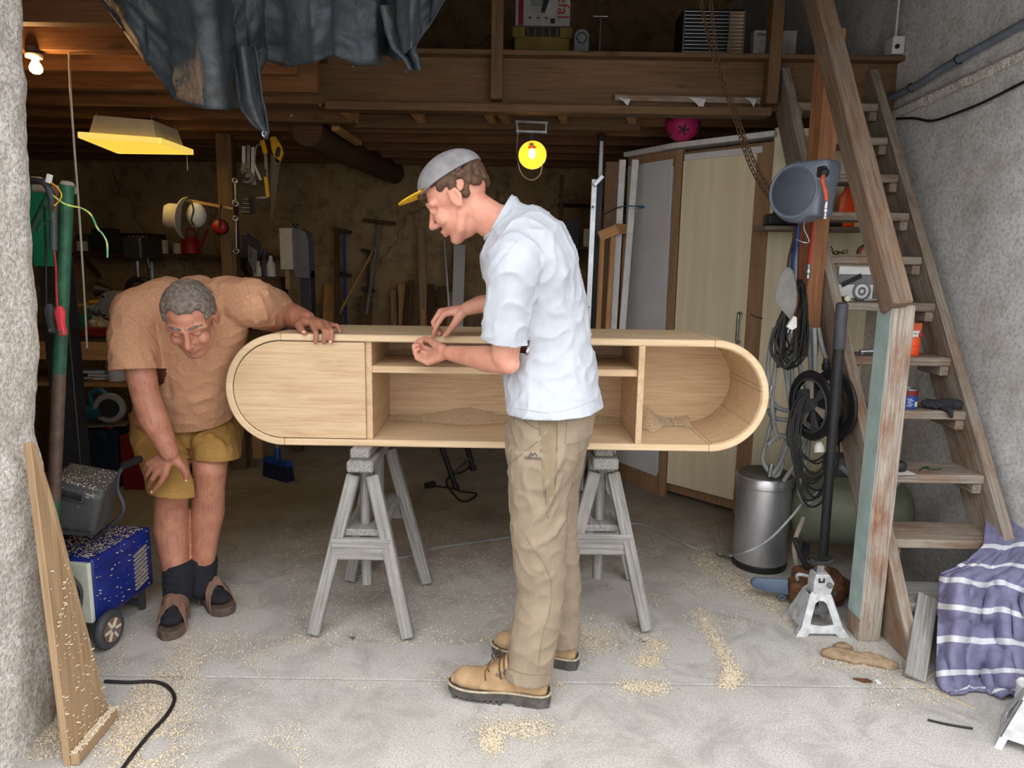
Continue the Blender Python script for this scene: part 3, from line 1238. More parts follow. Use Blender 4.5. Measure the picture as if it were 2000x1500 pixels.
def patch(bv, pix, name, mat, parent, lift=.0025, nu=10, nv=10):
    """a cloth panel sewn on a garment; pix = four corners"""
    a, b, c, d = [V((x, y, 0)) for (x, y) in pix]
    g = []
    for i in range(nu + 1):
        for k in range(nv + 1):
            u, v = i / nu, k / nv
            q = (a * (1 - u) + b * u) * (1 - v) + (d * (1 - u) + c * u) * v
            h = hit(bv, q.x, q.y)
            if not h:
                return None
            g.append((h[0] + h[1] * lift, h[0] - h[1] * .001))
    m_ = nv + 1
    vs = [q[0] for q in g] + [q[1] for q in g]
    N = len(g)
    fs = [(i * m_ + k, (i + 1) * m_ + k, (i + 1) * m_ + k + 1, i * m_ + k + 1) for i in range(nu) for k in range(nv)]
    bd = [(0, k) for k in range(nv)] + [(i, nv) for i in range(nu)] + [(nu, k) for k in range(nv, 0, -1)] + [(i, 0) for i in range(nu, 0, -1)]
    ids = [i * m_ + k for (i, k) in bd]
    fs += [(p, q, q + N, p + N) for p, q in zip(ids, ids[1:] + ids[:1])]
    return MB().add(vs, fs).build(name, mat, parent, smooth=60)


def folds(seed, amp, base, lines=()):
    """cloth relief: soft noise plus fold ridges given as (p0, p1, width, height)"""
    L = [(V(a), V(b), w_, h) for (a, b, w_, h) in lines]

    def fn(co, nrm):
        n1 = noise.noise(co * base + V((seed, 0, 0))) * amp
        n1 += (1 - abs(noise.noise(co * base * 2.1 + V((0, seed, 3))))) ** 4 * amp * .8
        for (a, b, w_, h) in L:
            ab = b - a
            t_ = max(0, min(1, (co - a).dot(ab) / ab.length_squared))
            d = (co - (a + ab * t_)).length
            if d < 3 * w_:
                n1 += h * math.exp(-(d / w_) ** 2) * math.sin(math.pi * min(1, max(0, .15 + .7 * t_)))
        return nrm * n1
    return fn


# ---------------------------------------------------------------- standing man in white T-shirt
YM = 2.29
m2 = thing('person', 'person in a white T-shirt and khaki work trousers bending over the sideboard edge', 'person', tuple(G(1040, 1340)))


def ringpx(f_, b_, hw, Y=YM, p=2.2, n=28, dy=0):
    a, b = J(f_[0], f_[1], Y), J(b_[0], b_[1], Y)
    return ell((a + b) / 2 + V((0, dy, 0)), (b - a) / 2, V((0, hw, 0)), n, p)


HC = J(893, 388, YM)
hf, hu = V((-.83, .16, -.53)), V((-.5, .05, .86))
# limbs
shN, elN, wrN = J(1000, 522, 2.115), J(987, 695, 2.17), J(880, 690, 2.44)
shF, elF, wrF = J(972, 505, 2.46), J(1035, 590, 2.60), J(914, 602, 2.615)
b = MB()
q2, R2 = head(b, HC, hf, hu)
limb(b, [(q2(-.03, 0, -.05), .054), (J(962, 432, YM), .058), (J(1000, 450, YM), .075)], 16)
b.rings([ringpx((1020, 800), (1150, 790), .12), ringpx((1010, 690), (1130, 665), .11, dy=.025), ringpx((990, 610), (1115, 575), .13, dy=.015), ringpx((970, 530), (1095, 490), .16), ringpx((968, 490), (1060, 440), .14), ringpx((970, 470), (1030, 420), .09)])
limb(b, [(shN, .058), (J(995, 610, 2.13), .05), (elN, .043)], 16)
limb(b, [(elN, .043), (elN + V((.012, -.01, -.022)), .034), (J(950, 701, 2.27), .043), (J(915, 695, 2.36), .034), (wrN, .027)], 16)
limb(b, [(shF, .058), (elF, .045), (J(975, 592, 2.62), .041), (J(940, 594, 2.62), .033), (wrF, .026)], 16)
# hips and legs under the trousers
pv = J(1080, 830, YM)
b.sphere(pv, (.11, .13, .11), 20, 12)
kN, aN = J(1055, 1085, 2.19), J(1040, 1330, 2.17)
kF, aF = J(1092, 1075, 2.39), J(1098, 1265, 2.385)
limb(b, [(J(1070, 865, 2.22), .075), (kN, .05), (aN, .04)], 14)
limb(b, [(J(1080, 865, 2.36), .07), (kF, .05), (aF, .04)], 14)
dy = .045
fN = [[J(843, 684, 2.545 + dy - .02), J(821, 677, 2.565 + dy), J(817, 665, 2.575 + dy), J(826, 662, 2.575 + dy)],
      [J(838, 693, 2.525 + dy - .02), J(814, 684, 2.54 + dy), J(812, 669, 2.548 + dy), J(822, 669, 2.552 + dy)],
      [J(835, 702, 2.505 + dy - .02), J(811, 692, 2.515 + dy), J(808, 675, 2.525 + dy), J(818, 674, 2.53 + dy)],
      [J(836, 708, 2.487 + dy - .02), J(814, 700, 2.492 + dy), J(810, 684, 2.5 + dy), J(819, 681, 2.507 + dy)]]
tN = [J(864, 682, 2.47), J(848, 671, 2.53), J(836, 663, 2.575), J(827, 661, 2.60)]
hand(b, wrN, fN, tN)
fF = [[J(868, 613, 2.612), J(854, 634, 2.606), J(848, 648, 2.612), J(846, 658, 2.622)],
      [J(861, 608, 2.634), J(846, 629, 2.63), J(851, 645, 2.632), J(858, 652, 2.632)],
      [J(860, 608, 2.654), J(847, 628, 2.652), J(854, 644, 2.653), J(861, 651, 2.652)],
      [J(863, 611, 2.671), J(852, 628, 2.67), J(857, 641, 2.67), J(863, 648, 2.668)]]
tF = [J(900, 614, 2.60), J(888, 632, 2.596), J(878, 645, 2.604), J(869, 656, 2.618)]
hand(b, wrF, fF, tF)
remesh(b, 'body', 'skin_pale', m2, .0042, 5)
nails(m2, [(tF[3], tF[2], (-.3, -.7, .5)), (tN[3], tN[2], (0, -.4, .9))])

# head covering and hair
hm = MB()
rnd = random.Random(5)
for i in range(420):
    d = V((rnd.gauss(0, 1), rnd.gauss(0, 1), rnd.gauss(0, 1))).normalized()
    if d.z < -.45 or (d.x > .45 and d.z < .45) or (d.x > .1 and d.z < -.05):
        continue
    p = V((-.012 + d.x * .1, d.y * .079, .03 + d.z * .092))
    hm.sphere(q2(*p), rnd.uniform(.010, .017), 6, 4)
for i in range(30):
    hm.sphere(q2(.085 + rnd.uniform(-.01, .012), rnd.uniform(-.05, .05), .062 + rnd.uniform(-.014, .012)), rnd.uniform(.008, .013), 6, 4)
remesh(hm, 'hair', 'hair_brown', m2, .004, 1)
for s in (1, -1):
    eb = limb(MB(), [(q2(.09, .014 * s, .03), .004), (q2(.089, .03 * s, .036), .0048), (q2(.072, .052 * s, .03), .0035)], 8)
    eb.build('eyebrow', 'hair_brown', m2, smooth=80)
cp = MB()
rs = []
for i in range(9):
    ph = math.pi / 2 * i / 8.6
    rs.append([q2(-.014 + .112 * math.cos(ph) * math.cos(a), .092 * math.cos(ph) * math.sin(a), .062 + .078 * math.sin(ph)) for a in (2 * math.pi * k / 28 for k in range(28))])
cp.rings(rs)
cap = cp.build('cap', 'cap_grey', m2, smooth=70)
bl = MB()
g = []
for i in range(7):
    r_ = i / 6
    row = []
    for k in range(13):
        a = -1.0 + 2.0 * k / 12
        rad = .1 + .078 * r_ * (math.cos(a * .9))
        row.append(q2(-.014 + rad * math.cos(a) * 1.04, .092 * math.sin(a) * (1 - .08 * r_), .064 + .018 * r_ - .016 * (a * a) * r_))
    g.append(row)
up_ = R2 @ V((0, 0, .0035))
vs = [q for r_ in g for q in r_]
N = len(vs)
fs = [(i * 13 + k, (i + 1) * 13 + k, (i + 1) * 13 + k + 1, i * 13 + k + 1) for i in range(6) for k in range(12)]
bl.add(vs + [q + up_ for q in vs], fs + [tuple(N + j for j in f) for f in fs] + [(6 * 13 + k, 6 * 13 + k + 1, N + 6 * 13 + k + 1, N + 6 * 13 + k) for k in range(12)])
bl.build('bill', 'yellow', cap, smooth=60)

# T-shirt
hemN = J(986, 664, 2.136)
nN = (J(983, 695, 2.15) - J(993, 600, 2.115)).normalized()
hemF = J(1015, 583, 2.58)
nF = (J(1025, 590, 2.59) - J(1000, 560, 2.56)).normalized()
hemB = (J(998, 806, YM) + J(1171, 783, YM)) / 2
nB = V((.08, 0, -1))
nk = J(975, 424, YM)
s = MB()
s.rings([ringpx((997, 830), (1175, 806), .2), ringpx((992, 800), (1173, 780), .198), ringpx((985, 745), (1167, 735), .165, dy=.015), ringpx((986, 690), (1155, 665), .155, dy=.025), ringpx((964, 610), (1140, 575), .175, dy=.015), ringpx((942, 540), (1122, 490), .21), ringpx((938, 500), (1096, 440), .2), ringpx((948, 474), (1052, 405), .15), ringpx((955, 462), (1018, 394), .085), ringpx((935, 452), (995, 378), .075)])
limb(s, [(J(1022, 490, 2.17), .085), (J(1003, 515, 2.11), .078), (J(993, 600, 2.115), .068), (hemN + nN * .02, .066)], 20, True)
limb(s, [(J(1000, 490, 2.43), .085), (J(985, 505, 2.49), .08), (J(1000, 560, 2.56), .072), (hemF + nF * .02, .07)], 20, True)
fl2 = [(J(1035, 560, 2.1), J(1075, 700, 2.09), .012, .012), (J(1030, 610, 2.1), J(1090, 760, 2.1), .012, .012), (J(1010, 690, 2.12), J(1090, 640, 2.09), .014, .012), (J(1020, 735, 2.12), J(1130, 690, 2.1), .012, .014), (J(1010, 770, 2.12), J(1110, 740, 2.1), .012, .016), (J(1040, 800, 2.1), J(1060, 700, 2.1), .012, .013), (J(1090, 590, 2.1), J(1150, 740, 2.13), .016, .01), (J(1110, 540, 2.12), J(1155, 690, 2.15), .014, .010), (J(1000, 715, 2.14), J(1060, 745, 2.1), .011, .014), (J(1075, 480, 2.13), J(1120, 590, 2.13), .02, .008), (J(1050, 560, 2.09), J(1045, 660, 2.09), .012, -.016), (J(1030, 790, 2.11), J(1130, 775, 2.1), .012, .010)]
ts = remesh(s, 't_shirt', 'white_cotton', m2, .0058, 4, folds(3.1, .009, 7.5, [(a_, b_, w_ * .9, h_ * 1.5) for (a_, b_, w_, h_) in fl2]), [(hemN, nN, .077, .05), (hemB, nB, .3, .2), (nk, (J(955, 412, YM) - nk), .12, .2), (hemF, nF, .08, .05)], thick=.003)
bv = surf(ts)
seam(bv, [(1010, 470), (985, 500), (962, 533)], .002, 'shoulder_seam', 'white_cotton', ts)
seam(bv, [(943, 545), (965, 530), (990, 534), (1015, 550), (1032, 575)], .0022, 'sleeve_seam', 'white_cotton', ts)
seam(bv, [(1005, 796), (1070, 806), (1120, 797), (1165, 778)], .0018, 'hem_stitch', 'white_cotton', ts)
cl = MB()
cpts = [J(1004, 391, YM) + V((0, -.01, 0)), J(1003, 402, 2.235), J(994, 425, 2.21), J(975, 445, 2.215), J(955, 459, 2.25), J(948, 466, 2.29), J(955, 459, 2.33), J(975, 445, 2.365), J(994, 425, 2.37), J(1003, 402, 2.345)]
cl.tube(bez(cpts + [cpts[0]], 6)[:-1], .0065, 8, closed=True)
cl.build('collar', 'white_cotton', ts, smooth=80)

# trousers
s = MB()
s.rings([ringpx((1006, 770), (1160, 765), .15), ringpx((1000, 800), (1164, 790), .165), ringpx((989, 850), (1157, 835), .182), ringpx((990, 890), (1140, 875), .18), ringpx((1005, 925), (1122, 915), .14)])


def legring(x0, x1, y, Y, k=.95):
    a, b_ = J(x0, y, Y), J(x1, y, Y)
    r_ = (b_ - a).length / 2
    return ell((a + b_) / 2, (b_ - a) / 2, V((0, r_ * k, 0)), 24, 2.1)


s.rings([legring(990, 1130, 870, 2.21), legring(991, 1120, 920, 2.2), legring(998, 1108, 1000, 2.195), legring(1000, 1104, 1060, 2.19), legring(1006, 1102, 1110, 2.19), legring(1012, 1102, 1150, 2.19), legring(1006, 1096, 1200, 2.18), legring(994, 1086, 1260, 2.17), legring(984, 1076, 1315, 2.165), legring(980, 1072, 1345, 2.16)])
s.rings([legring(1005, 1145, 870, 2.38), legring(1030, 1128, 960, 2.385), legring(1045, 1126, 1050, 2.39), legring(1052, 1132, 1100, 2.39), legring(1056, 1133, 1160, 2.39), legring(1056, 1131, 1220, 2.388), legring(1058, 1131, 1255, 2.385), legring(1058, 1131, 1280, 2.385)])
fl3 = [(J(1000, 1085, 2.1), J(1085, 1050, 2.1), .012, .012), (J(1005, 1110, 2.1), J(1080, 1120, 2.1), .012, .013), (J(1000, 1060, 2.1), J(1060, 1000, 2.1), .014, .01), (J(1000, 1240, 2.1), J(1060, 1180, 2.1), .012, .014), (J(995, 1270, 2.1), J(1050, 1230, 2.1), .010, .012), (J(1010, 1150, 2.1), J(1070, 1140, 2.1), .012, .009), (J(1000, 870, 2.1), J(1040, 1000, 2.1), .014, .009), (J(1100, 880, 2.12), J(1060, 960, 2.1), .014, .009), (J(1095, 930, 2.12), J(1060, 1010, 2.1), .012, .01), (J(1130, 860, 2.2), J(1090, 900, 2.12), .012, .012), (J(1010, 1195, 2.1), J(1085, 1205, 2.1), .012, .007), (J(1100, 1010, 2.15), J(1070, 1060, 2.1), .012, .009)]
trs = remesh(s, 'trousers', 'khaki', m2, .0058, 4, folds(9.2, .007, 8, [(a_, b_, w_ * .9, h_ * 1.3) for (a_, b_, w_, h_) in fl3]), [(J(1030, 1316, 2.165), (-.1, .04, -1), .12, .2), (J(1095, 1253, 2.385), (0, 0, -1), .1, .2)], thick=.003)
bv = surf(trs)
seam(bv, [(1052, 815), (1058, 900), (1068, 1000), (1072, 1010)], .0016, 'side_seam', 'khaki_panel', trs)
seam(bv, [(1088, 815), (1088, 870), (1084, 960), (1074, 1000)], .0016, 'side_seam', 'khaki_panel', trs)
seam(bv, [(1018, 1030), (1040, 1070), (1062, 1100), (1076, 1140), (1074, 1190), (1060, 1240), (1050, 1312)], .0016, 'leg_seam', 'khaki_panel', trs)
seam(bv, [(995, 905), (1030, 878), (1050, 862)], .0022, 'pocket_flap_edge', 'khaki_panel', trs)
seam(bv, [(1012, 812), (1035, 830), (1052, 838)], .0022, 'pocket_edge', 'khaki_panel', trs)
seam(bv, [(988, 1302), (1010, 1312), (1040, 1318), (1070, 1316)], .0016, 'hem_stitch', 'khaki_panel', trs)
pt = patch(bv, [(1055, 818), (1087, 818), (1081, 985), (1069, 985)], 'side_panel', 'khaki_panel', trs, .002)
pt = patch(bv, [(1107, 806), (1160, 800), (1132, 862), (1105, 868)], 'back_pocket', 'khaki', trs, .003)
for pp in (((1033, 893), (1037, 885), (1040, 890), (1044, 885), (1049, 891)),):
    seam(bv, pp, .0016, 'leg_logo', 'dark_grey', trs, .001, 4)
h = hit(bv, 1041, 895)
if h:
    n_ = h[1]
    xx = (V((1, 0, 0)) - n_ * n_.x).normalized()
    text_mesh('leg_lettering', 'QUECHUA', .011, basis(xx, n_.cross(xx), n_, h[0] + n_ * .0015), 'dark_grey', trs)


def boot(toe, heel, zs=1.0):
    toe, heel = V(toe), V(heel)
    d = (toe - heel)
    L = d.length
    d.normalize()
    l = V((-d.y, d.x, 0))
    k = L / .32
    q = lambda x, y, z: heel + d * (x * k) + l * (y * k) + V((0, 0, z * k))
    Rm = frame(d, l)
    o = MB()
    S = lambda x, y, z, r: o.sphere(q(x, y, z), r, 16, 10, Rm)
    S(.052, 0, .07, (.043, .036, .05))
    S(.11, 0, .062, (.055, .037, .042))
    S(.17, .002, .058, (.055, .041, .038))
    S(.232, .004, .056, (.058, .047, .036))
    S(.262, .004, .056, (.046, .044, .033))
    limb(o, [(q(.2, 0, .07), .03), (q(.15, 0, .092), .034), (q(.105, 0, .125), .042)], 14)
    o.rings([ell(q(.08, 0, z), d * (.058 * k), l * (.043 * k), 20) for z in (.05, .09, .13, .155)])
    o.rings([ell(q(x, .003, .048), l * w_, V((0, 0, .014)), 16, 3) for (x, w_) in ((.012, .025), (.03, .036), (.1, .036), (.2, .045), (.28, .036), (.31, .018))])
    up_b = remesh(o, 'boot', 'suede', m2, .004, 5)
    out = [(.002, .0), (.008, .026), (.04, .037), (.1, .035), (.15, .038), (.21, .05), (.26, .05), (.3, .034), (.32, .008)]
    ol = [q(x, y + .003, 0) for (x, y) in out] + [q(x, -y + .003, 0) for (x, y) in reversed(out)]
    sl_ = MB().prism([p_ + V((0, 0, .012 * k)) for p_ in ol], (0, 0, .026 * k))
    hl = [p_ for p_ in ol if (p_ - heel).dot(d) < .115 * k]
    hq = [q(.002, .026, 0), q(.03, .038, 0), q(.105, .037, 0), q(.105, -.031, 0), q(.03, -.032, 0), q(.002, -.02, 0)]
    sl_.prism(hq, (0, 0, .014 * k))
    for i in range(9):
        sl_.box(q(.15 + i * .018, .003, .007), (.011 * k, (.085 - .004 * max(0, i - 5)) * k, .012 * k), Rm)
    sl_.build('sole', 'boot_sole', up_b, bevel=.002)
    ring = [p_ + V((0, 0, .041 * k)) + (p_ - q(.16, .003, 0)).normalized() * .001 for p_ in ol]
    MB().tube(bez(ring + [ring[0]], 4)[:-1], .0042, 6, closed=True).build('welt', 'welt', up_b, smooth=80)
    bb = surf(up_b)
    for i, (x, z) in enumerate(((.15, .13), (.165, .12), (.18, .11))):
        for s_ in (1, -1):
            r_ = bb.ray_cast(q(x - .02, s_ * .2, z - .02), l * -s_)
            if r_[0]:
                MB().torus(r_[0], r_[1], .005, .0018, 10, 5).build('eyelet', 'dull_steel', up_b, smooth=60)
        pts = []
        for j in range(9):
            a = -1.25 + 2.5 * j / 8
            r_ = bb.ray_cast(q(x - .04, 0, z - .04) + (Rm @ V((.3, math.sin(a), math.cos(a)))) * .2, -(Rm @ V((.3, math.sin(a), math.cos(a)))))
            if r_[0]:
                pts.append(r_[0] + r_[1] * .002)
        if len(pts) > 3:
            MB().tube(pts, .0026, 6).build('lace', 'dark_wood', up_b, smooth=80)
    for s_ in (.02, -.02, .045):
        pts = bez([q(.15, 0, .14), q(.165, s_, .146), q(.19, s_ * 1.4, .12), q(.185, s_ * 1.8, .1)], 5)
        MB().tube(pts, .0024, 6).build('lace', 'dark_wood', up_b, smooth=80)
    return up_b


boot(G(877, 1348), G(1076, 1374))
boot(G(962, 1272), G(1131, 1303))
# yellow sock showing at the near ankle
MB().cyl(J(1030, 1300, 2.16), J(1020, 1328, 2.15), .05, .05, 16).build('sock', 'yellow', m2, smooth=60)

# ---------------------------------------------------------------- stooping man in tan T-shirt
m1 = thing('person', 'person in a tan T-shirt and mustard shorts stooping with one hand on a knee', 'person', tuple(G(375, 1215)))
HC1 = J(372, 622, 2.44)
h1f, h1u = V((.18, -.78, -.6)), V((.05, -.55, .83))
b = MB()
q1, R1 = head(b, HC1, h1f, h1u)
nb1 = J(388, 592, 2.66)
limb(b, [(q1(-.03, 0, -.04), .057), (nb1, .066), (J(388, 590, 2.72), .085)], 16)
shR, elR, wrR = J(262, 612, 2.64), J(284, 772, 2.605), J(331, 884, 2.60)
shL, elL, wrL = J(497, 592, 2.67), J(543, 606, 2.90), J(600, 624, 2.74)
X1 = V((1, 0, 0))


def ringT(cx, cy, Y, hw, hd, sp=(0, -.38, .42), p=2.2, tilt=0):
    s_ = V(sp).normalized()
    f_ = V((0, s_.z, -s_.y))
    xa = (X1 + V((0, 0, tilt))).normalized()
    return ell(J(cx, cy, Y), xa * hw, f_ * hd, 28, p)


b.rings([ringT(365, 800, 2.97, .16, .13, (0, -.2, .6)), ringT(374, 740, 2.86, .16, .14), ringT(382, 660, 2.76, .15, .12), ringT(385, 610, 2.7, .18, .1), ringT(387, 585, 2.67, .1, .07)])
limb(b, [(shR, .062), (J(268, 690, 2.62), .057), (elR, .05)], 16)
limb(b, [(elR, .05), (J(298, 815, 2.60), .053), (J(318, 855, 2.60), .042), (wrR, .034)], 16)
limb(b, [(shL, .062), (elL, .054), (J(565, 614, 2.84), .05), (J(585, 620, 2.78), .042), (wrL, .033)], 16)
b.sphere(J(365, 815, 2.97), (.17, .13, .12), 20, 12)
kR, aR = J(337, 945, 2.75), J(348, 1150, 2.72)
kL, aL = J(410, 915, 2.80), J(394, 1125, 2.80)
limb(b, [(J(322, 820, 2.95), .1), (kR, .068), (J(334, 985, 2.765), .064), (J(335, 1035, 2.775), .069), (J(341, 1085, 2.76), .056), (aR, .043), (J(347, 1175, 2.70), .04)], 18)
limb(b, [(J(410, 815, 2.97), .1), (kL, .066), (J(408, 955, 2.815), .062), (J(406, 1000, 2.825), .066), (J(400, 1055, 2.815), .053), (aL, .042), (J(394, 1150, 2.78), .04)], 18)
fL1 = [[J(610, 633, 2.685), J(617, 649, 2.63), J(617, 661, 2.624), J(616, 668, 2.628)],
       [J(624, 631, 2.695), J(634, 646, 2.63), J(634, 660, 2.624), J(632, 668, 2.628)],
       [J(637, 633, 2.705), J(648, 647, 2.63), J(648, 660, 2.624), J(646, 667, 2.628)],
       [J(647, 636, 2.72), J(658, 636, 2.70), J(663, 643, 2.69), J(664, 649, 2.68)]]
tL1 = [J(592, 630, 2.705), J(584, 636, 2.67), J(589, 645, 2.645), J(595, 650, 2.632)]
hand(b, wrL, fL1, tL1, 1.12, .032)
hy = 2.615
fR1 = [[J(323, 926, hy - .012), J(314, 942, hy - .01), J(305, 953, hy), J(299, 960, hy + .012)],
       [J(308, 922, hy - .006), J(298, 935, hy), J(294, 943, hy + .018), J(292, 949, hy + .032)],
       [J(297, 914, hy + .004), J(289, 925, hy + .018), J(286, 930, hy + .034), J(285, 934, hy + .046)],
       [J(291, 906, hy + .016), J(285, 914, hy + .03), J(283, 920, hy + .044), J(282, 925, hy + .055)]]
tR1 = [J(345, 900, hy - .004), J(356, 912, hy - .012), J(363, 922, hy - .01), J(364, 936, hy)]
hand(b, wrR, fR1, tR1, 1.12, .034)
remesh(b, 'body', 'skin_tan', m1, .0042, 5)
nails(m1, [(tL1[3], tL1[2], (.1, -.9, .3)), (tR1[3], tR1[2], (.3, -.9, .2)), (fR1[0][3], fR1[0][2], (-.2, -1, .2)), (fL1[2][3], fL1[2][2], (0, -1, 0))], k=1.15)
hm = MB()
for i in range(900):
    d = V((rnd.gauss(0, 1), rnd.gauss(0, 1), rnd.gauss(0, 1))).normalized()
    if d.z < -.35 or (d.x > .55 and d.z < .6) or (d.x > .15 and d.z < .1):
        continue
    p = V((-.012 + d.x * .098, d.y * .078, .03 + d.z * .09))
    hm.sphere(q1(*p), rnd.uniform(.011, .014), 6, 4)
remesh(hm, 'hair', 'hair_grey', m1, .0042, 2)
for s_ in (1, -1):
    limb(MB(), [(q1(.09, .014 * s_, .03), .004), (q1(.089, .03 * s_, .036), .0048), (q1(.072, .052 * s_, .03), .0035)], 8).build('eyebrow', 'hair_grey', m1, smooth=80)
# T-shirt
hemR, nR = J(265, 722, 2.612), (J(268, 760, 2.6) - J(262, 660, 2.63)).normalized()
hemL, nL = J(533, 605, 2.845), (J(545, 608, 2.9) - J(512, 598, 2.76)).normalized()
s = MB()
s.rings([ringT(366, 815, 2.97, .2, .165, (0, -.25, .6)), ringT(368, 792, 2.93, .215, .185, (0, -.3, .55)), ringT(376, 735, 2.86, .205, .185), ringT(384, 670, 2.78, .188, .165), ringT(384, 620, 2.73, .2, .145), ringT(386, 592, 2.7, .19, .12), ringT(388, 580, 2.68, .12, .09)])
limb(s, [(J(387, 592, 2.72), .105), (J(384, 606, 2.585), .08)], 20, True)
limb(s, [(J(330, 592, 2.73), .1), (J(268, 612, 2.66), .088), (J(261, 660, 2.625), .086), (hemR + nR * .02, .086)], 20, True)
limb(s, [(J(440, 590, 2.73), .1), (J(492, 590, 2.69), .088), (J(512, 598, 2.76), .087), (J(528, 604, 2.82), .087), (hemL + nL * .02, .086)], 20, True)
fl4 = [(J(300, 700, 2.58), J(240, 640, 2.58), .01, .012), (J(310, 725, 2.55), J(250, 680, 2.53), .01, .013), (J(290, 735, 2.55), J(232, 700, 2.55), .01, .010), (J(500, 560, 2.6), J(525, 640, 2.68), .01, .012), (J(480, 570, 2.6), J(505, 640, 2.66), .01, .010), (J(520, 570, 2.65), J(535, 640, 2.74), .009, .012), (J(480, 545, 2.7), J(500, 600, 2.6), .012, .010), (J(330, 790, 2.72), J(440, 770, 2.7), .02, .008), (J(310, 690, 2.6), J(330, 780, 2.7), .016, -.014), (J(455, 680, 2.6), J(430, 780, 2.72), .014, .010)]
ts1 = remesh(s, 't_shirt', 'tan_jersey', m1, .0058, 4, folds(5.5, .006, 8, fl4), [(hemR, nR, .1, .13), (hemL, nL, .115, .13), (J(366, 800, 2.945), (0, .25, -.8), .32, .2), (J(384, 604, 2.6), (0, -1, -.15), .1, .1)], thick=.003)
bv = surf(ts1)
seam(bv, [(232, 615), (262, 625), (290, 660), (310, 705)], .0018, 'sleeve_seam', 'tan_jersey', ts1)
seam(bv, [(478, 545), (488, 580), (490, 630), (480, 660)], .0018, 'sleeve_seam', 'tan_jersey', ts1)
seam(bv, [(222, 708), (250, 722), (285, 732), (306, 730)], .0016, 'hem_stitch', 'tan_jersey', ts1)
# shorts
s = MB()
s.rings([ringT(362, 775, 2.97, .19, .15, (0, -.1, .6)), ringT(360, 810, 2.97, .205, .165, (0, -.05, .6)), ringT(362, 850, 2.94, .2, .15, (0, .1, .6)), ringT(364, 872, 2.92, .17, .12, (0, .1, .6))])


def leg1(pts):
    s.rings([ell(J(x, y, Y), X1 * rx, V((0, ry * .9, -ry * .35)), 24, 2.2) for (x, y, Y, rx, ry) in pts])


leg1([(318, 815, 2.96, .125, .13), (318, 870, 2.88, .118, .12), (330, 910, 2.8, .105, .108), (339, 945, 2.755, .096, .1), (342, 985, 2.735, .095, .098)])
leg1([(412, 815, 2.98, .125, .13), (418, 845, 2.92, .11, .12), (424, 880, 2.85, .09, .105), (424, 920, 2.82, .088, .1)])
fl5 = [(J(375, 830, 2.75), J(330, 870, 2.7), .012, .012), (J(380, 850, 2.75), J(345, 910, 2.68), .012, .012), (J(395, 850, 2.8), J(440, 870, 2.78), .012, .012), (J(392, 865, 2.8), J(430, 840, 2.78), .012, .012), (J(350, 900, 2.66), J(380, 920, 2.7), .01, .010), (J(330, 945, 2.65), J(375, 930, 2.68), .009, .008), (J(388, 830, 2.82), J(380, 900, 2.8), .010, -.02), (J(260, 820, 2.85), J(300, 900, 2.8), .014, .010)]
sh1 = remesh(s, 'shorts', 'mustard', m1, .0058, 4, folds(12.3, .005, 9, fl5), [(J(341, 962, 2.745), (-.12, -.1, -1), .115, .15), (J(424, 894, 2.835), (-.03, -.1, -1), .11, .15)], thick=.003)
bv = surf(sh1)
seam(bv, [(378, 800), (379, 830), (382, 852)], .0018, 'fly_seam', 'mustard', sh1)
seam(bv, [(302, 955), (335, 962), (365, 952), (380, 935)], .0016, 'hem_stitch', 'mustard', sh1)
seam(bv, [(390, 872), (420, 876), (452, 866)], .0016, 'hem_stitch', 'mustard', sh1)
seam(bv, [(446, 815), (440, 850)], .002, 'pocket_edge', 'mustard', sh1)
# socks and sandals
for (ank, knee, toe, heel) in ((J(347, 1170, 2.705), aR, G(332, 1252), G(350, 1190)), (J(394, 1146, 2.785), aL, G(446, 1203), G(396, 1165))):
    toe, heel = V(toe), V(heel)
    d = (toe - heel).normalized()
    heel = toe - d * .285
    l = V((-d.y, d.x, 0))
    q = lambda x, y, z: heel + d * x + l * y + V((0, 0, z))
    Rm = frame(d, l)
    o = MB()
    top = ank + (knee - ank).normalized() * .10
    limb(o, [(top, .064), (ank, .054), (q(.075, 0, .09), .046)], 16)
    o.sphere(q(.055, 0, .065), (.045, .034, .036), 16, 10, Rm)
    o.sphere(q(.14, 0, .07), (.075, .037, .036), 16, 10, Rm)
    o.sphere(q(.21, 0, .058), (.052, .042, .026), 16, 10, Rm)
    remesh(o, 'sock', 'sock_black', m1, .0045, 4, lambda co, nr: nr * (.0012 * math.sin(co.z * 260)) if co.z > .12 else None)
    out = [(.0, .0), (.008, .026), (.04, .036), (.1, .035), (.15, .04), (.21, .05), (.25, .047), (.278, .03), (.287, .006)]
    ol = [q(x, y, 0) for (x, y) in out] + [q(x, -y, 0) for (x, y) in reversed(out)]
    sn = MB().prism(ol, (0, 0, .034)).build('sandal', 'sandal_edge', m1, bevel=.005)
    for (x0, x1, s_) in ((.115, .225, 1), (.225, .115, 1.0)):
        g = []
        for j in range(15):
            a = math.pi * j / 14
            x = x0 + (x1 - x0) * j / 14
            base = q(x, math.cos(a) * .049, .022 + math.sin(a) ** .7 * (.083 if x < .19 else .07) * (1.02 if x0 < x1 else 1.09))
            w_ = .019
            g.append([base + d * w_ + V((0, 0, -.012)), base - d * w_ + V((0, 0, .012)), base - d * w_ + V((0, 0, .012)) + (l * math.cos(a) + V((0, 0, 1)) * math.sin(a)) * .004, base + d * w_ + V((0, 0, -.012)) + (l * math.cos(a) + V((0, 0, 1)) * math.sin(a)) * .004])
        MB().rings(g).build('strap', 'sandal', sn, smooth=50)
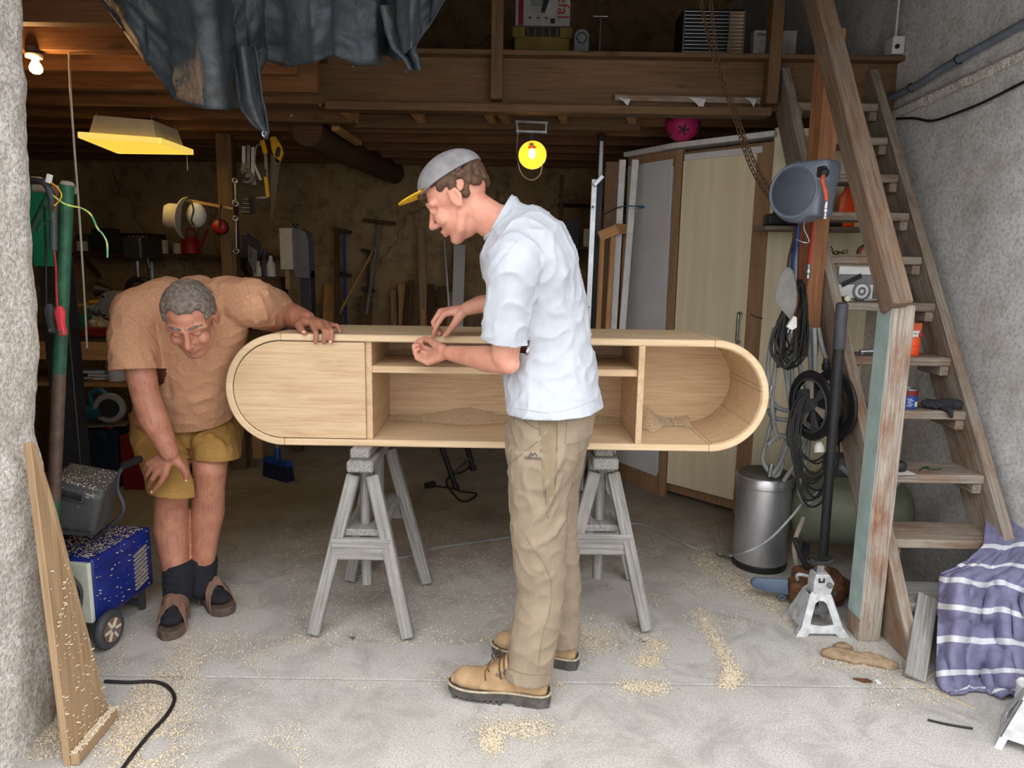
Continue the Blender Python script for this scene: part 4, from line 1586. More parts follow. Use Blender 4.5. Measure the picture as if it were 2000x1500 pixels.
# ================================================================ right side: reel, hoses, bin, stairs clutter
M('reel_plastic', (112, 122, 136), (100, 110, 124), .5, 0, 8)
M('reel_dark', (78, 86, 98), (68, 76, 88), .5, 0, 8)
M('hose_grey', (142, 146, 146), (122, 126, 126), .5, 0, 14)
M('hose_orange', (206, 96, 62), (176, 80, 50), .55, 0, 14)
M('olive_tank', (112, 116, 98), (98, 102, 84), .5, .1, 5)
M('bin_steel', (206, 207, 210), (176, 176, 180), .34, .85, 6, stretch=(1, 1, .4))
M('lid_dark', (70, 68, 66), (96, 92, 86), .6, 0, 30)
M('silver_paint', (196, 198, 200), (160, 160, 160), .5, .3, 30)
M('sheath_blue', (92, 108, 128), (78, 92, 112), .55, 0, 12)
M('rotten_wood', (152, 132, 106), (120, 98, 76), .95, 0, 18, .7, 60, .01)
M('straw', (206, 178, 120), (186, 156, 100), .9, 0, 30)
M('conduit', (112, 122, 134), (100, 110, 122), .5, 0, 10)
M('glove_black', (34, 34, 38), (48, 48, 52), .9, 0, 40, .4, 120)
M('paper_white', (218, 218, 216), (204, 204, 202), .7, 0, 20)
M('pink', (196, 46, 110), (168, 34, 92), .55, 0, 10)
M('ball_dark', (44, 30, 36), (64, 48, 50), .7, 0, 20)
M('ball_dusty', (120, 106, 98), (142, 128, 116), .9, 0, 14)
M('pewter', (132, 130, 126), (112, 110, 106), .7, .2, 14)


def blob(name, mat, parent, fn, voxel=.005, it=5, W=None):
    mb = MB()
    fn(mb)
    return remesh(mb, name, mat, parent, voxel, it, W=W)


# ---- hose reel
ax = V((-.8, -.6, 0)).normalized()
sx_ = V((-ax.y, ax.x, 0)) * -1
if sx_.x < 0:
    sx_ = -sx_
rc = J(1566, 376, 3.05)
hrl = thing('hose_reel', 'blue-grey wall hose reel with an orange hose end on the upright post', 'hose reel', tuple(rc - V((0, 0, .13))))


def reel_body(mb):
    mb.lathe([(.09, -.075), (.118, -.06), (.125, -.03), (.125, .03), (.116, .055), (.1, .065)], rc, ax, 36)
    R_ = frame(sx_, ax)
    mb.cbox(rc + sx_ * .055 + V((0, 0, .005)), (.12, .13, .22), .02, R_)
    mb.cbox(rc + sx_ * .075 + V((0, 0, .07)), (.12, .12, .1), .02, R_)


blob('housing', 'reel_plastic', hrl, reel_body, .006, 8)
for (r_, h_, w_) in ((.104, .064, .006), (.07, .066, .003), (.045, .067, .003)):
    MB().torus(rc + ax * h_, ax, r_, w_, 40, 8).build('disc_ridge', 'reel_plastic', hrl, smooth=80)
MB().lathe([(.095, .055), (.095, .066), (.09, .069), (.03, .072), (.0, .073)], rc, ax, 36).build('side_disc', 'reel_dark', hrl, smooth=40)
op = J(1603, 336, 2.93)
MB().cbox(op + V((0, .01, 0)), (.06, .03, .045), .006, frame(sx_, ax)).build('outlet', 'black_plastic', hrl)
MB().sphere(op + V((.008, -.012, -.004)), .02, 12, 8).build('stop_ball', 'black_rubber', hrl, smooth=80)
MB().tube(bez([op + V((.008, -.015, -.01)), J(1606, 352, 2.9), J(1612, 375, 2.9), J(1614, 392, 2.9)], 5), .0085, 10).build('hose_end', 'hose_orange', hrl, smooth=60)
cq = J(1614, 392, 2.9)
MB().lathe([(.008, 0), (.011, -.005), (.011, -.03), (.013, -.032), (.013, -.045), (.009, -.048), (.009, -.06), (.011, -.062), (.011, -.07)], cq, (0, 0, 1), 14).build('coupling', 'steel', hrl, smooth=40)
MB().tube(bez([J(1573, 425, 3.0), J(1570, 445, 3.02), J(1580, 470, 3.02), J(1572, 474, 3.02), J(1555, 468, 3.04)], 6), .0022, 6).build('wire_hook', 'aluminium', hrl, smooth=60)
rh = thing('air_hose', 'short red air hose with a steel coupling hanging below the hose reel', 'hose', tuple(J(1577, 545, 3.12)))
MB().tube(bez([J(1588, 428, 3.12), J(1586, 470, 3.12), J(1580, 515, 3.12)], 6), .006, 8).build('tube', 'red', rh, smooth=60)
MB().lathe([(.006, 0), (.009, -.004), (.009, -.02), (.012, -.024), (.012, -.04), (.008, -.044), (.008, -.06), (.01, -.064)], J(1580, 515, 3.12), (0, 0, 1), 12).build('coupling', 'steel', rh, smooth=40)

# ---- small shelf behind the stairs with its things
zsh = J(1600, 443, 3.75).z
xs0, xs1 = J(1493, 445, 3.7).x, J(1702, 440, 3.7).x
shf = plank('shelf_board', (xs0, 3.78, zsh - .012), (xs1, 3.78, zsh - .012), .2, .022, 'stair_wood')
tag(shf, 'short bare board shelf fixed on the beech closet side behind the stairs', 'shelf')
tb = thing('tool_case', 'small black tool case on the board shelf beside the hose reel', 'case', tuple(V((J(1528, 430, 3.72).x, 3.74, zsh))))
c_ = V((J(1528, 430, 3.72).x, 3.74, zsh + .03))
MB().cbox(c_, (.16, .09, .058), .01).build('body', 'black_plastic', tb, smooth=50)
MB().cbox(c_ + V((0, -.05, .008)), (.06, .012, .012), .003).build('latch', 'dark_grey', tb)
MB().tube(bez([c_ + V((-.04, 0, .03)), c_ + V((-.03, 0, .045)), c_ + V((.03, 0, .045)), c_ + V((.04, 0, .03))], 4), .006, 8).build('handle', 'black_plastic', tb, smooth=60)
o = MB().cbox(V((J(1627, 436, 3.72).x, 3.74, zsh + .014)), (.1, .05, .026), .008).build('torch', 'black_rubber', smooth=50)
tag(o, 'black rubber torch lying on the board shelf behind the treads', 'torch')
# orange scoop
oc = V((J(1657, 420, 3.72).x, 3.74, zsh))
sc_ = thing('scoop', 'orange plastic scoop with a narrow handle standing on the board shelf', 'scoop', tuple(oc))
w1, w2 = .042, .018
MB().prism([oc + V((-w1, 0, .001)), oc + V((w1, 0, .001)), oc + V((w1 * 1.02, 0, .15)), oc + V((w2, 0, .18)), oc + V((w2, 0, .24)), oc + V((-w2, 0, .24)), oc + V((-w2, 0, .18)), oc + V((-w1, 0, .15))], (0, .02, 0)).build('blade', 'orange', sc_, bevel=.005, smooth=50)
MB().bar(oc + V((w1 - .006, -.004, .005)), oc + V((w1 - .006, -.004, .14)), .01, .012).build('edge_rib', 'orange', sc_)

# ---- straps hanging at the post, plate, cable coil and hose bundle
for i, (mat, x0, x1) in enumerate((('black_rubber', 1556, 1546), ('blue', 1560, 1551), ('black_rubber', 1564, 1560), ('black_rubber', 1552, 1540), ('dark_red', 1566, 1562))):
    o = MB().tube(bez([J(x0, 442, 3.1), J(x0 - 3, 470, 3.1), J(x1, 510, 3.08), J(x1 - 1, 550, 3.08)], 5), .005, 6).build('hanging_strap', mat, smooth=60)
    tag(o, '%s cord hanging in the bunch above the half-round plate' % {'black_rubber': 'black', 'blue': 'bright blue', 'dark_red': 'dull red'}[mat], 'cord', 'cords hanging on the upright post')
pl = [(1540, 521), (1548, 529), (1553, 548), (1556, 575), (1555, 597), (1550, 612), (1543, 625), (1528, 607), (1513, 589), (1516, 566), (1522, 545), (1531, 527)]
pts = [J(x, y, 2.98 + (1556 - x) * .0006) for (x, y) in pl]
o = MB().prism(pts, (.012, .018, 0)).build('half_round_plate', 'pewter', bevel=.002)
tag(o, 'worn grey half-round plate hung over the cable bundle', 'plate')


def loop(cx, y0, y1, w, Y, tilt, r, rnd):
    """a hanging oval loop of cable"""
    pts = []
    for k in range(20):
        a = 2 * math.pi * k / 20
        yy = (y0 + y1) / 2 - math.cos(a) * (y1 - y0) / 2
        f = (yy - y0) / (y1 - y0)
        xx = cx + math.sin(a) * w * (0.35 + .65 * f) * 1.0 + tilt * f
        pts.append(J(xx, yy, Y + rnd.uniform(-.012, .012) + math.sin(a) * .03))
    return pts


rnd = random.Random(11)
ck = thing('cable_coil', 'black flex coiled in long loops with a white plug on the upright post', 'cable', tuple(J(1540, 725, 3.0)))
for i in range(12):
    MB().tube(loop(1563 + rnd.uniform(-6, 6), 545 + rnd.uniform(0, 14), 655 + rnd.uniform(0, 70), rnd.uniform(22, 34), 3.06 + i * .004, rnd.uniform(-45, -8), .0042, rnd), .0042, 6, closed=True).build('flex_loop', 'black_rubber', ck, smooth=70)
for i in range(5):
    a, b_ = rnd.uniform(1505, 1530), rnd.uniform(1520, 1545)
    MB().tube(bez([J(1536, 600, 3.0), J(a, 650, 3.0), J(a - 4, 690, 2.98), J(b_ - 10, 718, 2.98), J(b_ + 10, 690, 2.98), J(1555, 640, 3.02)], 6), .004, 6).build('flex_loop', 'black_rubber', ck, smooth=70)
pg = J(1548, 634, 2.95)
MB().prism([pg + V((-.022, 0, -.01)), pg + V((.0, 0, -.024)), pg + V((.02, 0, -.012)), pg + V((.016, 0, .03)), pg + V((.004, 0, .036))], (0, .02, 0)).build('plug', 'white_plastic', ck, bevel=.003)
for dx in (-.008, .006):
    MB().cyl(pg + V((dx, .01, -.016)), pg + V((dx - .006, .01, -.036)), .0022, n=6).build('plug_pin', 'steel', ck)
hb_ = thing('hose_bundle', 'bundle of pale grey air hoses hanging in loops on the upright post', 'hose', tuple(J(1550, 900, 3.05)))
gh = [[(1522, 625), (1516, 700), (1508, 780), (1512, 830), (1520, 860)], [(1530, 620), (1530, 690), (1540, 760), (1545, 830), (1530, 890), (1510, 925)], [(1538, 625), (1545, 700), (1548, 780), (1535, 860), (1518, 920)], [(1580, 640), (1582, 690), (1584, 760), (1575, 830)], [(1590, 640), (1592, 700), (1590, 760)], [(1598, 640), (1606, 680), (1614, 702)],
      [(1560, 690), (1565, 730), (1582, 790), (1575, 850), (1555, 900), (1530, 940)], [(1500, 800), (1510, 815), (1535, 820), (1570, 815)], [(1500, 870), (1520, 850), (1545, 862), (1552, 900)], [(1512, 640), (1500, 720), (1512, 790), (1560, 800), (1566, 760)], [(1580, 860), (1575, 900), (1560, 950), (1575, 985), (1600, 960)], [(1515, 790), (1498, 860), (1490, 900), (1515, 930), (1530, 900)]]
for i, g in enumerate(gh):
    MB().tube(bez([J(x, y, 3.12 + .012 * (i % 4)) for (x, y) in g], 6), .0105, 8).build('hose', 'hose_grey', hb_, smooth=70)
MB().lathe([(.008, .0), (.012, -.006), (.012, -.02), (.017, -.022), (.017, -.05), (.01, -.054), (.01, -.075)], J(1613, 700, 3.1), (-.1, 0, 1), 12).build('coupling', 'black_plastic', hb_, smooth=40)
for (x, y) in ((1507, 905), (1507, 752)):
    MB().lathe([(.006, .0), (.009, -.006), (.009, -.04), (.006, -.046), (.006, -.06)], J(x, y, 3.0), (.1, 0, 1), 10).build('coupling', 'dull_steel', hb_, smooth=40)

# ---- cable drum
dc = J(1584, 792, 2.97)
da = V((.96, .22, .03)).normalized()
dm = thing('cable_drum', 'black plastic cable drum with spoked flanges hanging between the hoses', 'cable drum', tuple(dc - V((0, 0, .15))))
for k, off in enumerate((0, .105)):
    c_ = dc + da * off
    MB().lathe([(.108, -.008), (.146, -.008), (.15, 0), (.146, .008), (.108, .008)], c_, da, 40, cap=False).rings([[c_ + frame(da) @ V((h, r * math.cos(a), r * math.sin(a))) for (r, h) in ((.108, -.008), (.108, .008))] for a in (2 * math.pi * i / 40 for i in range(40))], True, False).build('flange_ring', 'black_plastic', dm, smooth=40)
    MB().torus(c_ - da * (.008 if k == 0 else -.008), da, .112, .005, 40, 6).build('flange_bead', 'dark_grey', dm, smooth=80)
    if k == 0:
        for i in range(6):
            a = 2 * math.pi * i / 6 + .25
            Rm = frame(da)
            e = lambda r_, b_, h=0: c_ + Rm @ V((h, r_ * math.cos(b_), r_ * math.sin(b_)))
            MB().prism([e(.022, a - .3), e(.112, a - .22), e(.112, a + .22), e(.022, a + .3)], da * .012).build('spoke', 'dust' if i % 2 else 'dark_grey', dm, bevel=.002)
MB().cyl(dc - da * .02, dc + da * .1, .03, .03, 20).build('hub', 'dark_grey', dm, smooth=40)
MB().cyl(dc + da * .012, dc + da * .095, .075, .075, 24).build('core', 'black_plastic', dm, smooth=40)
for i in range(9):
    MB().torus(dc + da * (.018 + .0085 * i), da, .082 + .004 * (i % 2), .0048, 30, 6).build('cable_turn', 'black_rubber', dm, smooth=80)
for i in range(9):
    x0, x1 = 1545 + rnd.uniform(-8, 10) + i * 1.5, 1650 + rnd.uniform(-16, 8) - i * 3
    yb_ = 900 + i * 11 + rnd.uniform(-6, 6)
    MB().tube(bez([J(1572 + i * 2, 760, 2.99), J(x0 + 8, 800, 2.97), J(x0, 860, 2.95), J(x0 + 10, yb_ - 25, 2.95), J((x0 + x1) / 2, yb_, 2.95), J(x1 - 6, yb_ - 40, 2.98), J(x1, 850, 3.0), J(1645, 770, 3.02)], 6), .0048, 6).build('hanging_cable', 'black_rubber', dm, smooth=70)
sk = J(1600, 868, 2.93)
MB().lathe([(.006, .012), (.012, .008), (.02, -.01), (.022, -.028), (.02, -.034)], sk, (0, .3, 1), 16).build('socket', 'white_plastic', dm, smooth=40)

# ---- steel pedal bin
bc = G(1484, 1105)
bc = V((bc.x, bc.y + .02, 0))
br = .128
hz_ = P(1484, 958, Y=bc.y - .1).z
pb_ = thing('pedal_bin', 'round polished steel pedal bin with a dusty dark lid', 'bin', tuple(bc))
MB().lathe([(br * .96, .0), (br * 1.0, .01), (br * 1.0, .03), (br * .97, .034)], bc, (0, 0, 1), 40).build('base_ring', 'black_plastic', pb_, smooth=40)
MB().lathe([(br * .97, .034), (br * .98, .05), (br * .98, hz_)], bc, (0, 0, 1), 48).build('body', 'bin_steel', pb_, smooth=40)
MB().lathe([(br * 1.0, hz_), (br * 1.03, hz_ + .004), (br * 1.03, hz_ + .045), (br * .99, hz_ + .052)], bc, (0, 0, 1), 48).build('rim', 'bin_steel', pb_, smooth=40)
MB().lathe([(br * .99, hz_ + .05), (br * .9, hz_ + .062), (br * .5, hz_ + .072), (.0, hz_ + .075)], bc, (0, 0, 1), 48).build('lid', 'lid_dark', pb_, smooth=60)
p_ = G(1418, 1093)
MB().cbox((p_.x, p_.y, .03), (.07, .045, .006), .002, frame((1, -.5, 0))).bar((p_.x + .02, p_.y, .028), (bc.x - .09, bc.y - .05, .03), .02, .005).build('pedal', 'steel', pb_)

# ---- compressor tank
ta, tb_ = V((1.39, 3.29, .30)), V((1.8, 3.22, .30))
cpz = thing('air_compressor', 'olive green air compressor tank on the floor behind the stairs', 'compressor', (1.54, 3.23, 0))
td = (tb_ - ta).normalized()
MB().lathe([(.0, -.06), (.06, -.055), (.12, -.035), (.16, .0), (.17, .03), (.17, .40), (.16, .43), (.12, .465), (.06, .485), (.0, .49)], ta, td, 32).build('tank', 'olive_tank', cpz, smooth=50)
for f_ in (.08, .36):
    for s_ in (-1, 1):
        MB().bar(ta + td * f_ + V((0, .1 * s_, -.30)), ta + td * f_ + V((0, .09 * s_, -.13)), .03, .03, td).build('foot', 'dark_grey', cpz)
MB().cbox(ta + td * .2 + V((0, .02, .21)), (.2, .13, .1), .02, frame(td)).build('motor', 'dark_grey', cpz, smooth=50)
v_ = P(1765, 1030, Y=3.12)
MB().cyl(v_ + V((-.06, .03, -.0)), v_, .012, .012, 10).cyl(v_, v_ + V((.03, -.01, 0)), .02, .014, 10).build('valve', 'dull_steel', cpz, smooth=40)
MB().tube(bez([P(1640, 910, Y=3.1), P(1680, 940, Y=3.1), P(1745, 950, Y=3.1), P(1758, 915, Y=3.12), P(1740, 895, Y=3.15)], 6), .012, 8).build('outlet_hose', 'hose_grey', cpz, smooth=60)
MB().tube(bez([P(1570, 1010, Y=3.05), P(1552, 1060, Y=3.03), P(1556, 1105, Y=3.0), P(1565, 1130, Y=2.98)], 6), .011, 8).build('drain_hose', 'dust', cpz, smooth=60)

# ---- trolley jack: handle and head
jb = V((P(1606, 1130, Y=3.0).x + .02, 3.0, 0))
tj = thing('trolley_jack', 'black tubular jack handle standing upright in a rusty socket', 'jack', (jb.x, jb.y, 0))
hb0, hb1 = P(1606, 1108, Y=2.86), P(1645, 592, Y=2.71)
dd = (hb1 - hb0)
MB().tube([hb0, hb0 + dd * .62], .019, 16).build('lower_tube', 'black_plastic', tj, smooth=40)
MB().tube([hb0 + dd * .6, hb0 + dd * .86], .0205, 16).build('upper_tube', 'black_plastic', tj, smooth=40)
MB().lathe([(.0215, 0), (.0225, .004), (.0225, dd.length * .15), (.019, dd.length * .155)], hb0 + dd * .845, dd, 18).build('grip', 'dark_grey', tj, smooth=40)
MB().lathe([(.032, -.06), (.034, -.01), (.026, .0), (.026, .03), (.021, .034)], hb0, dd, 16).build('socket', 'rust', tj, smooth=40)
MB().cbox((jb.x, jb.y, .06), (.1, .22, .08), .02, frame((1, .2, 0))).bar((jb.x, jb.y - .08, .08), hb0 - dd.normalized() * .05, .04, .03).build('body', 'rust', tj, smooth=50)
for sx__ in (-.07, .07):
    MB().cyl((jb.x + sx__, jb.y - .1, .03), (jb.x + sx__ * 1.5, jb.y - .1, .03), .03, .03, 16).build('wheel', 'dull_steel', tj, smooth=40)
MB().tube(bez([P(1552, 1052, Y=2.92), P(1566, 1088, Y=2.92), P(1580, 1115, Y=2.92)], 4), .013, 10).build('pump_lever', 'black_rubber', tj, smooth=60)

# ---- chainsaw
cs = thing('chainsaw', 'rusty brown chainsaw with a blue bar cover lying in the sawdust', 'chainsaw', tuple(G(1600, 1190)))
cb = G(1590, 1180)


def saw_body(mb):
    R_ = frame((1, -.12, 0))
    mb.cbox(cb + V((.02, .03, .075)), (.2, .14, .13), .025, R_)
    mb.cbox(cb + V((-.075, .0, .06)), (.08, .1, .1), .02, R_)
    mb.cyl(cb + V((.06, -.06, .08)), cb + V((.06, .0, .08)), .045, .045, 16)


blob('engine', 'rust', cs, saw_body, .006, 4)
for k in range(4):
    MB().cyl(cb + V((-.05 + k * .035, -.055, .05 + .03 * (k % 2))), cb + V((-.05 + k * .035, -.066, .05 + .03 * (k % 2))), .008, .008, 8).build('bolt', 'dull_steel', cs, smooth=40)
a, b_ = P(1540, 1148, Y=cb.y - .02), P(1468, 1140, Y=cb.y + .05)
R_ = frame(b_ - a, (0, 1, 0))
L_ = (b_ - a).length
o = MB().prism([a + R_ @ V((x, 0, z)) for (x, z) in ((0, -.035), (L_ * .85, -.026), (L_ * .97, -.015), (L_, 0), (L_ * .97, .015), (L_ * .85, .026), (0, .035))], (0, .022, 0))
o.build('bar_cover', 'sheath_blue', cs, bevel=.004, smooth=50)
MB().torus(a + (b_ - a) * .12 + V((0, .01, -.05)), (0, 1, .2), .012, .005, 14, 6).build('hanging_eye', 'sheath_blue', cs, smooth=60)
MB().tube(bez([P(1558, 1132, Y=cb.y - .03), P(1560, 1122, Y=cb.y - .05), P(1590, 1128, Y=cb.y - .06), P(1600, 1132, Y=cb.y - .05)], 5), .008, 8).build('handle', 'silver_paint', cs, smooth=60)

# ---- jack stand
def jack_stand(loc):
    js = thing('jack_stand', 'silver painted jack stand with a triangular opening beside the newel post', 'jack stand', loc)
    L = V(loc)
    out = [(-.095, 0), (-.06, 0), (-.052, .012), (.052, .012), (.06, 0), (.095, 0), (.045, .15), (.03, .165), (-.03, .165), (-.045, .15)]
    hole = [(-.045, .045), (-.01, .04), (.01, .04), (.045, .045), (.042, .06), (.022, .12), (.01, .13), (-.01, .13), (-.022, .12), (-.042, .06)]
    order = [(-.052, .012), (-.02, .012), (.02, .012), (.052, .012), (.085, .03), (.045, .15), (.03, .165), (-.03, .165), (-.045, .15), (-.085, .03)]
    for s_ in (-1, 1):
        k = lambda x, z, t=0: L + V((x, s_ * (.085 - .055 * z / .165) + t * s_, z))
        vs = [k(*q) for q in order] + [k(*q) for q in hole] + [k(q[0], q[1], -.004) for q in order] + [k(q[0], q[1], -.004) for q in hole]
        n = len(order)
        fs = []
        for i in range(n):
            j = (i + 1) % n
            fs += [(i, j, n + j, n + i), (2 * n + i, 3 * n + i, 3 * n + j, 2 * n + j), (i, 2 * n + i, 2 * n + j, j), (n + i, n + j, 3 * n + j, 3 * n + i)]
        MB().add(vs, fs).build('side_plate', 'silver_paint', js)
        for sx in (-1, 1):
            MB().hexa([k(sx * .105, 0), k(sx * .062, 0), k(sx * .062, 0, -.02), k(sx * .105, 0, -.02), k(sx * .085, .03), k(sx * .052, .012), k(sx * .052, .012, -.02), k(sx * .085, .03, -.02)]).build('foot', 'silver_paint', js)
    for sx in (-1, 1):
        e = lambda z, s_: L + V((sx * (.085 - .04 * (z - .03) / .12), s_ * (.085 - .055 * z / .165), z))
        MB().hexa([e(.03, -1), e(.03, 1), e(.03, 1) - V((sx * .004, 0, 0)), e(.03, -1) - V((sx * .004, 0, 0)), e(.15, -1), e(.15, 1), e(.15, 1) - V((sx * .004, 0, 0)), e(.15, -1) - V((sx * .004, 0, 0))]).build('end_plate', 'silver_paint', js)
    MB().prism([L + V((x, -.034, z)) for (x, z) in ((-.03, .15), (.04, .15), (.052, .2), (.03, .235), (-.025, .235), (-.03, .2))], (0, .06, 0)).build('collar', 'silver_paint', js, bevel=.004)
    MB().cyl(L + V((.03, -.045, .195)), L + V((.03, .04, .195)), .011, .011, 12).build('pawl_pin', 'dull_steel', js, smooth=40)
    MB().prism([L + V((x, -.036, z)) for (x, z) in ((-.014, .222), (-.008, .222), (-.008, .21), (.004, .21), (.004, .222), (.01, .222), (.01, .204), (-.014, .204))], (0, -.002, 0)).build('stamp_mark', 'black_plastic', js)
    MB().box(L + V((0, 0, .2)), (.028, .028, .14)).build('lift_bar', 'dull_steel', js)
    MB().prism([L + V((x, -.022, z)) for (x, z) in ((-.05, .285), (-.035, .268), (.035, .268), (.05, .285), (.046, .298), (.02, .284), (-.02, .284), (-.046, .298))], (0, .045, 0)).build('saddle', 'black_plastic', js, bevel=.003)
    return js


jp = G(1608, 1246)
js1 = jack_stand((jp.x, jp.y + .09, 0))
jq = P(2010, 1470, Z=0)
js2 = copy_tree(js1, T((jq.x + .04, jq.y + .05, 0)) @ Matrix.Rotation(.9, 4, 'Z'), 'worn grey jack stand on the concrete in front of the striped towel')
cq = G(1990, 1395)
wc = thing('paint_tin', 'white splashed tin standing on the floor beside the striped towel', 'tin', (cq.x + .03, cq.y, 0))
MB().lathe([(.042, 0), (.043, .003), (.042, .1), (.044, .103), (.04, .108), (.036, .102), (.0, .1)], (cq.x + .03, cq.y, 0), (0, 0, 1), 24).build('body', 'white_paint', wc, smooth=40)

# ---- striped towel thrown over the lowest treads
t = NT('towel')
uv = t.n('ShaderNodeUVMap')
sp = t.n('ShaderNodeSeparateXYZ')
t.l(uv.outputs[0], sp.inputs[0])
wv = t.n('ShaderNodeMath', operation='PINGPONG')
wv.inputs[1].default_value = .5
mu = t.n('ShaderNodeMath', operation='MULTIPLY')
mu.inputs[1].default_value = 7.5
t.l(sp.outputs['Y'], mu.inputs[0])
t.l(mu.outputs[0], wv.inputs[0])
st_ = t.ramp(wv.outputs[0], [(.085, .0), (.1, 1.0)])
vec = t.coords((1, 1, 1))
c = t.mix(st_, (196, 198, 204), t.ramp(t.noise(vec, 26, 5), [(.35, (122, 120, 148)), (.65, (106, 104, 132))]))
t.bump(t.noise(vec, 420, 3), .35, .002)
t.done(c, .95, 0, .15)


def cloth(name, fn, nu, nv, mat, parent=None, thick=.005, origin=None):
    vs = [V(fn(i / nu, k / nv)) for i in range(nu + 1) for k in range(nv + 1)]
    uvs = [(i / nu, k / nv) for i in range(nu + 1) for k in range(nv + 1)]
    fs = [(i * (nv + 1) + k, (i + 1) * (nv + 1) + k, (i + 1) * (nv + 1) + k + 1, i * (nv + 1) + k + 1) for i in range(nu) for k in range(nv)]
    og = V(origin) if origin is not None else min(vs, key=lambda q: q.z)
    W = WM[parent] if parent is not None else T(og)
    me = bpy.data.meshes.new(name)
    Wi = W.inverted()
    nr = [V((0, 0, 0)) for _ in vs]
    for f in fs:
        n_ = (vs[f[2]] - vs[f[0]]).cross(vs[f[3]] - vs[f[1]])
        for q in f:
            nr[q] += n_
    N = len(vs)
    vs2 = vs + [q - (n_.normalized() if n_.length > 1e-12 else V((0, 0, 1))) * thick for q, n_ in zip(vs, nr)]
    bd = [(0, k) for k in range(nv)] + [(i, nv) for i in range(nu)] + [(nu, k) for k in range(nv, 0, -1)] + [(i, 0) for i in range(nu, 0, -1)]
    ids = [i * (nv + 1) + k for (i, k) in bd]
    fs2 = fs + [tuple(q + N for q in reversed(f)) for f in fs] + [(a, b, b + N, a + N) for a, b in zip(ids, ids[1:] + ids[:1])]
    me.from_pydata([Wi @ q for q in vs2], [], fs2)
    ul = me.uv_layers.new(name='UVMap')
    for lp in me.loops:
        ul.data[lp.index].uv = uvs[lp.vertex_index % N]
    for p in me.polygons:
        p.use_smooth = True
    me.materials.append(MATS[mat])
    return _place(bpy.data.objects.new(name, me), parent, W)


rowsT = [(1926, 1014, 2040, 1000, 2.74), (1920, 1062, 2045, 1062, 2.60), (1878, 1092, 2045, 1110, 2.50), (1836, 1112, 2050, 1160, 2.44), (1834, 1165, 2055, 1215, 2.40), (1830, 1225, 2060, 1265, 2.36), (1828, 1290, 2062, 1310, 2.31), (1832, 1345, 2062, 1335, 2.26), (1838, 1368, 2060, 1347, 2.235)]


def towel(u, v):
    f = v * (len(rowsT) - 1)
    i = min(int(f), len(rowsT) - 2)
    k = f - i
    a, b_ = rowsT[i], rowsT[i + 1]
    xl_, yl_, xr_, yr_, Yd = [a[j] + (b_[j] - a[j]) * k for j in range(5)]
    x = xl_ + (xr_ - xl_) * u
    y = yl_ + (yr_ - yl_) * (u ** 1.3) + (14 * math.sin(u * 6.0 + v * 2) + 22 * noise.noise(V((u * 3.5, v * 2.5, 11)))) * (1 - v * .75) * min(1, .15 + v * 2)
    w_ = .04 * math.sin(u * 13 + 2.5 * v + 1) * (.25 + v) + .05 * noise.noise(V((u * 4, v * 3, 2))) + .025 * noise.noise(V((u * 11 + v * 6, v * 8, 5))) + .05 * (1 - abs(noise.noise(V((u * 5 + v * 4, v * 4 - u * 3, 8))))) ** 6
    k2 = min(1, max(0, (v - .12) / .3))
    w_ *= (.2 + .8 * k2) * (1 - .6 * max(0, (v - .7) / .3))
    p = P(x, min(y, 1372), Y=Yd + w_ * .8 - .03 * u)
    if v > .9 and p.z < .02:
        p.z = .006 + .006 * abs(noise.noise(V((u * 12, v * 12, 1))))
    p.z = max(p.z, .006)
    return p


tw = cloth('towel', towel, 60, 70, 'towel')
tag(tw, 'lilac towel with white stripes draped over the lowest stair treads', 'towel')

# ---- boards and scraps at the foot of the stairs
o = plank('loose_board', P(1805, 1345, Z=.01) + V((0, .06, 0)), P(1812, 1165, Y=2.55), .07, .02, 'grey_wood', None, side=(1, 0, 0))
tag(o, 'pale whitewashed board leaning behind the foot of the stair stringer', 'board')


def slab(mb):
    for (x, y, r_) in ((1630, 1282, .05), (1660, 1288, .05), (1690, 1292, .045), (1715, 1298, .04), (1738, 1305, .03), (1645, 1272, .04)):
        p = G(x, y)
        mb.sphere((p.x, p.y, .012), (r_, r_ * .75, .022), 12, 8)


g_ = G(1680, 1290)
mb = MB()
slab(mb)
o = remesh(mb, 'rotten_slab', 'rotten_wood', None, .006, 3, lambda co, n: n * (.006 * noise.noise(co * 40)), W=T((g_.x, g_.y, 0)))
tag(o, 'rotten brown slab of wood strewn with sawdust at the foot of the newel post', 'wood slab')
o = MB().tube(bez([G(1812, 1408) + V((0, 0, .004)), G(1850, 1417) + V((0, 0, .004)), G(1899, 1425) + V((0, 0, .004))], 5), .004, 6).build('cable_tie', 'black_rubber')
tag(o, 'short black strip lying on the bare concrete', 'strip')
p_ = G(1685, 1331)
o = MB().prism([p_ + V((-.03, .01, .002)), p_ + V((.0, -.012, .002)), p_ + V((.03, -.01, .002)), p_ + V((.02, .006, .002))], (0, 0, .006)).build('wood_chip', 'rust')
tag(o, 'orange-brown flake lying on the concrete near the rotten slab', 'flake')
p_ = G(1714, 1333)
o = MB().cbox(p_ + V((0, 0, .003)), (.014, .022, .004), .001).build('paper_scrap', 'paper_white')
tag(o, 'tiny white scrap lying on the concrete near the rotten slab', 'scrap')
o = MB().tube(bez([G(1762, 1330), G(1810, 1345), G(1860, 1365), G(1905, 1385)], 5), .0018, 5).build('straw', 'straw')
tag(o, 'long dry straw lying on the floor before the towel', 'straw')

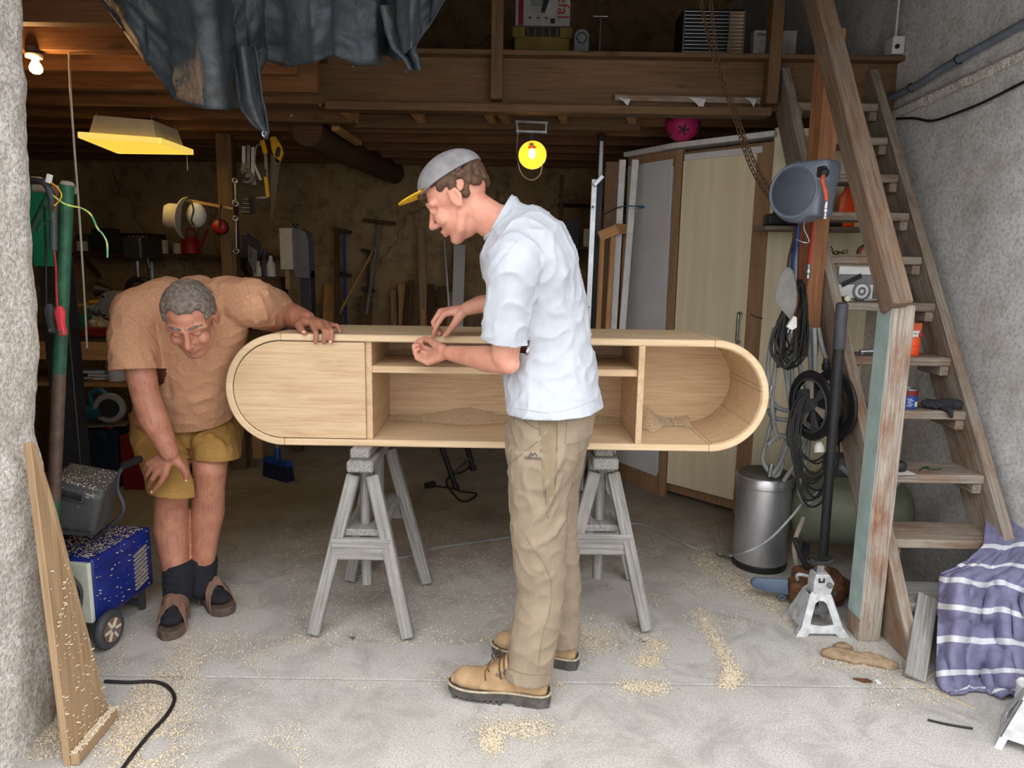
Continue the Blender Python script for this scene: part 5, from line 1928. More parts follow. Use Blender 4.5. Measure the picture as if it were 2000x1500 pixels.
# ---- things on the treads
def tread_pt(i, px, dy=.06):
    z_, y_, x0, x1 = TZ[i]
    p = P(px, 500, Y=y_ + dy)
    # keep the pixel column: use the row of the tread itself
    d = fw + rt * ((px - 1000) / F)
    q = EYE + d * ((y_ + dy) / d.y)
    yy = 750
    for _ in range(8):
        q = P(px, yy, Y=y_ + dy)
        yy += (q.z - z_) * 350
    return V((q.x, y_ + dy, z_ + .001))


# paint tin with brush
pc = tread_pt(2, 1771, .07)
tin = thing('paint_tin', 'blue and red paint tin on a stair tread next to the black glove', 'tin', tuple(pc))
MB().lathe([(.036, 0), (.037, .003), (.036, .005), (.036, .055)], pc, (0, 0, 1), 28).build('body', 'blue', tin, smooth=40)
MB().lathe([(.0363, .055), (.0363, .075)], pc, (0, 0, 1), 28).build('red_band', 'dark_red', tin, smooth=40)
MB().lathe([(.0355, .075), (.037, .078), (.037, .083), (.034, .083), (.033, .07), (.0, .068)], pc, (0, 0, 1), 28).build('rim', 'steel', tin, smooth=40)
for k in range(5):
    MB().box(pc + V((-.012 + .006 * (k % 2), -.0362, .014 + k * .007)), (.024 - .004 * (k % 3), .0015, .0022)).build('print_line', 'paper_white', tin)
MB().box(pc + V((.018, -.0325, .02)), (.012, .003, .02), frame((1, .55, 0))).build('barcode', 'paper_white', tin)
bh = pc + V((-.02, 0, .06))
brs = thing('paint_brush', 'paint brush with a blue handle standing in the paint tin', 'brush', tuple(bh))
MB().tube([bh, bh + V((-.006, 0, .05)), bh + V((-.012, .0, .095))], [.009, .006, .008], 10).build('handle', 'blue', brs, smooth=60)
MB().cbox(bh + V((0, 0, -.005)), (.028, .012, .02), .002).build('ferrule', 'dull_steel', brs)
# glove
gc = tread_pt(2, 1843, .05)
mb = MB()
for k in range(5):
    a = -.9 + .42 * k
    d_ = V((-math.cos(a) * .9, -.25 + .12 * k, 0))
    limb(mb, [(gc + V((.01, .0, .02)), .022), (gc + d_ * .05 + V((.0, 0, .022)), .014), (gc + d_ * .095 + V((0, 0, .012 + .004 * k)), .011)], 10)
limb(mb, [(gc + V((.01, 0, .02)), .026), (gc + V((.05, .0, .018)), .024), (gc + V((.085, -.005, .018)), .021)], 12)
limb(mb, [(gc + V((-.02, -.03, .014)), .013), (gc + V((-.015, -.07, .006)), .011), (gc + V((-.012, -.075, -.02)), .009)], 10)
o = remesh(mb, 'work_glove', 'glove_black', None, .004, 3, lambda co, n: n * (.006 * noise.noise(co * 60)), W=T(gc))
tag(o, 'crumpled black work glove lying on a stair tread beside the tin', 'glove')
# orange packet bottle
pc = tread_pt(3, 1777, .07)
ob = thing('orange_packet', 'orange ribbed refill pack with a torn printed top on a stair tread', 'packet', tuple(pc))
prof_ = [(.032, 0), (.034, .004), (.034, .02), (.032, .022), (.034, .024), (.034, .04), (.032, .042), (.034, .044), (.034, .065), (.032, .07)]
MB().lathe(prof_, pc, (0, 0, 1), 24).build('tub', 'orange', ob, smooth=40)
MB().rings([ell(pc + V((0, 0, z_)), V((r1, 0, 0)), V((0, r2, 0)), 20) for (z_, r1, r2) in ((.065, .033, .033), (.1, .037, .026), (.13, .04, .012), (.14, .041, .004))]).build('pouch', 'hose_orange', ob, smooth=60)
MB().box(pc + V((-.005, -.031, .093)), (.032, .002, .034), frame((1, 0, 0), (0, 1, .3))).build('label', 'paper_white', ob)
text_mesh('lettering', 'Tesk 5', .011, basis((1, 0, 0), (0, .25, .97), (0, -.97, .25), pc + V((-.005, -.0335, .098))), 'black_plastic', ob)
MB().sphere(pc + V((.022, -.028, .09)), (.009, .004, .01), 10, 6).build('printed_fruit', 'red', ob, smooth=80)
# small air gun
pc = tread_pt(3, 1702, .04)
ag = thing('air_gun', 'small silver air gun lying on a stair tread behind the newel post', 'air gun', tuple(pc))
MB().tube([pc + V((-.05, 0, .016)), pc + V((.02, 0, .02)), pc + V((.06, 0, .012))], [.008, .011, .009], 10).build('barrel', 'steel', ag, smooth=60)
MB().tube([pc + V((-.04, 0, .014)), pc + V((-.052, -.01, .0))], [.008, .006], 8).build('nozzle', 'dull_steel', ag, smooth=60)
# box with saw print and small tools on the fifth tread
z5, y5, x50, x51 = TZ[4]
pc = tread_pt(4, 1668, .17)
bx_ = thing('printed_box', 'white and grey carton with a circular saw print standing on a stair tread', 'carton', tuple(pc))
h_ = P(1660, 520, Y=pc.y).z - pc.z
MB().cbox(pc + V((-.01, 0, h_ / 2)), (.17, .04, h_), .002, frame((1, .1, 0))).build('carton', 'paper_white', bx_)
Rb = frame((1, .1, 0))
fz = lambda x, z_, o_=-.0215: pc + V((-.01, 0, h_ / 2)) + Rb @ V((x, o_, z_))
MB().box(fz(0, h_ * .12), (.168, .002, h_ * .3), Rb).build('grey_band', 'mid_grey', bx_)
for (r_, m_) in ((.045, 'mid_grey'), (.032, 'paper_white'), (.02, 'mid_grey'), (.009, 'paper_white')):
    MB().cyl(fz(.03, -h_ * .22, -.0205 - (.05 - r_) * .05), fz(.03, -h_ * .22, -.022 - (.05 - r_) * .05), r_, r_, 24).build('saw_print', m_, bx_)
MB().bar(fz(-.07, -h_ * .05, -.025), fz(.02, h_ * .24, -.025), .022, .002, Rb @ V((0, 0, 1))).build('tool_print', 'black_plastic', bx_)
for k in range(6):
    MB().box(fz(.06 + k * .004, h_ * .42, -.022), (.002, .002, .014), Rb).build('barcode', 'black_plastic', bx_)
for (px, mat, lab, nm, cat_) in ((1652, 'cream', 'cream rubber stopper lying with small tools on a stair tread', 'rubber_stopper', 'stopper'),):
    p_ = tread_pt(4, px, .03)
    o = MB().lathe([(.0, -.004), (.012, -.003), (.014, .004), (.012, .016), (.0, .018)], p_ + V((0, 0, .014)), (0, -1, 0), 16).build(nm, mat, smooth=50)
    tag(o, lab, cat_)
p_ = tread_pt(4, 1640, .05)
o = MB().tube([p_ + V((-.03, .02, .012)), p_ + V((.03, 0, .012))], .011, 12).build('black_socket', 'black_rubber', smooth=50)
tag(o, 'black rubber cylinder lying behind the cream stopper on the tread', 'cylinder')
p_ = tread_pt(4, 1672, .05)
ky = thing('key_bunch', 'bunch of black and silver keys on a stair tread', 'keys', tuple(p_))
for k in range(5):
    a = k * 1.1
    MB().bar(p_ + V((0, 0, .005 + k * .003)), p_ + V((math.cos(a) * .035, math.sin(a) * .02, .005 + k * .003)), .012, .004).build('key', 'dull_steel' if k % 2 else 'black_plastic', ky)
MB().torus(p_ + V((0, 0, .012)), (0, .5, 1), .012, .0018, 14, 5).build('ring', 'steel', ky)
p_ = tread_pt(4, 1706, .05)
sp_ = thing('spanner', 'silver spanner lying across the end of a stair tread', 'spanner', tuple(p_))
MB().bar(p_ + V((-.045, 0, .008)), p_ + V((.025, .0, .012)), .014, .008).build('shank', 'steel', sp_, bevel=.002)
MB().cyl(p_ + V((.03, 0, .004)), p_ + V((.03, 0, .022)), .018, .018, 14).build('head', 'steel', sp_, smooth=40)
# red and black leads on the sixth tread
for (mat, dx) in (('red', 0), ('black_rubber', 8)):
    o = MB().tube(bez([P(1679 - dx * .6, 496, Y=TZ[5][1] + .12), P(1684 - dx * .8, 486, Y=TZ[5][1] + .12), P(1697 - dx, 478, Y=TZ[5][1] + .12), P(1712 - dx, 474, Y=TZ[5][1] + .14)], 5), .005, 6).build('lead', mat, smooth=60)
    tag(o, '%s insulated lead curling up from a stair tread' % ('red' if mat == 'red' else 'black'), 'lead')
# things on the second tread
p_ = tread_pt(1, 1752, .05)
o = MB().cbox(p_ + V((0, 0, .022)), (.05, .07, .042), .014).build('black_block', 'black_plastic', smooth=60)
tag(o, 'rounded black plastic block on a stair tread against the newel post', 'block')
p_ = tread_pt(1, 1760, .02)
o = MB().cbox(p_ + V((0, -.005, .001)), (.09, .05, .0016), .0005, frame((1, .2, 0))).build('paper_sheet', 'paper_white')
tag(o, 'small white paper under the black block on a stair tread', 'paper')
p_ = tread_pt(1, 1815, .07)
gw = MB().tube(bez([p_ + V((-.05, -.02, .004)), p_ + V((-.02, .01, .006)), p_ + V((.01, .03, .004)), p_ + V((.0, .0, .005)), p_ + V((.05, .005, .004))], 6), .003, 6).build('green_wire', 'green_paint', smooth=60)
tag(gw, 'thin green wire curled on a worn stair tread', 'wire')

# ---- chain on the hoist
def link_mesh():
    mb = MB()
    a_, b_ = .0075, .0115
    pts = []
    for k in range(14):
        t_ = 2 * math.pi * k / 14
        pts.append(V((math.cos(t_) * (b_ if False else .0075) + (b_ * .75 if math.cos(t_) > 0 else -b_ * .75), math.sin(t_) * .0082, 0)))
    mb.tube(pts, .0026, 6, closed=True)
    me = bpy.data.meshes.new('link')
    me.from_pydata(mb.v, [], mb.f)
    fix_normals(me)
    for p in me.polygons:
        p.use_smooth = True
    me.materials.append(MATS['chain_rust'])
    return me


lm = link_mesh()
chn = thing('chain', 'rusty steel hoist chain hanging in two strands past the hose reel', 'chain', tuple(J(1522, 415, 3.2)))


def chain_run(path, pitch=.0235):
    pts = bez(path, 24)
    acc, k = 0, 0
    nxt = 0
    for a, b_ in zip(pts, pts[1:]):
        seg = (b_ - a).length
        while nxt <= acc + seg:
            p = a + (b_ - a) * ((nxt - acc) / max(seg, 1e-6))
            d = (b_ - a).normalized()
            Rm = frame(d, V((1, .3, 0)) if k % 2 == 0 else d.cross(V((1, .3, 0))))
            _place(bpy.data.objects.new('link', lm), chn, T(p) @ Rm.to_4x4())
            k += 1
            nxt += pitch
        acc += seg


YC = 3.45
chain_run([J(1366, -30, YC), J(1374, 30, YC), J(1396, 120, YC), J(1432, 220, YC), J(1460, 310, YC - .05), J(1492, 372, YC - .1), J(1528, 416, YC - .15)])
chain_run([J(1386, -30, YC), J(1391, 30, YC), J(1403, 120, YC), J(1436, 215, YC), J(1468, 305, YC - .05), J(1500, 365, YC - .1), J(1530, 408, YC - .15)])
chain_run([J(1597, 442, 3.35), J(1612, 468, 3.35), J(1627, 492, 3.4), J(1652, 492, 3.42)])

# ---- wall services
o = thing('junction_box', 'pale grey electrical junction box high on the end of the right wall', 'junction box', tuple(PW(1748, 110, .03)))
p_ = PW(1747, 92, .035)
MB().cbox(p_, (.06, .085, .085), .006).build('box', 'white_panel', o)
MB().cyl(p_ + V((-.01, -.042, -.01)), p_ + V((-.01, -.052, -.01)), .011, .011, 14).build('knockout', 'black_plastic', o, smooth=40)
MB().tube([p_ + V((0, .0, .04)), p_ + V((.0, .0, .6))], .006, 8).build('riser_cable', 'white_panel', o, smooth=60)
MB().tube(bez([p_ + V((0, -.01, -.04)), PW(1742, 130, .02), PW(1732, 150, .03), PW(1720, 160, .06)], 5), .005, 8).build('drop_cable', 'white_panel', o, smooth=60)
a, b_ = PW(1738, 190, .03), PW(2000, 45, .03)
o = thing('conduit', 'blue-grey plastic conduit clipped along the rough right wall', 'conduit', tuple(a))
dv_ = (b_ - a)
pts = bez([a - dv_ * .04, a + dv_ * .25 + V((0, 0, -.012)), a + dv_ * .5, b_, b_ + dv_ * .5], 8)
MB().tube(pts, .017, 12).build('pipe', 'conduit', o, smooth=50)
for f_ in (.2, .58):
    q = a + dv_ * f_ + (V((0, 0, -.01)) if f_ < .4 else V((0, 0, 0)))
    MB().torus(q, dv_, .019, .003, 16, 6).build('clip', 'black_plastic', o, smooth=60)
o = MB().tube(bez([PW(1752, 232, .015), PW(1785, 231, .015), PW(1820, 236, .015), PW(1865, 222, .015), PW(1920, 200, .015), PW(2000, 160, .015), PW(2100, 110, .015)], 6), .006, 8).build('black_cable', 'black_rubber', smooth=60)
tag(o, 'black cable sagging along the right wall below the concrete ledge', 'cable')

# ---- lath with torn plastic on the beam
o = thing('torn_film', 'thin lath with torn grey plastic film nailed on the loft beam', 'lath', tuple(P(1340, 210, Y=3.78)))
plank('lath', P(1200, 191, Y=3.805), P(1484, 197, Y=3.805), .02, .03, 'stair_wood', o)
for (x0, x1, dy_) in ((1205, 1232, 14), (1345, 1378, 26), (1455, 1478, 16)):
    vs = [P(x0, 190, Y=3.785), P(x1, 193, Y=3.785), P(x1 - 6, 193 + dy_, Y=3.775), P((x0 + x1) / 2, 193 + dy_ * .4, Y=3.77)]
    MB().prism(vs, (0, .002, 0)).build('film', 'white_panel', o)

# ---- pink ball on the closet
bp_ = J(1333, 262, 4.28)
bp_.z = ZC + .033 + .1
bl_ = thing('ball', 'dusty pink football with dark pentagon patches on top of the closet', 'ball', tuple(bp_ - V((0, 0, .1))))
MB().sphere(bp_, .1, 32, 20).build('shell', 'pink', bl_, smooth=80)
phi = (1 + 5 ** .5) / 2
for v in [V((0, s1, s2 * phi)) for s1 in (1, -1) for s2 in (1, -1)] + [V((s1, s2 * phi, 0)) for s1 in (1, -1) for s2 in (1, -1)] + [V((s2 * phi, 0, s1)) for s1 in (1, -1) for s2 in (1, -1)]:
    n_ = (Matrix.Rotation(.5, 3, 'X') @ Matrix.Rotation(.4, 3, 'Z') @ v).normalized()
    Rm = frame(n_)
    top = [bp_ + (n_ * .097 + Rm @ V((0, .034 * math.cos(a), .034 * math.sin(a)))).normalized() * .1012 for a in (2 * math.pi * i / 5 for i in range(5))]
    MB().add([bp_ + n_ * .1018] + top, [(0, i + 1, (i + 1) % 5 + 1) for i in range(5)]).build('patch', 'ball_dark' if n_.z < .55 else 'ball_dusty', bl_)

# ---- work lamp under the loft
lc = J(1040, 303, 3.92)
ln = V((.04, -.93, -.36)).normalized()
lmp = thing('work_lamp', 'yellow glowing work lamp with a round reflector clamped under the loft', 'lamp', tuple(lc))
t = NT('lamp_reflector')
t.b.inputs['Base Color'].default_value = (*s2l((226, 176, 70)), 1)
t.done(None, .35, .2)
MB().lathe([(.075, .0), (.074, -.002), (.066, -.03), (.045, -.06), (.022, -.075), (.0, -.076)], lc, ln, 28, cap=False).build('reflector', 'lamp_reflector', lmp, smooth=60)
MB().lathe([(.077, .002), (.077, -.004), (.069, -.034), (.047, -.066), (.022, -.082)], lc, ln, 28, cap=False).build('shade', 'black_plastic', lmp, smooth=60)
MB().torus(lc, ln, .0765, .003, 28, 6).build('rim', 'black_plastic', lmp, smooth=60)
emis('lamp_bulb', (255, 214, 110), 3.0)
bk = lc - ln * .035
MB().sphere(bk, (.02, .02, .028), 14, 10).build('bulb', 'lamp_bulb', lmp, smooth=80)
MB().lathe([(.03, .0), (.03, .015), (.024, .017), (.024, .03)], lc - ln * .078 + V((0, 0, .012)), V((0, .3, 1)), 16).build('collar', 'red', lmp, smooth=40)
y_ = lc.y + .06
MB().bar(J(1006, 238, y_), J(1070, 241, y_), .03, .012).bar(J(1008, 257, y_), J(1068, 259, y_), .03, .012).bar(J(1009, 238, y_), J(1012, 262, y_), .02, .008, (0, 1, 0)).bar(J(1067, 240, y_), J(1066, 262, y_), .02, .008, (0, 1, 0)).build('bracket', 'dull_steel', lmp)
MB().bar(J(1038, 259, y_), J(1038, 285, y_ - .03), .02, .012, (1, 0, 0)).build('stem', 'dark_grey', lmp)
MB().tube(bez([J(1011, 262, y_), J(1010, 300, y_), J(1016, 335, lc.y - .02), J(1035, 352, lc.y - .03), J(1054, 343, lc.y - .02), J(1060, 320, lc.y)], 6), .0035, 6).build('wire_loop', 'dust', lmp, smooth=60)
ld_ = bpy.data.lights.new('lamp_light', 'POINT')
ld_.energy = .3
ld_.color = (1, .72, .3)
ld_.shadow_soft_size = .03
lo = bpy.data.objects.new('lamp_light', ld_)
_place(lo, lmp, T(lc - ln * .002))

# ---- leaning stuff beside the closet
def lean(name, a, b_, w_, th_, mat, label, cat_, side=(1, 0, 0), group=None):
    o = plank(name, a, b_, w_, th_, mat, None, side=side)
    tag(o, label, cat_, group)
    return o


def to_floor(x0, y0, Y0, x1, y1, Y1):
    """top point and the floor point of the line through two pixels"""
    a, b_ = P(x0, y0, Y=Y0), P(x1, y1, Y=Y1)
    return a, b_ + (b_ - a) * ((b_.z - .005) / (a.z - b_.z))


for (q, lab) in (((1216, 312, 4.50, 1198, 645, 4.40), 'white aluminium strip leaning on the grey closet panel beside a wooden frame'), ((1241, 312, 4.48, 1215, 645, 4.42), 'white aluminium strip leaning right against the grey closet panel')):
    a, b_ = to_floor(*q)
    lean('aluminium_strip', a, b_, .04, .02, 'white_paint', lab, 'strip', group='white strips beside the closet')
a, b_ = to_floor(1198, 316, 4.75, 1185, 645, 4.75)
lean('brown_panel', a, b_, .1, .018, 'brown_board', 'brown board panel standing behind the white aluminium strips', 'panel')
a, b_ = to_floor(1175, 262, 4.6, 1160, 645, 4.55)
lv = thing('spirit_level', 'long black box beam with a white sticker standing next to the closet', 'beam', (b_.x, b_.y, 0))
plank('beam', a, b_, .04, .03, 'black_plastic', lv, side=(1, 0, 0))
plank('sticker', a + (b_ - a) * .02 + V((0, -.018, 0)), a + (b_ - a) * .12 + V((0, -.018, 0)), .02, .002, 'paper_white', lv, side=(1, 0, 0))
a, b_ = to_floor(1161, 350, 4.45, 1148, 640, 4.42)
al = thing('folding_strut', 'galvanised steel strut with bolt holes standing beside the black beam', 'strut', (b_.x, b_.y, 0))
plank('strut', a, b_, .035, .02, 'aluminium', al, side=(1, 0, 0))
plank('stay', P(1160, 362, Y=4.42), P(1178, 343, Y=4.42), .025, .008, 'aluminium', al, side=(0, 0, 1))
for (x, y) in ((1158, 404), (1149, 600)):
    q = P(x, y, Y=4.41)
    MB().cyl(q, q + V((0, -.012, 0)), .006, .006, 8).build('bolt', 'black_plastic', al)
q = G(1150, 900)
wf = thing('pine_trestle', 'narrow pine trestle leaning between the strut and white strips', 'frame', (P(1190, 640, Y=4.36).x, 4.36, 0))
for (x0, y0, x1, y1) in ((1197, 462, 1186, 645), (1176, 465, 1168, 645), (1222, 458, 1212, 645)):
    a, b_ = to_floor(x0, y0, 4.52 if x0 > 1200 else 4.38, x1, y1, 4.5 if x0 > 1200 else 4.36)
    plank('upright', a, b_, .03, .03, 'pine', wf, side=(1, 0, 0))
plank('top_rail', P(1170, 462, Y=4.37), P(1206, 447, Y=4.37), .06, .03, 'pine', wf, side=(0, 0, 1))
plank('top_rail', P(1205, 447, Y=4.38), P(1226, 447, Y=4.5), .06, .03, 'pine', wf, side=(0, 0, 1))
o = MB().tube(bez([P(1180, 419, Y=4.66), P(1212, 404, Y=4.42), P(1245, 403, Y=4.40), P(1256, 404, Y=4.38)], 6), .0035, 6).build('cord', 'teal', smooth=60)
tag(o, 'teal cord tied around the white strips to the closet', 'cord')
o = MB().lathe([(.004, 0), (.009, .008), (.009, .03), (.004, .04)], P(1246, 404, Y=4.36), (1, 0, 0), 10).build('cord_cleat', 'teal', smooth=50)
tag(o, 'teal cleat holding the cord on the grey closet panel', 'cleat')
# shelf with cartons behind
sh = thing('shelf_unit', 'dim wooden shelving behind the black beam and steel strut', 'shelves', (.62, 5.9, 0))
for z_ in (.5, .85, 1.2, 1.55, 1.9):
    plank('shelf', (.35, 5.9, z_), (1.1, 5.9, z_), .4, .022, 'dark_wood', sh)
for x_ in (.36, 1.09):
    plank('upright', (x_, 5.72, 0), (x_, 5.72, 2.1), .03, .04, 'dark_wood', sh, side=(1, 0, 0))
for i, (x_, z_, w_, h_, mat) in enumerate(((.5, 1.2, .16, .18, 'cardboard'), (.68, 1.2, .14, .12, 'dark_red'), (.45, 1.55, .12, .2, 'dark_grey'), (.62, 1.55, .15, .14, 'cream'), (.5, .85, .2, .15, 'cardboard'), (.72, .85, .14, .2, 'dark_grey'), (.5, .5, .18, .2, 'brown_board'))):
    o = MB().cbox((x_, 5.85, z_ + .012 + h_ / 2), (w_, .2, h_), .004).build('storage_box', mat)
    tag(o, '%s box on the %s shelf of the dim shelving' % ({'cardboard': 'cardboard', 'dark_red': 'dark red', 'dark_grey': 'dark grey', 'cream': 'cream', 'brown_board': 'brown'}[mat], {.5: 'lowest', .85: 'second', 1.2: 'middle', 1.55: 'upper'}[z_]), 'box', 'boxes on the dim shelving')
# ================================================================ tarpaulin over the opening
t = NT('tarp')
vec = t.coords((1, 1, 1))
c = t.ramp(t.noise(vec, 5, 7, .65, .8), [(.3, (40, 47, 52)), (.52, (54, 60, 65)), (.72, (80, 78, 74))])
t.bump(t.noise(vec, 26, 5, .6, 1.5), .5, .012)
t.done(c, .55, 0, .3)
cols = [(170, 192, -5), (205, 240, 58), (245, 290, 128), (285, 345, 198), (330, 400, 213), (380, 445, 215), (420, 470, 209), (455, 492, 170), (490, 520, 118), (540, 565, 131), (590, 612, 122), (635, 650, 107), (680, 700, 128), (715, 738, 128), (745, 755, 106), (770, 775, 122), (800, 802, 96), (822, 815, 84), (850, 842, 48), (890, 874, -8)]


def tarp_fn(u, v):
    f = u * (len(cols) - 1)
    i = min(int(f), len(cols) - 2)
    k = f - i
    k = k * k * (3 - 2 * k)
    a, b_ = cols[i], cols[i + 1]
    xt, xb, yb_ = [a[j] + (b_[j] - a[j]) * k for j in range(3)]
    xx = xt + (xb - xt) * v ** .8
    yy = -260 + (yb_ + 260) * v
    sag = math.sin(math.pi * v) * .10 + .26 * (1 - v) ** 3
    lobe = .09 * math.sin(u * 19 + .4) + .05 * math.sin(u * 41 + 2 * v) + .05 * noise.noise(V((u * 9, v * 5, 1))) + .022 * noise.noise(V((u * 26, v * 16, 4))) + .03 * (1 - abs(noise.noise(V((u * 7 + v * 3, v * 3 - u * 4, 8))))) ** 5
    return P(xx, yy, Y=2.34 - sag + lobe * (.35 + v * .65))


tp_ = thing('tarpaulin', 'dusty blue-grey tarpaulin bunched up and hanging below the opening head', 'tarpaulin', tuple(P(500, 150, Y=2.3)))
cloth('sheet', tarp_fn, 120, 50, 'tarp', tp_, .003)


def flap(pl, Y0, seed):
    """a hanging folded corner: rows of (xl, xr, y)"""
    def fn(u, v):
        f = v * (len(pl) - 1)
        i = min(int(f), len(pl) - 2)
        k = f - i
        xl_, xr_, y = [pl[i][j] + (pl[i + 1][j] - pl[i][j]) * k for j in range(3)]
        return P(xl_ + (xr_ - xl_) * u, y, Y=Y0 + .035 * math.sin(u * 8 + seed) * (1 - .5 * v) + .015 * noise.noise(V((u * 6, v * 6, seed))))
    return cloth('corner_flap', fn, 16, 24, 'tarp', tp_, .003)


flap([(452, 500, 90), (458, 508, 140), (464, 514, 190), (470, 520, 215), (490, 524, 240), (510, 526, 258), (517, 523, 271)], 2.27, 1)
flap([(742, 815, 10), (752, 822, 60), (765, 812, 95), (785, 818, 115), (800, 822, 137)], 2.3, 4)
p_ = P(517, 262, Y=2.25)
MB().torus(p_, (0, 1, 0), .007, .0025, 14, 6).build('eyelet', 'steel', tp_, smooth=60)

# ================================================================ lights on the left
# bare bulb
yb_ = ys[1] - .02
pb2 = P(66, 108, Y=yb_)
bb_ = thing('light_bulb', 'bare glowing light bulb in a holder on the ceiling joist', 'light bulb', (pb2.x, pb2.y, pb2.z - .06))
emis('bulb_glow', (255, 190, 90), 9)
MB().lathe([(.028, .03), (.028, .0), (.022, -.004)], pb2, (0, 0, 1), 16).build('holder', 'black_plastic', bb_, smooth=40)
MB().lathe([(.03, .004), (.032, -.002), (.03, -.01), (.018, -.012)], pb2, (0, 0, 1), 18).build('holder_ring', 'white_plastic', bb_, smooth=40)
gl = pb2 + V((.004, 0, -.015))
MB().lathe([(.012, 0), (.013, -.008), (.02, -.02), (.024, -.032), (.022, -.044), (.013, -.053), (.0, -.056)], gl, (0, 0, 1), 18).build('glass', 'bulb_glow', bb_, smooth=80)
ld_ = bpy.data.lights.new('bulb_light', 'POINT')
ld_.energy = 2.8
ld_.color = (1, .55, .22)
ld_.shadow_soft_size = .03
_place(bpy.data.objects.new('bulb_light', ld_), bb_, T(gl + V((0, -.05, -.07))))
# fluorescent fitting
zf = 2.06
A, B_, C_, D_ = P(156, 268, Z=zf), P(312, 279, Z=zf), P(375, 301, Z=zf), P(232, 299, Z=zf)
fx = thing('fluorescent_light', 'yellow glowing fluorescent panel light hung under the joists', 'ceiling light', tuple((A + C_) / 2))
emis('diffuser_glow', (255, 200, 60), .55)
cc = (A + B_ + C_ + D_) / 4
emis('frame_glow', (255, 214, 96), .42, (230, 210, 150))  # emission stands in for lamp light on the frame bars
sh_ = lambda q, k, z_: cc + (q - cc) * k + V((0, 0, z_))
MB().hexa([sh_(q, .95, -.002) for q in (A, B_, C_, D_)] + [sh_(q, .95, .006) for q in (A, B_, C_, D_)]).build('diffuser', 'diffuser_glow', fx)
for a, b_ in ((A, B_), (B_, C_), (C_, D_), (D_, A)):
    MB().bar(a + V((0, 0, .012)), b_ + V((0, 0, .012)), .02, .03).build('lit_frame_bar', 'frame_glow', fx)
MB().hexa([sh_(q, .86, .02) for q in (A, B_, C_, D_)] + [sh_(q, .74, .13) for q in (A, B_, C_, D_)]).build('housing', 'cream', fx)
p_ = P(365, 304, Z=zf)
MB().tube([p_, p_ + V((0, 0, -.09))], .0015, 5).build('pull_string', 'white_plastic', fx)
for q in (A, B_, C_, D_):
    a = sh_(q, .7, .13)
    MB().cyl(a, V((a.x, a.y, ZJ)), .003, .003, 6).build('hanger', 'dull_steel', fx)
ld_ = bpy.data.lights.new('panel_light', 'AREA')
ld_.energy = .9
ld_.color = (1, .78, .32)
ld_.shape = 'RECTANGLE'
ld_.size = (B_ - A).length * .9
ld_.size_y = (D_ - A).length * .7
lo = bpy.data.objects.new('panel_light', ld_)
_place(lo, fx, T(cc + V((0, 0, -.012))))
o = MB().tube(bez([P(135, 96, Y=ys[1]), P(135, 104, Y=ys[1]), P(138, 180, Y=2.86), P(146, 300, Y=2.88), P(155, 420, Y=2.9), P(166, 600, Y=2.95), P(170, 680, Y=2.95)], 6), .004, 6).build('hanging_flex', 'cream', smooth=60)
tag(o, 'thin pale flex hanging from a joist beside the light bulb', 'flex')

# ================================================================ left foreground
# plywood offcut leaning on the jamb
b0, b1 = G(138, 1497), G(216, 1402)
q1_, q2_ = P(112, 1000, X=-1.300), P(70, 864, X=-1.318)
q3_ = P(59, 864, X=-1.322)
lp_ = thing('leaning_board', 'tapered plywood offcut leaning against the rough jamb, sprinkled with shavings', 'board', (b0.x, b0.y, 0))
poly = [b0, b1, q1_, q2_, q3_]
nrm = (b1 - b0).cross(q2_ - b0).normalized()
if nrm.x < 0:
    nrm = -nrm
W = T(b0) @ frame(q2_ - b0, b1 - b0).to_4x4()
MB().prism([q - nrm * .02 for q in poly], nrm * .02).build('panel', 'ply', lp_, W=W, bevel=.002)
plank('batten', b0 + nrm * .012 + V((.0, .0, .018)), b1 + nrm * .012 + V((0, 0, .018)), .024, .034, 'ply', lp_)
pts = []
rnd = random.Random(21)
for _ in range(260):
    u_, v_ = rnd.random(), rnd.random() ** 2.2
    q = (b0 + (b1 - b0) * u_) * (1 - v_) + (q3_ + (q2_ - q3_) * u_) * v_
    if v_ < .6:
        pts.append((q + nrm * .002, nrm))
for _ in range(500):
    q = b0 + (b1 - b0) * rnd.random() + V((0, 0, .036)) + nrm * rnd.uniform(.0, .024)
    pts.append((q, V((rnd.uniform(-.3, .3), rnd.uniform(-.3, .3), 1)).normalized()))
c_ = chips('shavings', pts, 'shaving', lp_, .003, .007, 5)
c_['kind'] = 'stuff'

# green pipe
gp0, gp1 = P(131, 362, Y=2.300), P(104, 1000, Y=2.270)
gp1 = gp1 + (gp1 - gp0) * ((gp1.z) / (gp0.z - gp1.z))
pp_ = thing('steel_pipe', 'tall steel pipe with chipped green paint standing behind the jamb', 'pipe', (gp1.x, gp1.y, 0))
dd = gp1 - gp0
M('pipe_brown', (76, 62, 54), (98, 82, 70), .6, .3, 24, .3, 80)
for (f0, f1, m_) in ((0, .36, 'green_paint'), (.36, .62, 'pipe_brown'), (.62, 1, 'green_paint')):
    MB().tube([gp0 + dd * f0, gp0 + dd * f1], .0205, 16).build('pipe_section', m_, pp_, smooth=40)
MB().lathe([(.0205, 0), (.0215, .004), (.016, .012), (.0, .014)], gp0, -dd, 16).build('end_cap', 'dust', pp_, smooth=60)
MB().tube([P(66, 367, Y=2.350), P(147, 372, Y=2.370)], .013, 12).build('cross_pipe', 'dust', pp_, smooth=40)
MB().tube([P(62, 450, Y=2.350), P(98, 378, Y=2.370)], .012, 12).build('brace_pipe', 'green_paint', pp_, smooth=40)
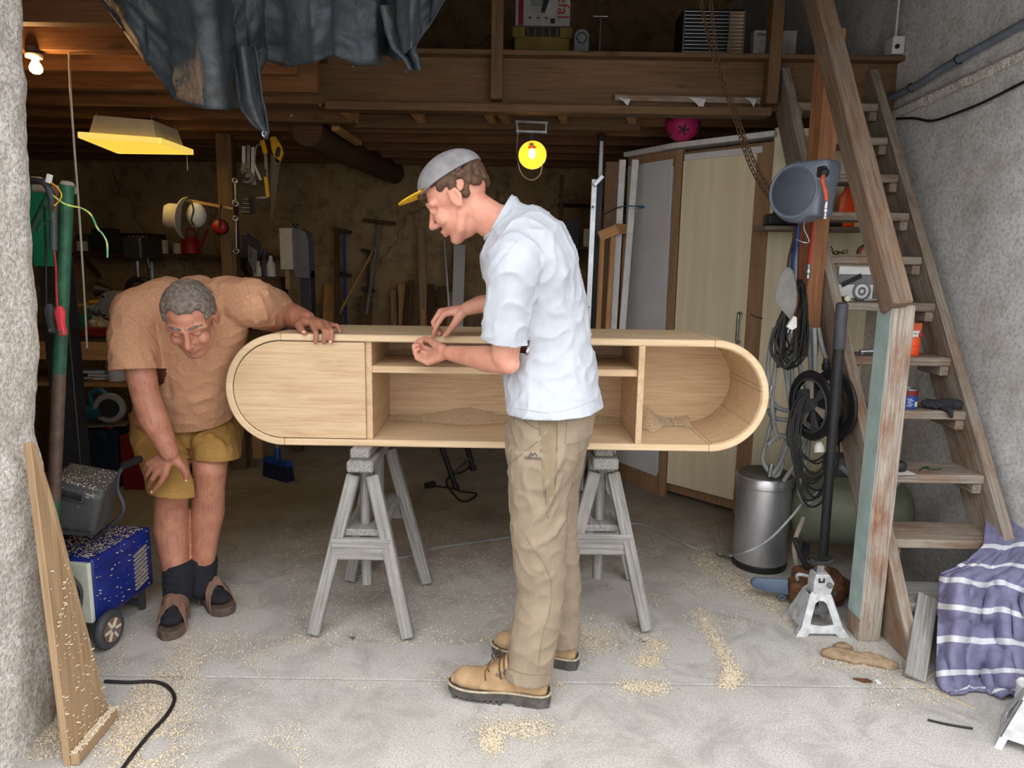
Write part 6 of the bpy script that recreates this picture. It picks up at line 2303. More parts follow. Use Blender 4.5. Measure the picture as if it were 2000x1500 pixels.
# cables on the pipe
jc = thing('jumper_leads', 'jumper leads with a red and a black clamp hanging behind the jamb', 'leads', tuple(P(108, 660, Y=2.240)))
MB().tube(bez([P(62, 352, Y=2.240), P(85, 356, Y=2.220), P(99, 378, Y=2.220), P(104, 420, Y=2.220), P(105, 488, Y=2.220)], 6), .011, 8).build('sleeve', 'dark_grey', jc, smooth=60)
MB().tube(bez([P(105, 488, Y=2.220), P(109, 520, Y=2.220), P(110, 560, Y=2.220), P(112, 598, Y=2.220)], 5), .0032, 6).build('red_lead', 'red', jc, smooth=60)
MB().tube(bez([P(86, 400, Y=2.240), P(89, 470, Y=2.240), P(90, 560, Y=2.240), P(91, 592, Y=2.240)], 5), .0032, 6).build('black_lead', 'black_rubber', jc, smooth=60)
M('clamp_red', (204, 62, 72), (190, 50, 60), .5, 0, 10)
for (x, y, m_, lab) in ((113, 598, 'clamp_red', 1), (92, 594, 'dark_grey', 0)):
    a = P(x, y, Y=2.215 + .02 * (1 - lab))
    e = lambda dx, dz: a + V((dx, 0, dz))
    MB().prism([e(-.006, 0), e(.006, 0), e(.014, -.018), e(.012, -.034), e(.009, -.05), e(.012, -.078), e(.012, -.09), e(-.006, -.09), e(-.008, -.06), e(-.013, -.034), e(-.014, -.018)], (0, .018, 0)).build('clamp', m_, jc, bevel=.003, smooth=50)
    MB().cyl(e(.003, -.08) + V((0, -.002, 0)), e(.003, -.08) + V((0, .02, 0)), .005, .005, 10).build('rivet', 'dull_steel', jc)
    MB().bar(e(-.012, -.04) + V((0, .012, 0)), e(-.004, -.092) + V((0, .012, 0)), .006, .01, (0, 1, 0)).build('clamp_jaw', m_, jc)
wr_ = thing('cut_wires', 'cut red, yellow and green wires with a white connector over the green pipe', 'wires', tuple(P(105, 400, Y=2.200)))
M('wire_yg', (196, 206, 96), (70, 150, 110), .5, 0, 16, lo=.45, hi=.55)
MB().tube(bez([P(104, 382, Y=2.200), P(122, 396, Y=2.190), P(138, 402, Y=2.190), P(160, 407, Y=2.190), P(178, 420, Y=2.190), P(190, 445, Y=2.190), P(201, 458, Y=2.190), P(209, 475, Y=2.190), P(210, 503, Y=2.190)], 6), .0028, 6).build('wire', 'wire_yg', wr_, smooth=60)
MB().tube(bez([P(98, 356, Y=2.200), P(112, 366, Y=2.200), P(120, 380, Y=2.200), P(116, 392, Y=2.200), P(106, 402, Y=2.200)], 5), .0022, 6).build('wire', 'yellow', wr_, smooth=60)
MB().tube(bez([P(98, 356, Y=2.205), P(108, 368, Y=2.205), P(111, 390, Y=2.205), P(108, 412, Y=2.205)], 5), .0022, 6).build('wire', 'red', wr_, smooth=60)
MB().tube(bez([P(104, 402, Y=2.205), P(98, 425, Y=2.210), P(84, 440, Y=2.220), P(74, 452, Y=2.220)], 5), .0022, 6).build('wire', 'green_paint', wr_, smooth=60)
MB().cbox(P(96, 349, Y=2.200), (.014, .012, .026), .002, Matrix.Rotation(.3, 3, 'Y')).build('connector', 'white_plastic', wr_)
# dark upright and green sheet behind the jamb
a = P(92, 500, Y=2.75)
o = plank('black_duct', (a.x, 2.8, 0), (a.x, 2.8, a.z), .1, .07, 'black_plastic', None, side=(1, 0, 0))
tag(o, 'square black duct standing upright behind the jumper leads', 'duct')
a = P(72, 440, Y=2.7)
o = MB().cbox((a.x, 2.762, a.z + .0), (.13, .008, .3), .002).build('green_sheet', 'green_paint')
M('green_bright', (30, 130, 92), (24, 112, 78), .5, 0, 8)
o.data.materials[0] = MATS['green_bright']
o.location.z += 0
tag(o, 'bright green plastic sheet stuck behind the broken jamb edge', 'sheet')

# welder on wheels
cA, cB = P(186, 1222, Z=.1), P(302, 1140, Z=.1)
dx_ = (cB - cA).normalized()
nx_ = V((-dx_.y, dx_.x, 0))
if nx_.x > 0:
    nx_ = -nx_
Lw, Ww = (cB - cA).length, .25
zt_ = P(178, 1096, Y=cA.y).z
wd_ = thing('welder', 'blue and white arc welder on small wheels with shavings on top', 'welder', tuple((cA + cB) / 2 * 1.0 - V((0, 0, .1))))
M('welder_blue', (30, 44, 122), (22, 34, 98), .35, 0, 10)
M('welder_cream', (206, 212, 196), (186, 192, 176), .45, 0, 14)
Rw = frame(dx_, nx_)
wc_ = lambda x, y, z: cA + Rw @ V((x, y, 0)) + V((0, 0, z - .1))
if Rw.col[2].z < 0:
    pass
mb = MB()
mb.hexa([wc_(0.012, 0, .1), wc_(Lw, 0, .1 + .0), wc_(Lw, Ww, .1), wc_(.012, Ww, .1), wc_(.012, 0, zt_), wc_(Lw, 0, zt_), wc_(Lw, Ww, zt_), wc_(.012, Ww, zt_)])
mb.build('housing', 'welder_blue', wd_, bevel=.012, smooth=50)
MB().hexa([wc_(-.006, .005, .11), wc_(.013, .005, .11), wc_(.013, Ww - .005, .11), wc_(-.006, Ww - .005, .11), wc_(-.006, .005, zt_ - .01), wc_(.013, .005, zt_ - .01), wc_(.013, Ww - .005, zt_ - .01), wc_(-.006, Ww - .005, zt_ - .01)]).build('front_panel', 'welder_cream', wd_, bevel=.004)
MB().bar(wc_(.02, -.003, zt_ - .045), wc_(Lw - .01, -.003, zt_ - .045), .006, .006).build('crease', 'welder_blue', wd_)
for k in range(9):
    z_ = zt_ - .07 - k * .017
    MB().bar(wc_(Lw * .66, -.003, z_ - .012), wc_(Lw * .88, -.003, z_ + .006), .007, .006, (0, 0, 1)).build('vent_slot', 'dust', wd_)
for (x_, y_) in ((.03, -.03), (.03, Ww + .02)):
    w0 = wc_(x_, y_, .072)
    MB().torus(w0, nx_, .055, .017, 28, 10).build('tyre', 'dark_grey' if y_ < 0 else 'black_rubber', wd_, smooth=80)
    MB().lathe([(.045, -.012), (.046, .012), (.02, .008), (.0, .008)], w0 - nx_ * .004, -nx_, 24).build('rim', 'sandal', wd_, smooth=40)
    for k in range(6):
        a = math.pi * k / 3
        Rm = frame(nx_)
        MB().bar(w0 - nx_ * .014 + Rm @ V((0, .008 * math.cos(a), .008 * math.sin(a))), w0 - nx_ * .014 + Rm @ V((0, .042 * math.cos(a), .042 * math.sin(a))), .01, .008, nx_).build('spoke', 'cream', wd_)
    MB().cyl(w0 - nx_ * .02, w0 + nx_ * .01, .01, .01, 10).build('axle', 'dull_steel', wd_, smooth=40)
MB().bar(wc_(Lw - .03, .04, .001), wc_(Lw - .03, .04, .1), .02, .02).bar(wc_(Lw - .03, Ww - .04, .001), wc_(Lw - .03, Ww - .04, .1), .02, .02).bar(wc_(Lw - .03, .04, .03), wc_(Lw - .03, Ww - .04, .03), .02, .02).build('rear_stand', 'dark_grey', wd_)
hq = [P(240, 1000, Y=2.62), P(229, 955, Y=2.62), P(232, 925, Y=2.62), P(245, 908, Y=2.62), P(275, 897, Y=2.62)]
MB().tube(bez([wc_(Lw * .55, Ww * .5, zt_)] + hq[:4], 5), .008, 8).build('handle_bar', 'dark_grey', wd_, smooth=60)
MB().tube([P(240, 910, Y=2.62), P(275, 896, Y=2.62)], .014, 12).build('grip', 'black_rubber', wd_, smooth=60)
for k in range(3):
    MB().tube(bez([wc_(-.01, .08 + k * .04, zt_ - .05), wc_(-.05, .06 + k * .03, zt_ - .02), wc_(-.03, .02 + k * .02, zt_ - .1), wc_(-.035, .05, .1 + k * .04)], 6), .007, 6).build('lead', 'dark_grey', wd_, smooth=60)
text_mesh('lettering', 'O', .035, basis(dx_, nx_, (0, 0, 1), wc_(.045, .04, zt_ + .002)), 'paper_white', wd_)
pts = []
for _ in range(800):
    q = wc_(rnd.uniform(.02, Lw - .02), rnd.uniform(.01, Ww - .02), zt_ + .001)
    pts.append((q, V((0, 0, 1))))
for _ in range(60):
    q = wc_(rnd.uniform(.02, Lw - .02), -.002, rnd.uniform(.12, zt_))
    pts.append((q, -nx_))
c_ = chips('shavings', pts, 'shaving', wd_, .003, .006, 8)
c_['kind'] = 'stuff'
# welding mask lying on it
M('mask_grey', (60, 62, 66), (76, 76, 76), .55, 0, 12)
mk = thing('welding_mask', 'dark grey welding mask with a narrow window lying on the welder', 'welding mask', tuple(P(165, 1046, Y=2.42)))
mb = MB()
mb.hexa([J(112, 1046, 2.40), J(184, 1050, 2.42), J(220, 1012, 2.62), J(150, 1000, 2.62), J(100, 930, 2.38), J(204, 958, 2.40), J(234, 920, 2.6), J(136, 902, 2.6)])
mb.hexa([J(112, 1035, 2.385), J(178, 1042, 2.405), J(184, 1000, 2.42), J(110, 990, 2.40), J(108, 960, 2.37), J(194, 975, 2.39), J(200, 960, 2.42), J(104, 940, 2.40)])
msk = remesh(mb, 'shell', 'mask_grey', mk, .006, 14)
bv = surf(msk)
patch(bv, [(119, 951), (168, 964), (165, 982), (118, 970)], 'window_frame', 'dark_grey', mk, .006)
patch(bv, [(123, 957), (162, 967), (160, 977), (122, 967)], 'window_glass', 'black_plastic', mk, .009)
for (x, y) in ((147, 945), (152, 990)):
    h = hit(bv, x, y)
    if h:
        MB().cyl(h[0], h[0] + h[1] * .006, .006, .005, 12).build('rivet', 'dull_steel', mk, smooth=40)
pts = []
for _ in range(900):
    h = hit(bv, rnd.uniform(105, 232), rnd.uniform(905, 1000))
    if h and h[1].z > .25:
        pts.append((h[0], h[1]))
if pts:
    c_ = chips('shavings', pts, 'shaving', mk, .0015, .004, 9)
    c_['kind'] = 'stuff'
# black cable on the floor
o = MB().tube(bez([G(205, 1334) + V((0, 0, .006)), G(250, 1336) + V((0, 0, .006)), G(300, 1335) + V((0, 0, .006)), G(328, 1345) + V((0, 0, .006)), G(341, 1368) + V((0, 0, .006)), G(326, 1400) + V((0, 0, .006)), G(290, 1440) + V((0, 0, .006)), G(240, 1505) + V((0, 0, .006)), G(215, 1560) + V((0, 0, .006))], 8), .0062, 8).build('floor_cable', 'black_rubber', smooth=60)
tag(o, 'black cable curling through the shavings beside the leaning board', 'cable')
zc_ = V((0, 0, .005))
o = MB().tube(bez([G(x, y) + zc_ for (x, y) in ((760, 1085), (720, 1118), (690, 1128), (720, 1095), (790, 1090), (850, 1072), (920, 1062), (1000, 1050), (1100, 1035), (1230, 1024), (1280, 1036), (1340, 1066), (1400, 1083))] + [P(1450, 1080, Y=2.98), P(1500, 1055, Y=2.98), P(1545, 1010, Y=2.98), P(1565, 985, Y=3.0)], 8), .0055, 8).build('floor_cable', 'hose_grey', smooth=60)
tag(o, 'grey extension lead running across the floor to the pedal bin', 'cable')
bc2 = thing('power_lead', 'black power lead with a round connector lying by the black tool stand', 'lead', tuple(G(870, 960)))
MB().tube(bez([G(x, y) + zc_ for (x, y) in ((812, 985), (822, 968), (835, 956))], 5), .005, 6).build('tail', 'hose_grey', bc2, smooth=60)
MB().tube([G(832, 955) + V((0, 0, .02)), G(848, 951) + V((0, 0, .02))], .022, 12).build('connector', 'black_rubber', bc2, smooth=50)
MB().tube(bez([G(x, y) + zc_ for (x, y) in ((850, 951), (880, 955), (905, 962), (930, 966), (918, 978), (900, 980), (885, 965), (872, 945), (880, 930), (905, 922), (922, 905), (918, 880))], 6), .006, 8).build('flex', 'black_rubber', bc2, smooth=60)

# ================================================================ things around the post
# blue broom
bq = P(541, 918, Z=.06)
bm_ = thing('broom', 'blue push broom standing on its bristles behind the sideboard', 'broom', (bq.x, bq.y, 0))
ba, bb2 = P(512, 905, Y=bq.y + .05), P(568, 892, Y=bq.y - .05)
zb_ = .115
ba, bb2 = V((P(512, 920, Y=bq.y).x, bq.y + .08, zb_)), V((P(572, 905, Y=bq.y).x, bq.y - .06, zb_))
MB().bar(ba, bb2, .05, .035).build('block', 'blue', bm_, bevel=.006)
M('bristle', (26, 32, 66), (18, 24, 52), .9, 0, 200, .8, 400, .003)
Rb = frame(bb2 - ba)
for k in range(12):
    q = ba + (bb2 - ba) * ((k + .5) / 12)
    for s_ in (-1, 1):
        MB().hexa([q + Rb @ V((dx, s_ * .012 + dy * 1.3 + s_ * .008, -zb_ + .001)) for (dx, dy) in ((-.011, -.01), (.011, -.01), (.011, .01), (-.011, .01))] + [q + Rb @ V((dx, s_ * .012 + dy, -.017)) for (dx, dy) in ((-.009, -.009), (.009, -.009), (.009, .009), (-.009, .009))]).build('bristle_tuft', 'bristle', bm_)
MB().tube([(ba + bb2) / 2 + V((0, 0, .01)), (ba + bb2) / 2 + V((-.01, .03, .08))], .02, 12).build('ferrule', 'blue', bm_, smooth=50)
MB().tube([(ba + bb2) / 2 + V((-.01, .03, .08)), (ba + bb2) / 2 + V((-.06, .3, 1.05))], .012, 10).build('handle', 'mid_grey', bm_, smooth=50)
# black tool stand legs beneath the sideboard
ts_ = thing('tool_stand', 'black folding tool stand with splayed legs behind the sideboard', 'stand', tuple(G(905, 945)))
for (x0, y0, x1, y1, Y0) in ((858, 860, 890, 955, 4.45), (905, 850, 924, 918, 4.85)):
    f_ = G(x1, y1)
    a = P(x0, y0, Y=f_.y)
    MB().tube([f_ + V((0, 0, .012)), a, a + (a - f_) * 1.4], .017, 10).build('leg', 'black_plastic', ts_, smooth=50)
    MB().cyl(f_, f_ + V((0, 0, .03)), .024, .02, 10).build('rubber_foot', 'black_rubber', ts_, smooth=50)
a = P(858, 860, Y=4.45)
zt2 = .78
MB().cbox((P(900, 900, Y=4.7).x, 4.75, zt2), (.3, .5, .05), .01).build('top', 'dark_grey', ts_)
MB().tube([P(884, 925, Y=4.5), P(918, 895, Y=4.85)], .01, 8).build('brace', 'dull_steel', ts_, smooth=50)

# tools on the post: post front face is at py
py = pf.y - .062
PT = lambda x, y, d=0: P(x, y, Y=py - d)


def wrench(x, y0, y1, label):
    a, b_ = PT(x, y0, .006), PT(x + 1, y1, .006)
    w_ = thing('spanner', label, 'spanner', tuple(b_))
    MB().bar(a, b_, .014, .007, (1, 0, 0)).build('shank', 'steel', w_, bevel=.002)
    for q, r_ in ((a, .015), (b_, .018)):
        MB().torus(q, (0, 1, 0), r_, .006, 16, 8).build('ring_end', 'steel', w_, smooth=60)


wrench(459, 353, 397, 'short ring spanner hanging on the front of the timber post')
wrench(460, 427, 490, 'long ring spanner hanging on the front of the timber post')
# black rack of sockets
sr = thing('socket_rack', 'black rack with a tapering row of chrome sockets on the timber post', 'socket rack', tuple(PT(484, 415, .0)))
for k in range(8):
    q = PT(482 - k * .3, 385 + k * 4.2, .012)
    MB().cyl(q + V((-.012 - k * .0025, 0, 0)), q + V((.012 + k * .0025, 0, 0)), .0065, .0065, 10).build('socket', 'steel' if k % 2 else 'dark_grey', sr, smooth=50)
MB().prism([PT(486, 381), PT(494, 381), PT(500, 418), PT(474, 418)], (0, .004, 0)).build('back_plate', 'black_plastic', sr)
# hex key holder
hk = thing('hex_key_set', 'black holder with chrome hex keys fixed on the timber post', 'hex keys', tuple(PT(490, 540)))
MB().prism([PT(472, 458, .004), PT(484, 456, .004), PT(506, 474, .004), PT(505, 502, .004), PT(472, 502, .004)], (0, .022, 0)).build('holder', 'black_plastic', hk, bevel=.003)
MB().torus(PT(480, 462, .014), (0, 1, 0), .012, .003, 14, 6).build('hang_hole', 'dark_grey', hk, smooth=60)
for k in range(6):
    x = 485 + k * 3
    MB().tube([PT(x, 478 + k * 2, .016), PT(x + .5, 512 + k * 5, .014)], .0028 + .0006 * k, 6).build('hex_key', 'steel', hk, smooth=50)
# cluster of hand tools at the top
tcl = [('mould_plane', (472, 285, 480, 318), 'white_panel', 'pale paint scraper hanging in a row at the top of the timber post'), ('mould_plane', (481, 283, 489, 330), 'dull_steel', 'steel paint scraper hanging in a row at the top of the timber post'), ('mould_plane', (490, 287, 498, 345), 'white_panel', 'long pale scraper hanging beside the grey clamp on the post')]
for (nm, (x0, y0, x1, y1), m_, lab) in tcl:
    a, b_ = PT((x0 + x1) / 2, y0, .02), PT((x0 + x1) / 2, y1, .02)
    w_ = thing('scraper', lab, 'scraper', tuple(b_))
    MB().bar(a, b_, .022, .012, (1, 0, 0)).build('handle', m_, w_, bevel=.004)
    MB().prism([b_ + V((-.012, 0, 0)), b_ + V((.012, 0, 0)), b_ + V((.022, 0, -.05)), b_ + V((-.022, 0, -.05))], (0, .003, 0)).build('blade', 'dull_steel', w_)
w_ = thing('clamp', 'grey cast clamp with a round jaw hanging on the side of the post', 'clamp', tuple(PT(490, 360)))
MB().torus(PT(482, 345, .03), (0, 1, 0), .035, .01, 18, 8, .6, 5.4).build('jaw', 'mid_grey', w_, smooth=60)
MB().bar(PT(495, 318, .03), PT(510, 352, .03), .016, .016, (0, 1, 0)).build('arm', 'white_panel', w_, bevel=.003)
w_ = thing('hacksaw', 'hacksaw with a yellow handle hanging beside the timber post', 'hacksaw', tuple(PT(520, 390)))
MB().bar(PT(519, 345, .02), PT(524, 385, .02), .024, .018, (1, 0, 0)).build('handle', 'yellow', w_, bevel=.005)
MB().tube(bez([PT(522, 348, .02), PT(520, 300, .02), PT(512, 282, .02), PT(500, 288, .02), PT(498, 320, .02)], 5), .007, 8).build('bow', 'dull_steel', w_, smooth=60)
MB().bar(PT(524, 386, .02), PT(502, 386, .02), .014, .012, (0, 1, 0)).build('stay', 'dull_steel', w_)
w_ = thing('pad_saw', 'small yellow tool handle hung right below the tarpaulin corner', 'saw', tuple(PT(515, 300)))
MB().bar(PT(512, 274, .03), PT(519, 300, .03), .03, .018, (1, 0, 0)).build('handle', 'yellow', w_, bevel=.006)
MB().bar(PT(517, 298, .03), PT(519, 330, .03), .012, .003, (1, 0, 0)).build('blade', 'dull_steel', w_)
hs = thing('hand_saw', 'hand saw with a yellow and black handle hanging blade down by the post', 'saw', tuple(PT(537, 430)))
q = lambda x, y: PT(x, y, .03)
MB().rings([[q(x, y) for (x, y) in ((527, 268), (538, 266), (550, 285), (553, 300), (545, 320), (538, 316), (530, 292))], [q(x, y) + V((0, .022, 0)) for (x, y) in ((527, 268), (538, 266), (550, 285), (553, 300), (545, 320), (538, 316), (530, 292))]]).build('handle', 'yellow', hs, bevel=.004)
MB().cbox(q(543, 297) + V((0, .008, 0)), (.028, .032, .06), .008, Matrix.Rotation(.25, 3, 'Y')).build('grip_hole', 'black_plastic', hs)
M('saw_blade', (92, 96, 102), (78, 82, 88), .4, .7, 10)
MB().prism([q(529, 300), q(547, 315), q(533, 430), q(529, 430)], (0, .002, 0)).build('blade', 'saw_blade', hs)
# peg with hats and ear muffs
pg0, pg1 = P(358, 390, Y=4.72), P(456, 408, Y=4.76)
o = plank('hat_peg', pg0, pg1, .02, .02, 'pine', None)
tag(o, 'thin wooden stick fixed on the post with hats hung on it', 'peg')
M('felt', (196, 184, 168), (176, 164, 148), .9, 0, 10)
ht = thing('felt_hat', 'beige wide-brimmed felt hat hung on the wooden stick', 'hat', tuple(P(350, 470, Y=4.68)))
hc, ha = P(353, 425, Y=4.68), V((-.9, -.35, .12)).normalized()
Rm = frame(ha)
rs = []
for k in range(28):
    a = 2 * math.pi * k / 28
    br_ = .155 + .02 * math.cos(2 * a)
    lift = .03 * math.cos(2 * a)
    rs.append([hc + Rm @ V((h_ + lift * f_, r_ * math.cos(a) * .85, r_ * math.sin(a))) for (r_, h_, f_) in ((br_, 0, 1), (.085, .01, 0), (.078, .075, 0), (.06, .1, 0), (.02, .085, 0), (.018, .08, 0), (.055, .09, 0), (.074, .07, 0), (.08, .0, 0), (br_, -.006, 1))])
MB().rings(rs, True, False).build('hat', 'felt', ht, smooth=60)
MB().torus(hc + ha * .018, ha, .082, .005, 28, 6).build('hat_band', 'cardboard', ht, smooth=60)
cpx = thing('hard_hat', 'white hard hat with a black strap hung behind the felt hat', 'cap', tuple(P(385, 445, Y=4.7)))
mb = MB()
mb.sphere(P(384, 420, Y=4.70), (.06, .06, .078), 18, 12)
mb.build('shell', 'white_plastic', cpx, smooth=80)
MB().tube(bez([P(373, 392, Y=4.63), P(378, 410, Y=4.62), P(374, 430, Y=4.62), P(380, 440, Y=4.63)], 5), .006, 6).build('strap', 'dark_grey', cpx, smooth=60)
em = thing('ear_muffs', 'red ear muffs with a black headband hung on the wooden stick', 'ear muffs', tuple(P(430, 465, Y=4.68)))
for (x, y, Y_) in ((429, 443, 4.66), (434, 445, 4.76)):
    MB().lathe([(.0, -.028), (.03, -.026), (.045, -.01), (.046, .0)], P(x, y, Y=Y_), (0, 1 if Y_ < 4.7 else -1, 0), 20).build('cup', 'red', em, smooth=60)
    MB().torus(P(x, y, Y=Y_) + V((0, .008 if Y_ < 4.7 else -.008, 0)), (0, 1, 0), .04, .012, 20, 8).build('cushion', 'black_rubber', em, smooth=60)
MB().tube(bez([P(429, 432, Y=4.64), P(430, 410, Y=4.66), P(432, 400, Y=4.71), P(433, 410, Y=4.76), P(434, 432, Y=4.77)], 5), .006, 8).build('headband', 'black_plastic', em, smooth=60)
MB().bar(P(429, 428, Y=4.628), P(430, 446, Y=4.628), .014, .006, (1, 0, 0)).build('slider', 'black_plastic', em)

# ================================================================ bench and shelves along the back left
zbt = .93
wbn = thing('workbench', 'rough wooden workbench with a lower shelf behind the stooping person', 'workbench', (-2.5, 4.9, 0))
for k in range(4):
    plank('bench_board', (-4.3, 4.62 + k * .16, zbt - .02), (-2.05, 4.62 + k * .16, zbt - .02), .157, .04, 'dark_wood', wbn)
plank('front_rail', (-4.3, 4.56, zbt - .1), (-2.05, 4.56, zbt - .1), .03, .12, 'pine', wbn)
for x_ in (-4.2, -3.15, -2.1):
    plank('leg', (x_, 4.62, 0), (x_, 4.62, zbt - .05), .07, .07, 'dark_wood', wbn, side=(1, 0, 0))
    plank('leg', (x_, 5.1, 0), (x_, 5.1, zbt - .05), .07, .07, 'dark_wood', wbn, side=(1, 0, 0))
plank('lower_shelf', (-4.3, 4.85, .60), (-2.05, 4.85, .60), .5, .025, 'pine', wbn)
wl2 = thing('wall_shelf', 'long dark wall shelf loaded with machine cases above the workbench', 'shelf', (-2.9, 6.2, 1.45))
zsf = P(300, 495, Y=6.1).z
plank('shelf', (-5.0, 6.2, zsf - .015), (-1.95, 6.2, zsf - .015), .28, .03, 'dark_wood', wl2)
for x_ in (-4.6, -3.6, -2.3):
    plank('bracket', (x_, 6.3, zsf - .2), (x_, 6.08, zsf - .03), .03, .03, 'dark_wood', wl2)


def on(px, Y, z, w_, d_, h_, nm, mat, label, cat_, group=None, bev=.006, rz=0):
    x = P(px, 600, Y=Y).x
    p = P(px, 600, Y=Y)
    # column correction for the height
    for _ in range(3):
        yy = 750 - F * (((V((p.x, Y, z)) - EYE).dot(up)) / ((V((p.x, Y, z)) - EYE).dot(fw)))
        p = P(px, yy, Y=Y)
    Wm = T((p.x, Y, z)) @ Matrix.Rotation(rz, 4, 'Z')
    o = MB().cbox((p.x, Y, z + h_ / 2), (w_, d_, h_), min(bev, h_ * .3, d_ * .3, w_ * .3), Matrix.Rotation(rz, 3, 'Z')).build(nm, mat, W=Wm)
    tag(o, label, cat_, group)
    return o, V((p.x, Y, z))


b_, q = on(283, 6.1, zsf, .28, .2, .16, 'machine_case', 'black_plastic', 'black power tool case with pale lettering on the wall shelf', 'case')
text_mesh('lettering', 'BOSCH', .05, basis((1, 0, 0), (0, 0, 1), (0, -1, 0), q + V((0, -.102, .12))), 'paper_white', b_)
b_, q = on(172, 6.1, zsf, .1, .15, .15, 'screw_carton', 'dark_grey', 'dark carton with a white label at the end of the wall shelf', 'carton')
MB().box(q + V((0, -.077, .05)), (.09, .002, .08)).build('label', 'paper_white', b_)
b_, q = on(140, 6.1, zsf, .12, .15, .13, 'screw_carton', 'cardboard', 'brown carton with a pale label on the wall shelf', 'carton')
MB().box(q + V((0, -.077, .05)), (.08, .002, .05)).build('label', 'cream', b_)
on(210, 6.15, zsf, .16, .15, .2, 'storage_tin', 'glass_dark', 'tall dark box standing on the wall shelf between the cases', 'box')
on(236, 6.15, zsf, .08, .12, .16, 'storage_tin', 'dark_grey', 'narrow grey box on the wall shelf beside the lettered case', 'box')
q = P(320, 480, Y=6.08)
cu = thing('cup_stack', 'stack of white plastic cups standing on the wall shelf', 'cups', (q.x, 6.08, zsf))
for k in range(6):
    MB().lathe([(.03, k * .018), (.036, k * .018 + .02)], (q.x, 6.08, zsf), (0, 0, 1), 16).build('cup', 'cream', cu, smooth=40)
q = P(348, 480, Y=6.08)
o = MB().lathe([(.04, 0), (.042, .002), (.042, .085), (.038, .088), (.0, .088)], (q.x, 6.08, zsf), (0, 0, 1), 20).build('round_tin', 'yellow', smooth=40)
o.data.materials[0] = MATS['cream']
tag(o, 'cream round tin on the wall shelf beside the red watering can', 'tin')
q = P(372, 480, Y=6.05)
wcn = thing('watering_can', 'red watering can with a long spout on the wall shelf', 'watering can', (q.x, 6.05, zsf))
MB().lathe([(.07, 0), (.075, .005), (.07, .11), (.055, .13), (.0, .132)], (q.x, 6.05, zsf), (0, 0, 1), 22).build('body', 'red', wcn, smooth=40)
MB().tube(bez([V((q.x + .06, 6.05, zsf + .04)), V((q.x + .11, 6.03, zsf + .1)), V((q.x + .17, 6.0, zsf + .2))], 5), .011, 10).build('spout', 'red', wcn, smooth=60)
MB().tube(bez([V((q.x - .03, 6.05, zsf + .13)), V((q.x - .02, 6.05, zsf + .2)), V((q.x + .04, 6.05, zsf + .19)), V((q.x + .05, 6.05, zsf + .12))], 5), .008, 8).build('handle', 'red', wcn, smooth=60)

# bench clutter
zb2 = zbt + .001
gx = P(228, 640, Y=4.7).x
gr = thing('bench_grinder', 'grey bench grinder housing standing on the workbench', 'grinder', (gx, 4.72, zb2))
MB().rings([[V((gx + x_, y_, zb2 + z_)) for (x_, z_) in ((-.09, 0), (.09, 0), (.09, .2), (.07, .25), (.03, .275), (-.03, .275), (-.07, .25), (-.09, .2))] for y_ in (4.66, 4.80)]).build('housing', 'mid_grey', gr, bevel=.008)
for z_ in (.12, .24):
    MB().cyl((gx - .05, 4.662, zb2 + z_), (gx - .05, 4.65, zb2 + z_), .008, .008, 10).build('screw', 'black_plastic', gr)
MB().tube(bez([V((gx - .08, 4.65, zb2 + .16)), V((gx - .03, 4.63, zb2 + .1)), V((gx + .05, 4.64, zb2 + .12)), V((gx + .1, 4.66, zb2 + .2))], 5), .005, 6).build('flex', 'black_rubber', gr, smooth=60)
b_, q = on(200, 4.56, zb2, .2, .1, .05, 'red_tray', 'dark_red', 'red metal tray lying on the front edge of the workbench', 'tray')
MB().box(q + V((0, 0, .006)), (.26, .12, .012)).build('lip', 'dark_red', b_)
b_, q = on(148, 4.65, zb2, .16, .12, .12, 'green_case', 'green_paint', 'dark green case on the workbench beside the crumpled rag', 'case')
q = V((P(190, 640, Y=4.68).x, 4.68, zb2))
mb = MB()
for k in range(16):
    mb.sphere(q + V((rnd.uniform(-.08, .08), rnd.uniform(-.06, .06), .03 + rnd.uniform(0, .05))), rnd.uniform(.025, .045), 8, 6)
o = remesh(mb, 'rag', 'dust', None, .007, 3, lambda co, n: n * (.012 * noise.noise(co * 30)), W=T(q))
tag(o, 'crumpled dusty rag heaped on the workbench', 'rag')
mb = MB()
q = V((P(180, 615, Y=4.8).x, 4.82, zb2 + .07))
for k in range(9):
    mb.sphere(q + V((rnd.uniform(-.05, .05), rnd.uniform(-.03, .03), rnd.uniform(.0, .1))), rnd.uniform(.025, .04), 8, 6)
o = remesh(mb, 'cloth_bag', 'conduit', None, .007, 3, lambda co, n: n * (.012 * noise.noise(co * 30)), W=T(q))
tag(o, 'pale blue cloth bundle on the heap behind the rag', 'cloth')
for (x0, y0, x1, y1, m_, lab) in ((132, 600, 172, 594, 'pine', 'pale wood offcut lying on the workbench clutter'), (168, 612, 210, 575, 'pine', 'thin batten leaning across the workbench clutter'), (175, 590, 195, 588, 'yellow', 'yellow folding rule lying in the workbench clutter'), (146, 570, 152, 608, 'aluminium', 'bright metal rod leaning in the workbench clutter')):
    o = plank('offcut', P(x0, y0, Y=4.95), P(x1, y1, Y=4.95), .03, .02, m_)
    tag(o, lab, 'offcut')
o = MB().torus(P(275, 570, Y=5.0), (0, 1, .2), .09, .022, 26, 8).build('scooter_tyre', 'black_rubber', smooth=70)
tag(o, 'black rubber tyre standing on the workbench behind the person', 'tyre')
lm_ = thing('desk_lamp', 'black lamp head lying on the workbench behind the grinder', 'lamp', tuple(P(205, 575, Y=5.0)))
MB().lathe([(.02, 0), (.025, .03), (.05, .09), (.052, .1)], P(218, 568, Y=5.0), (-1, -.2, .1), 18).build('shade', 'black_plastic', lm_, smooth=60)
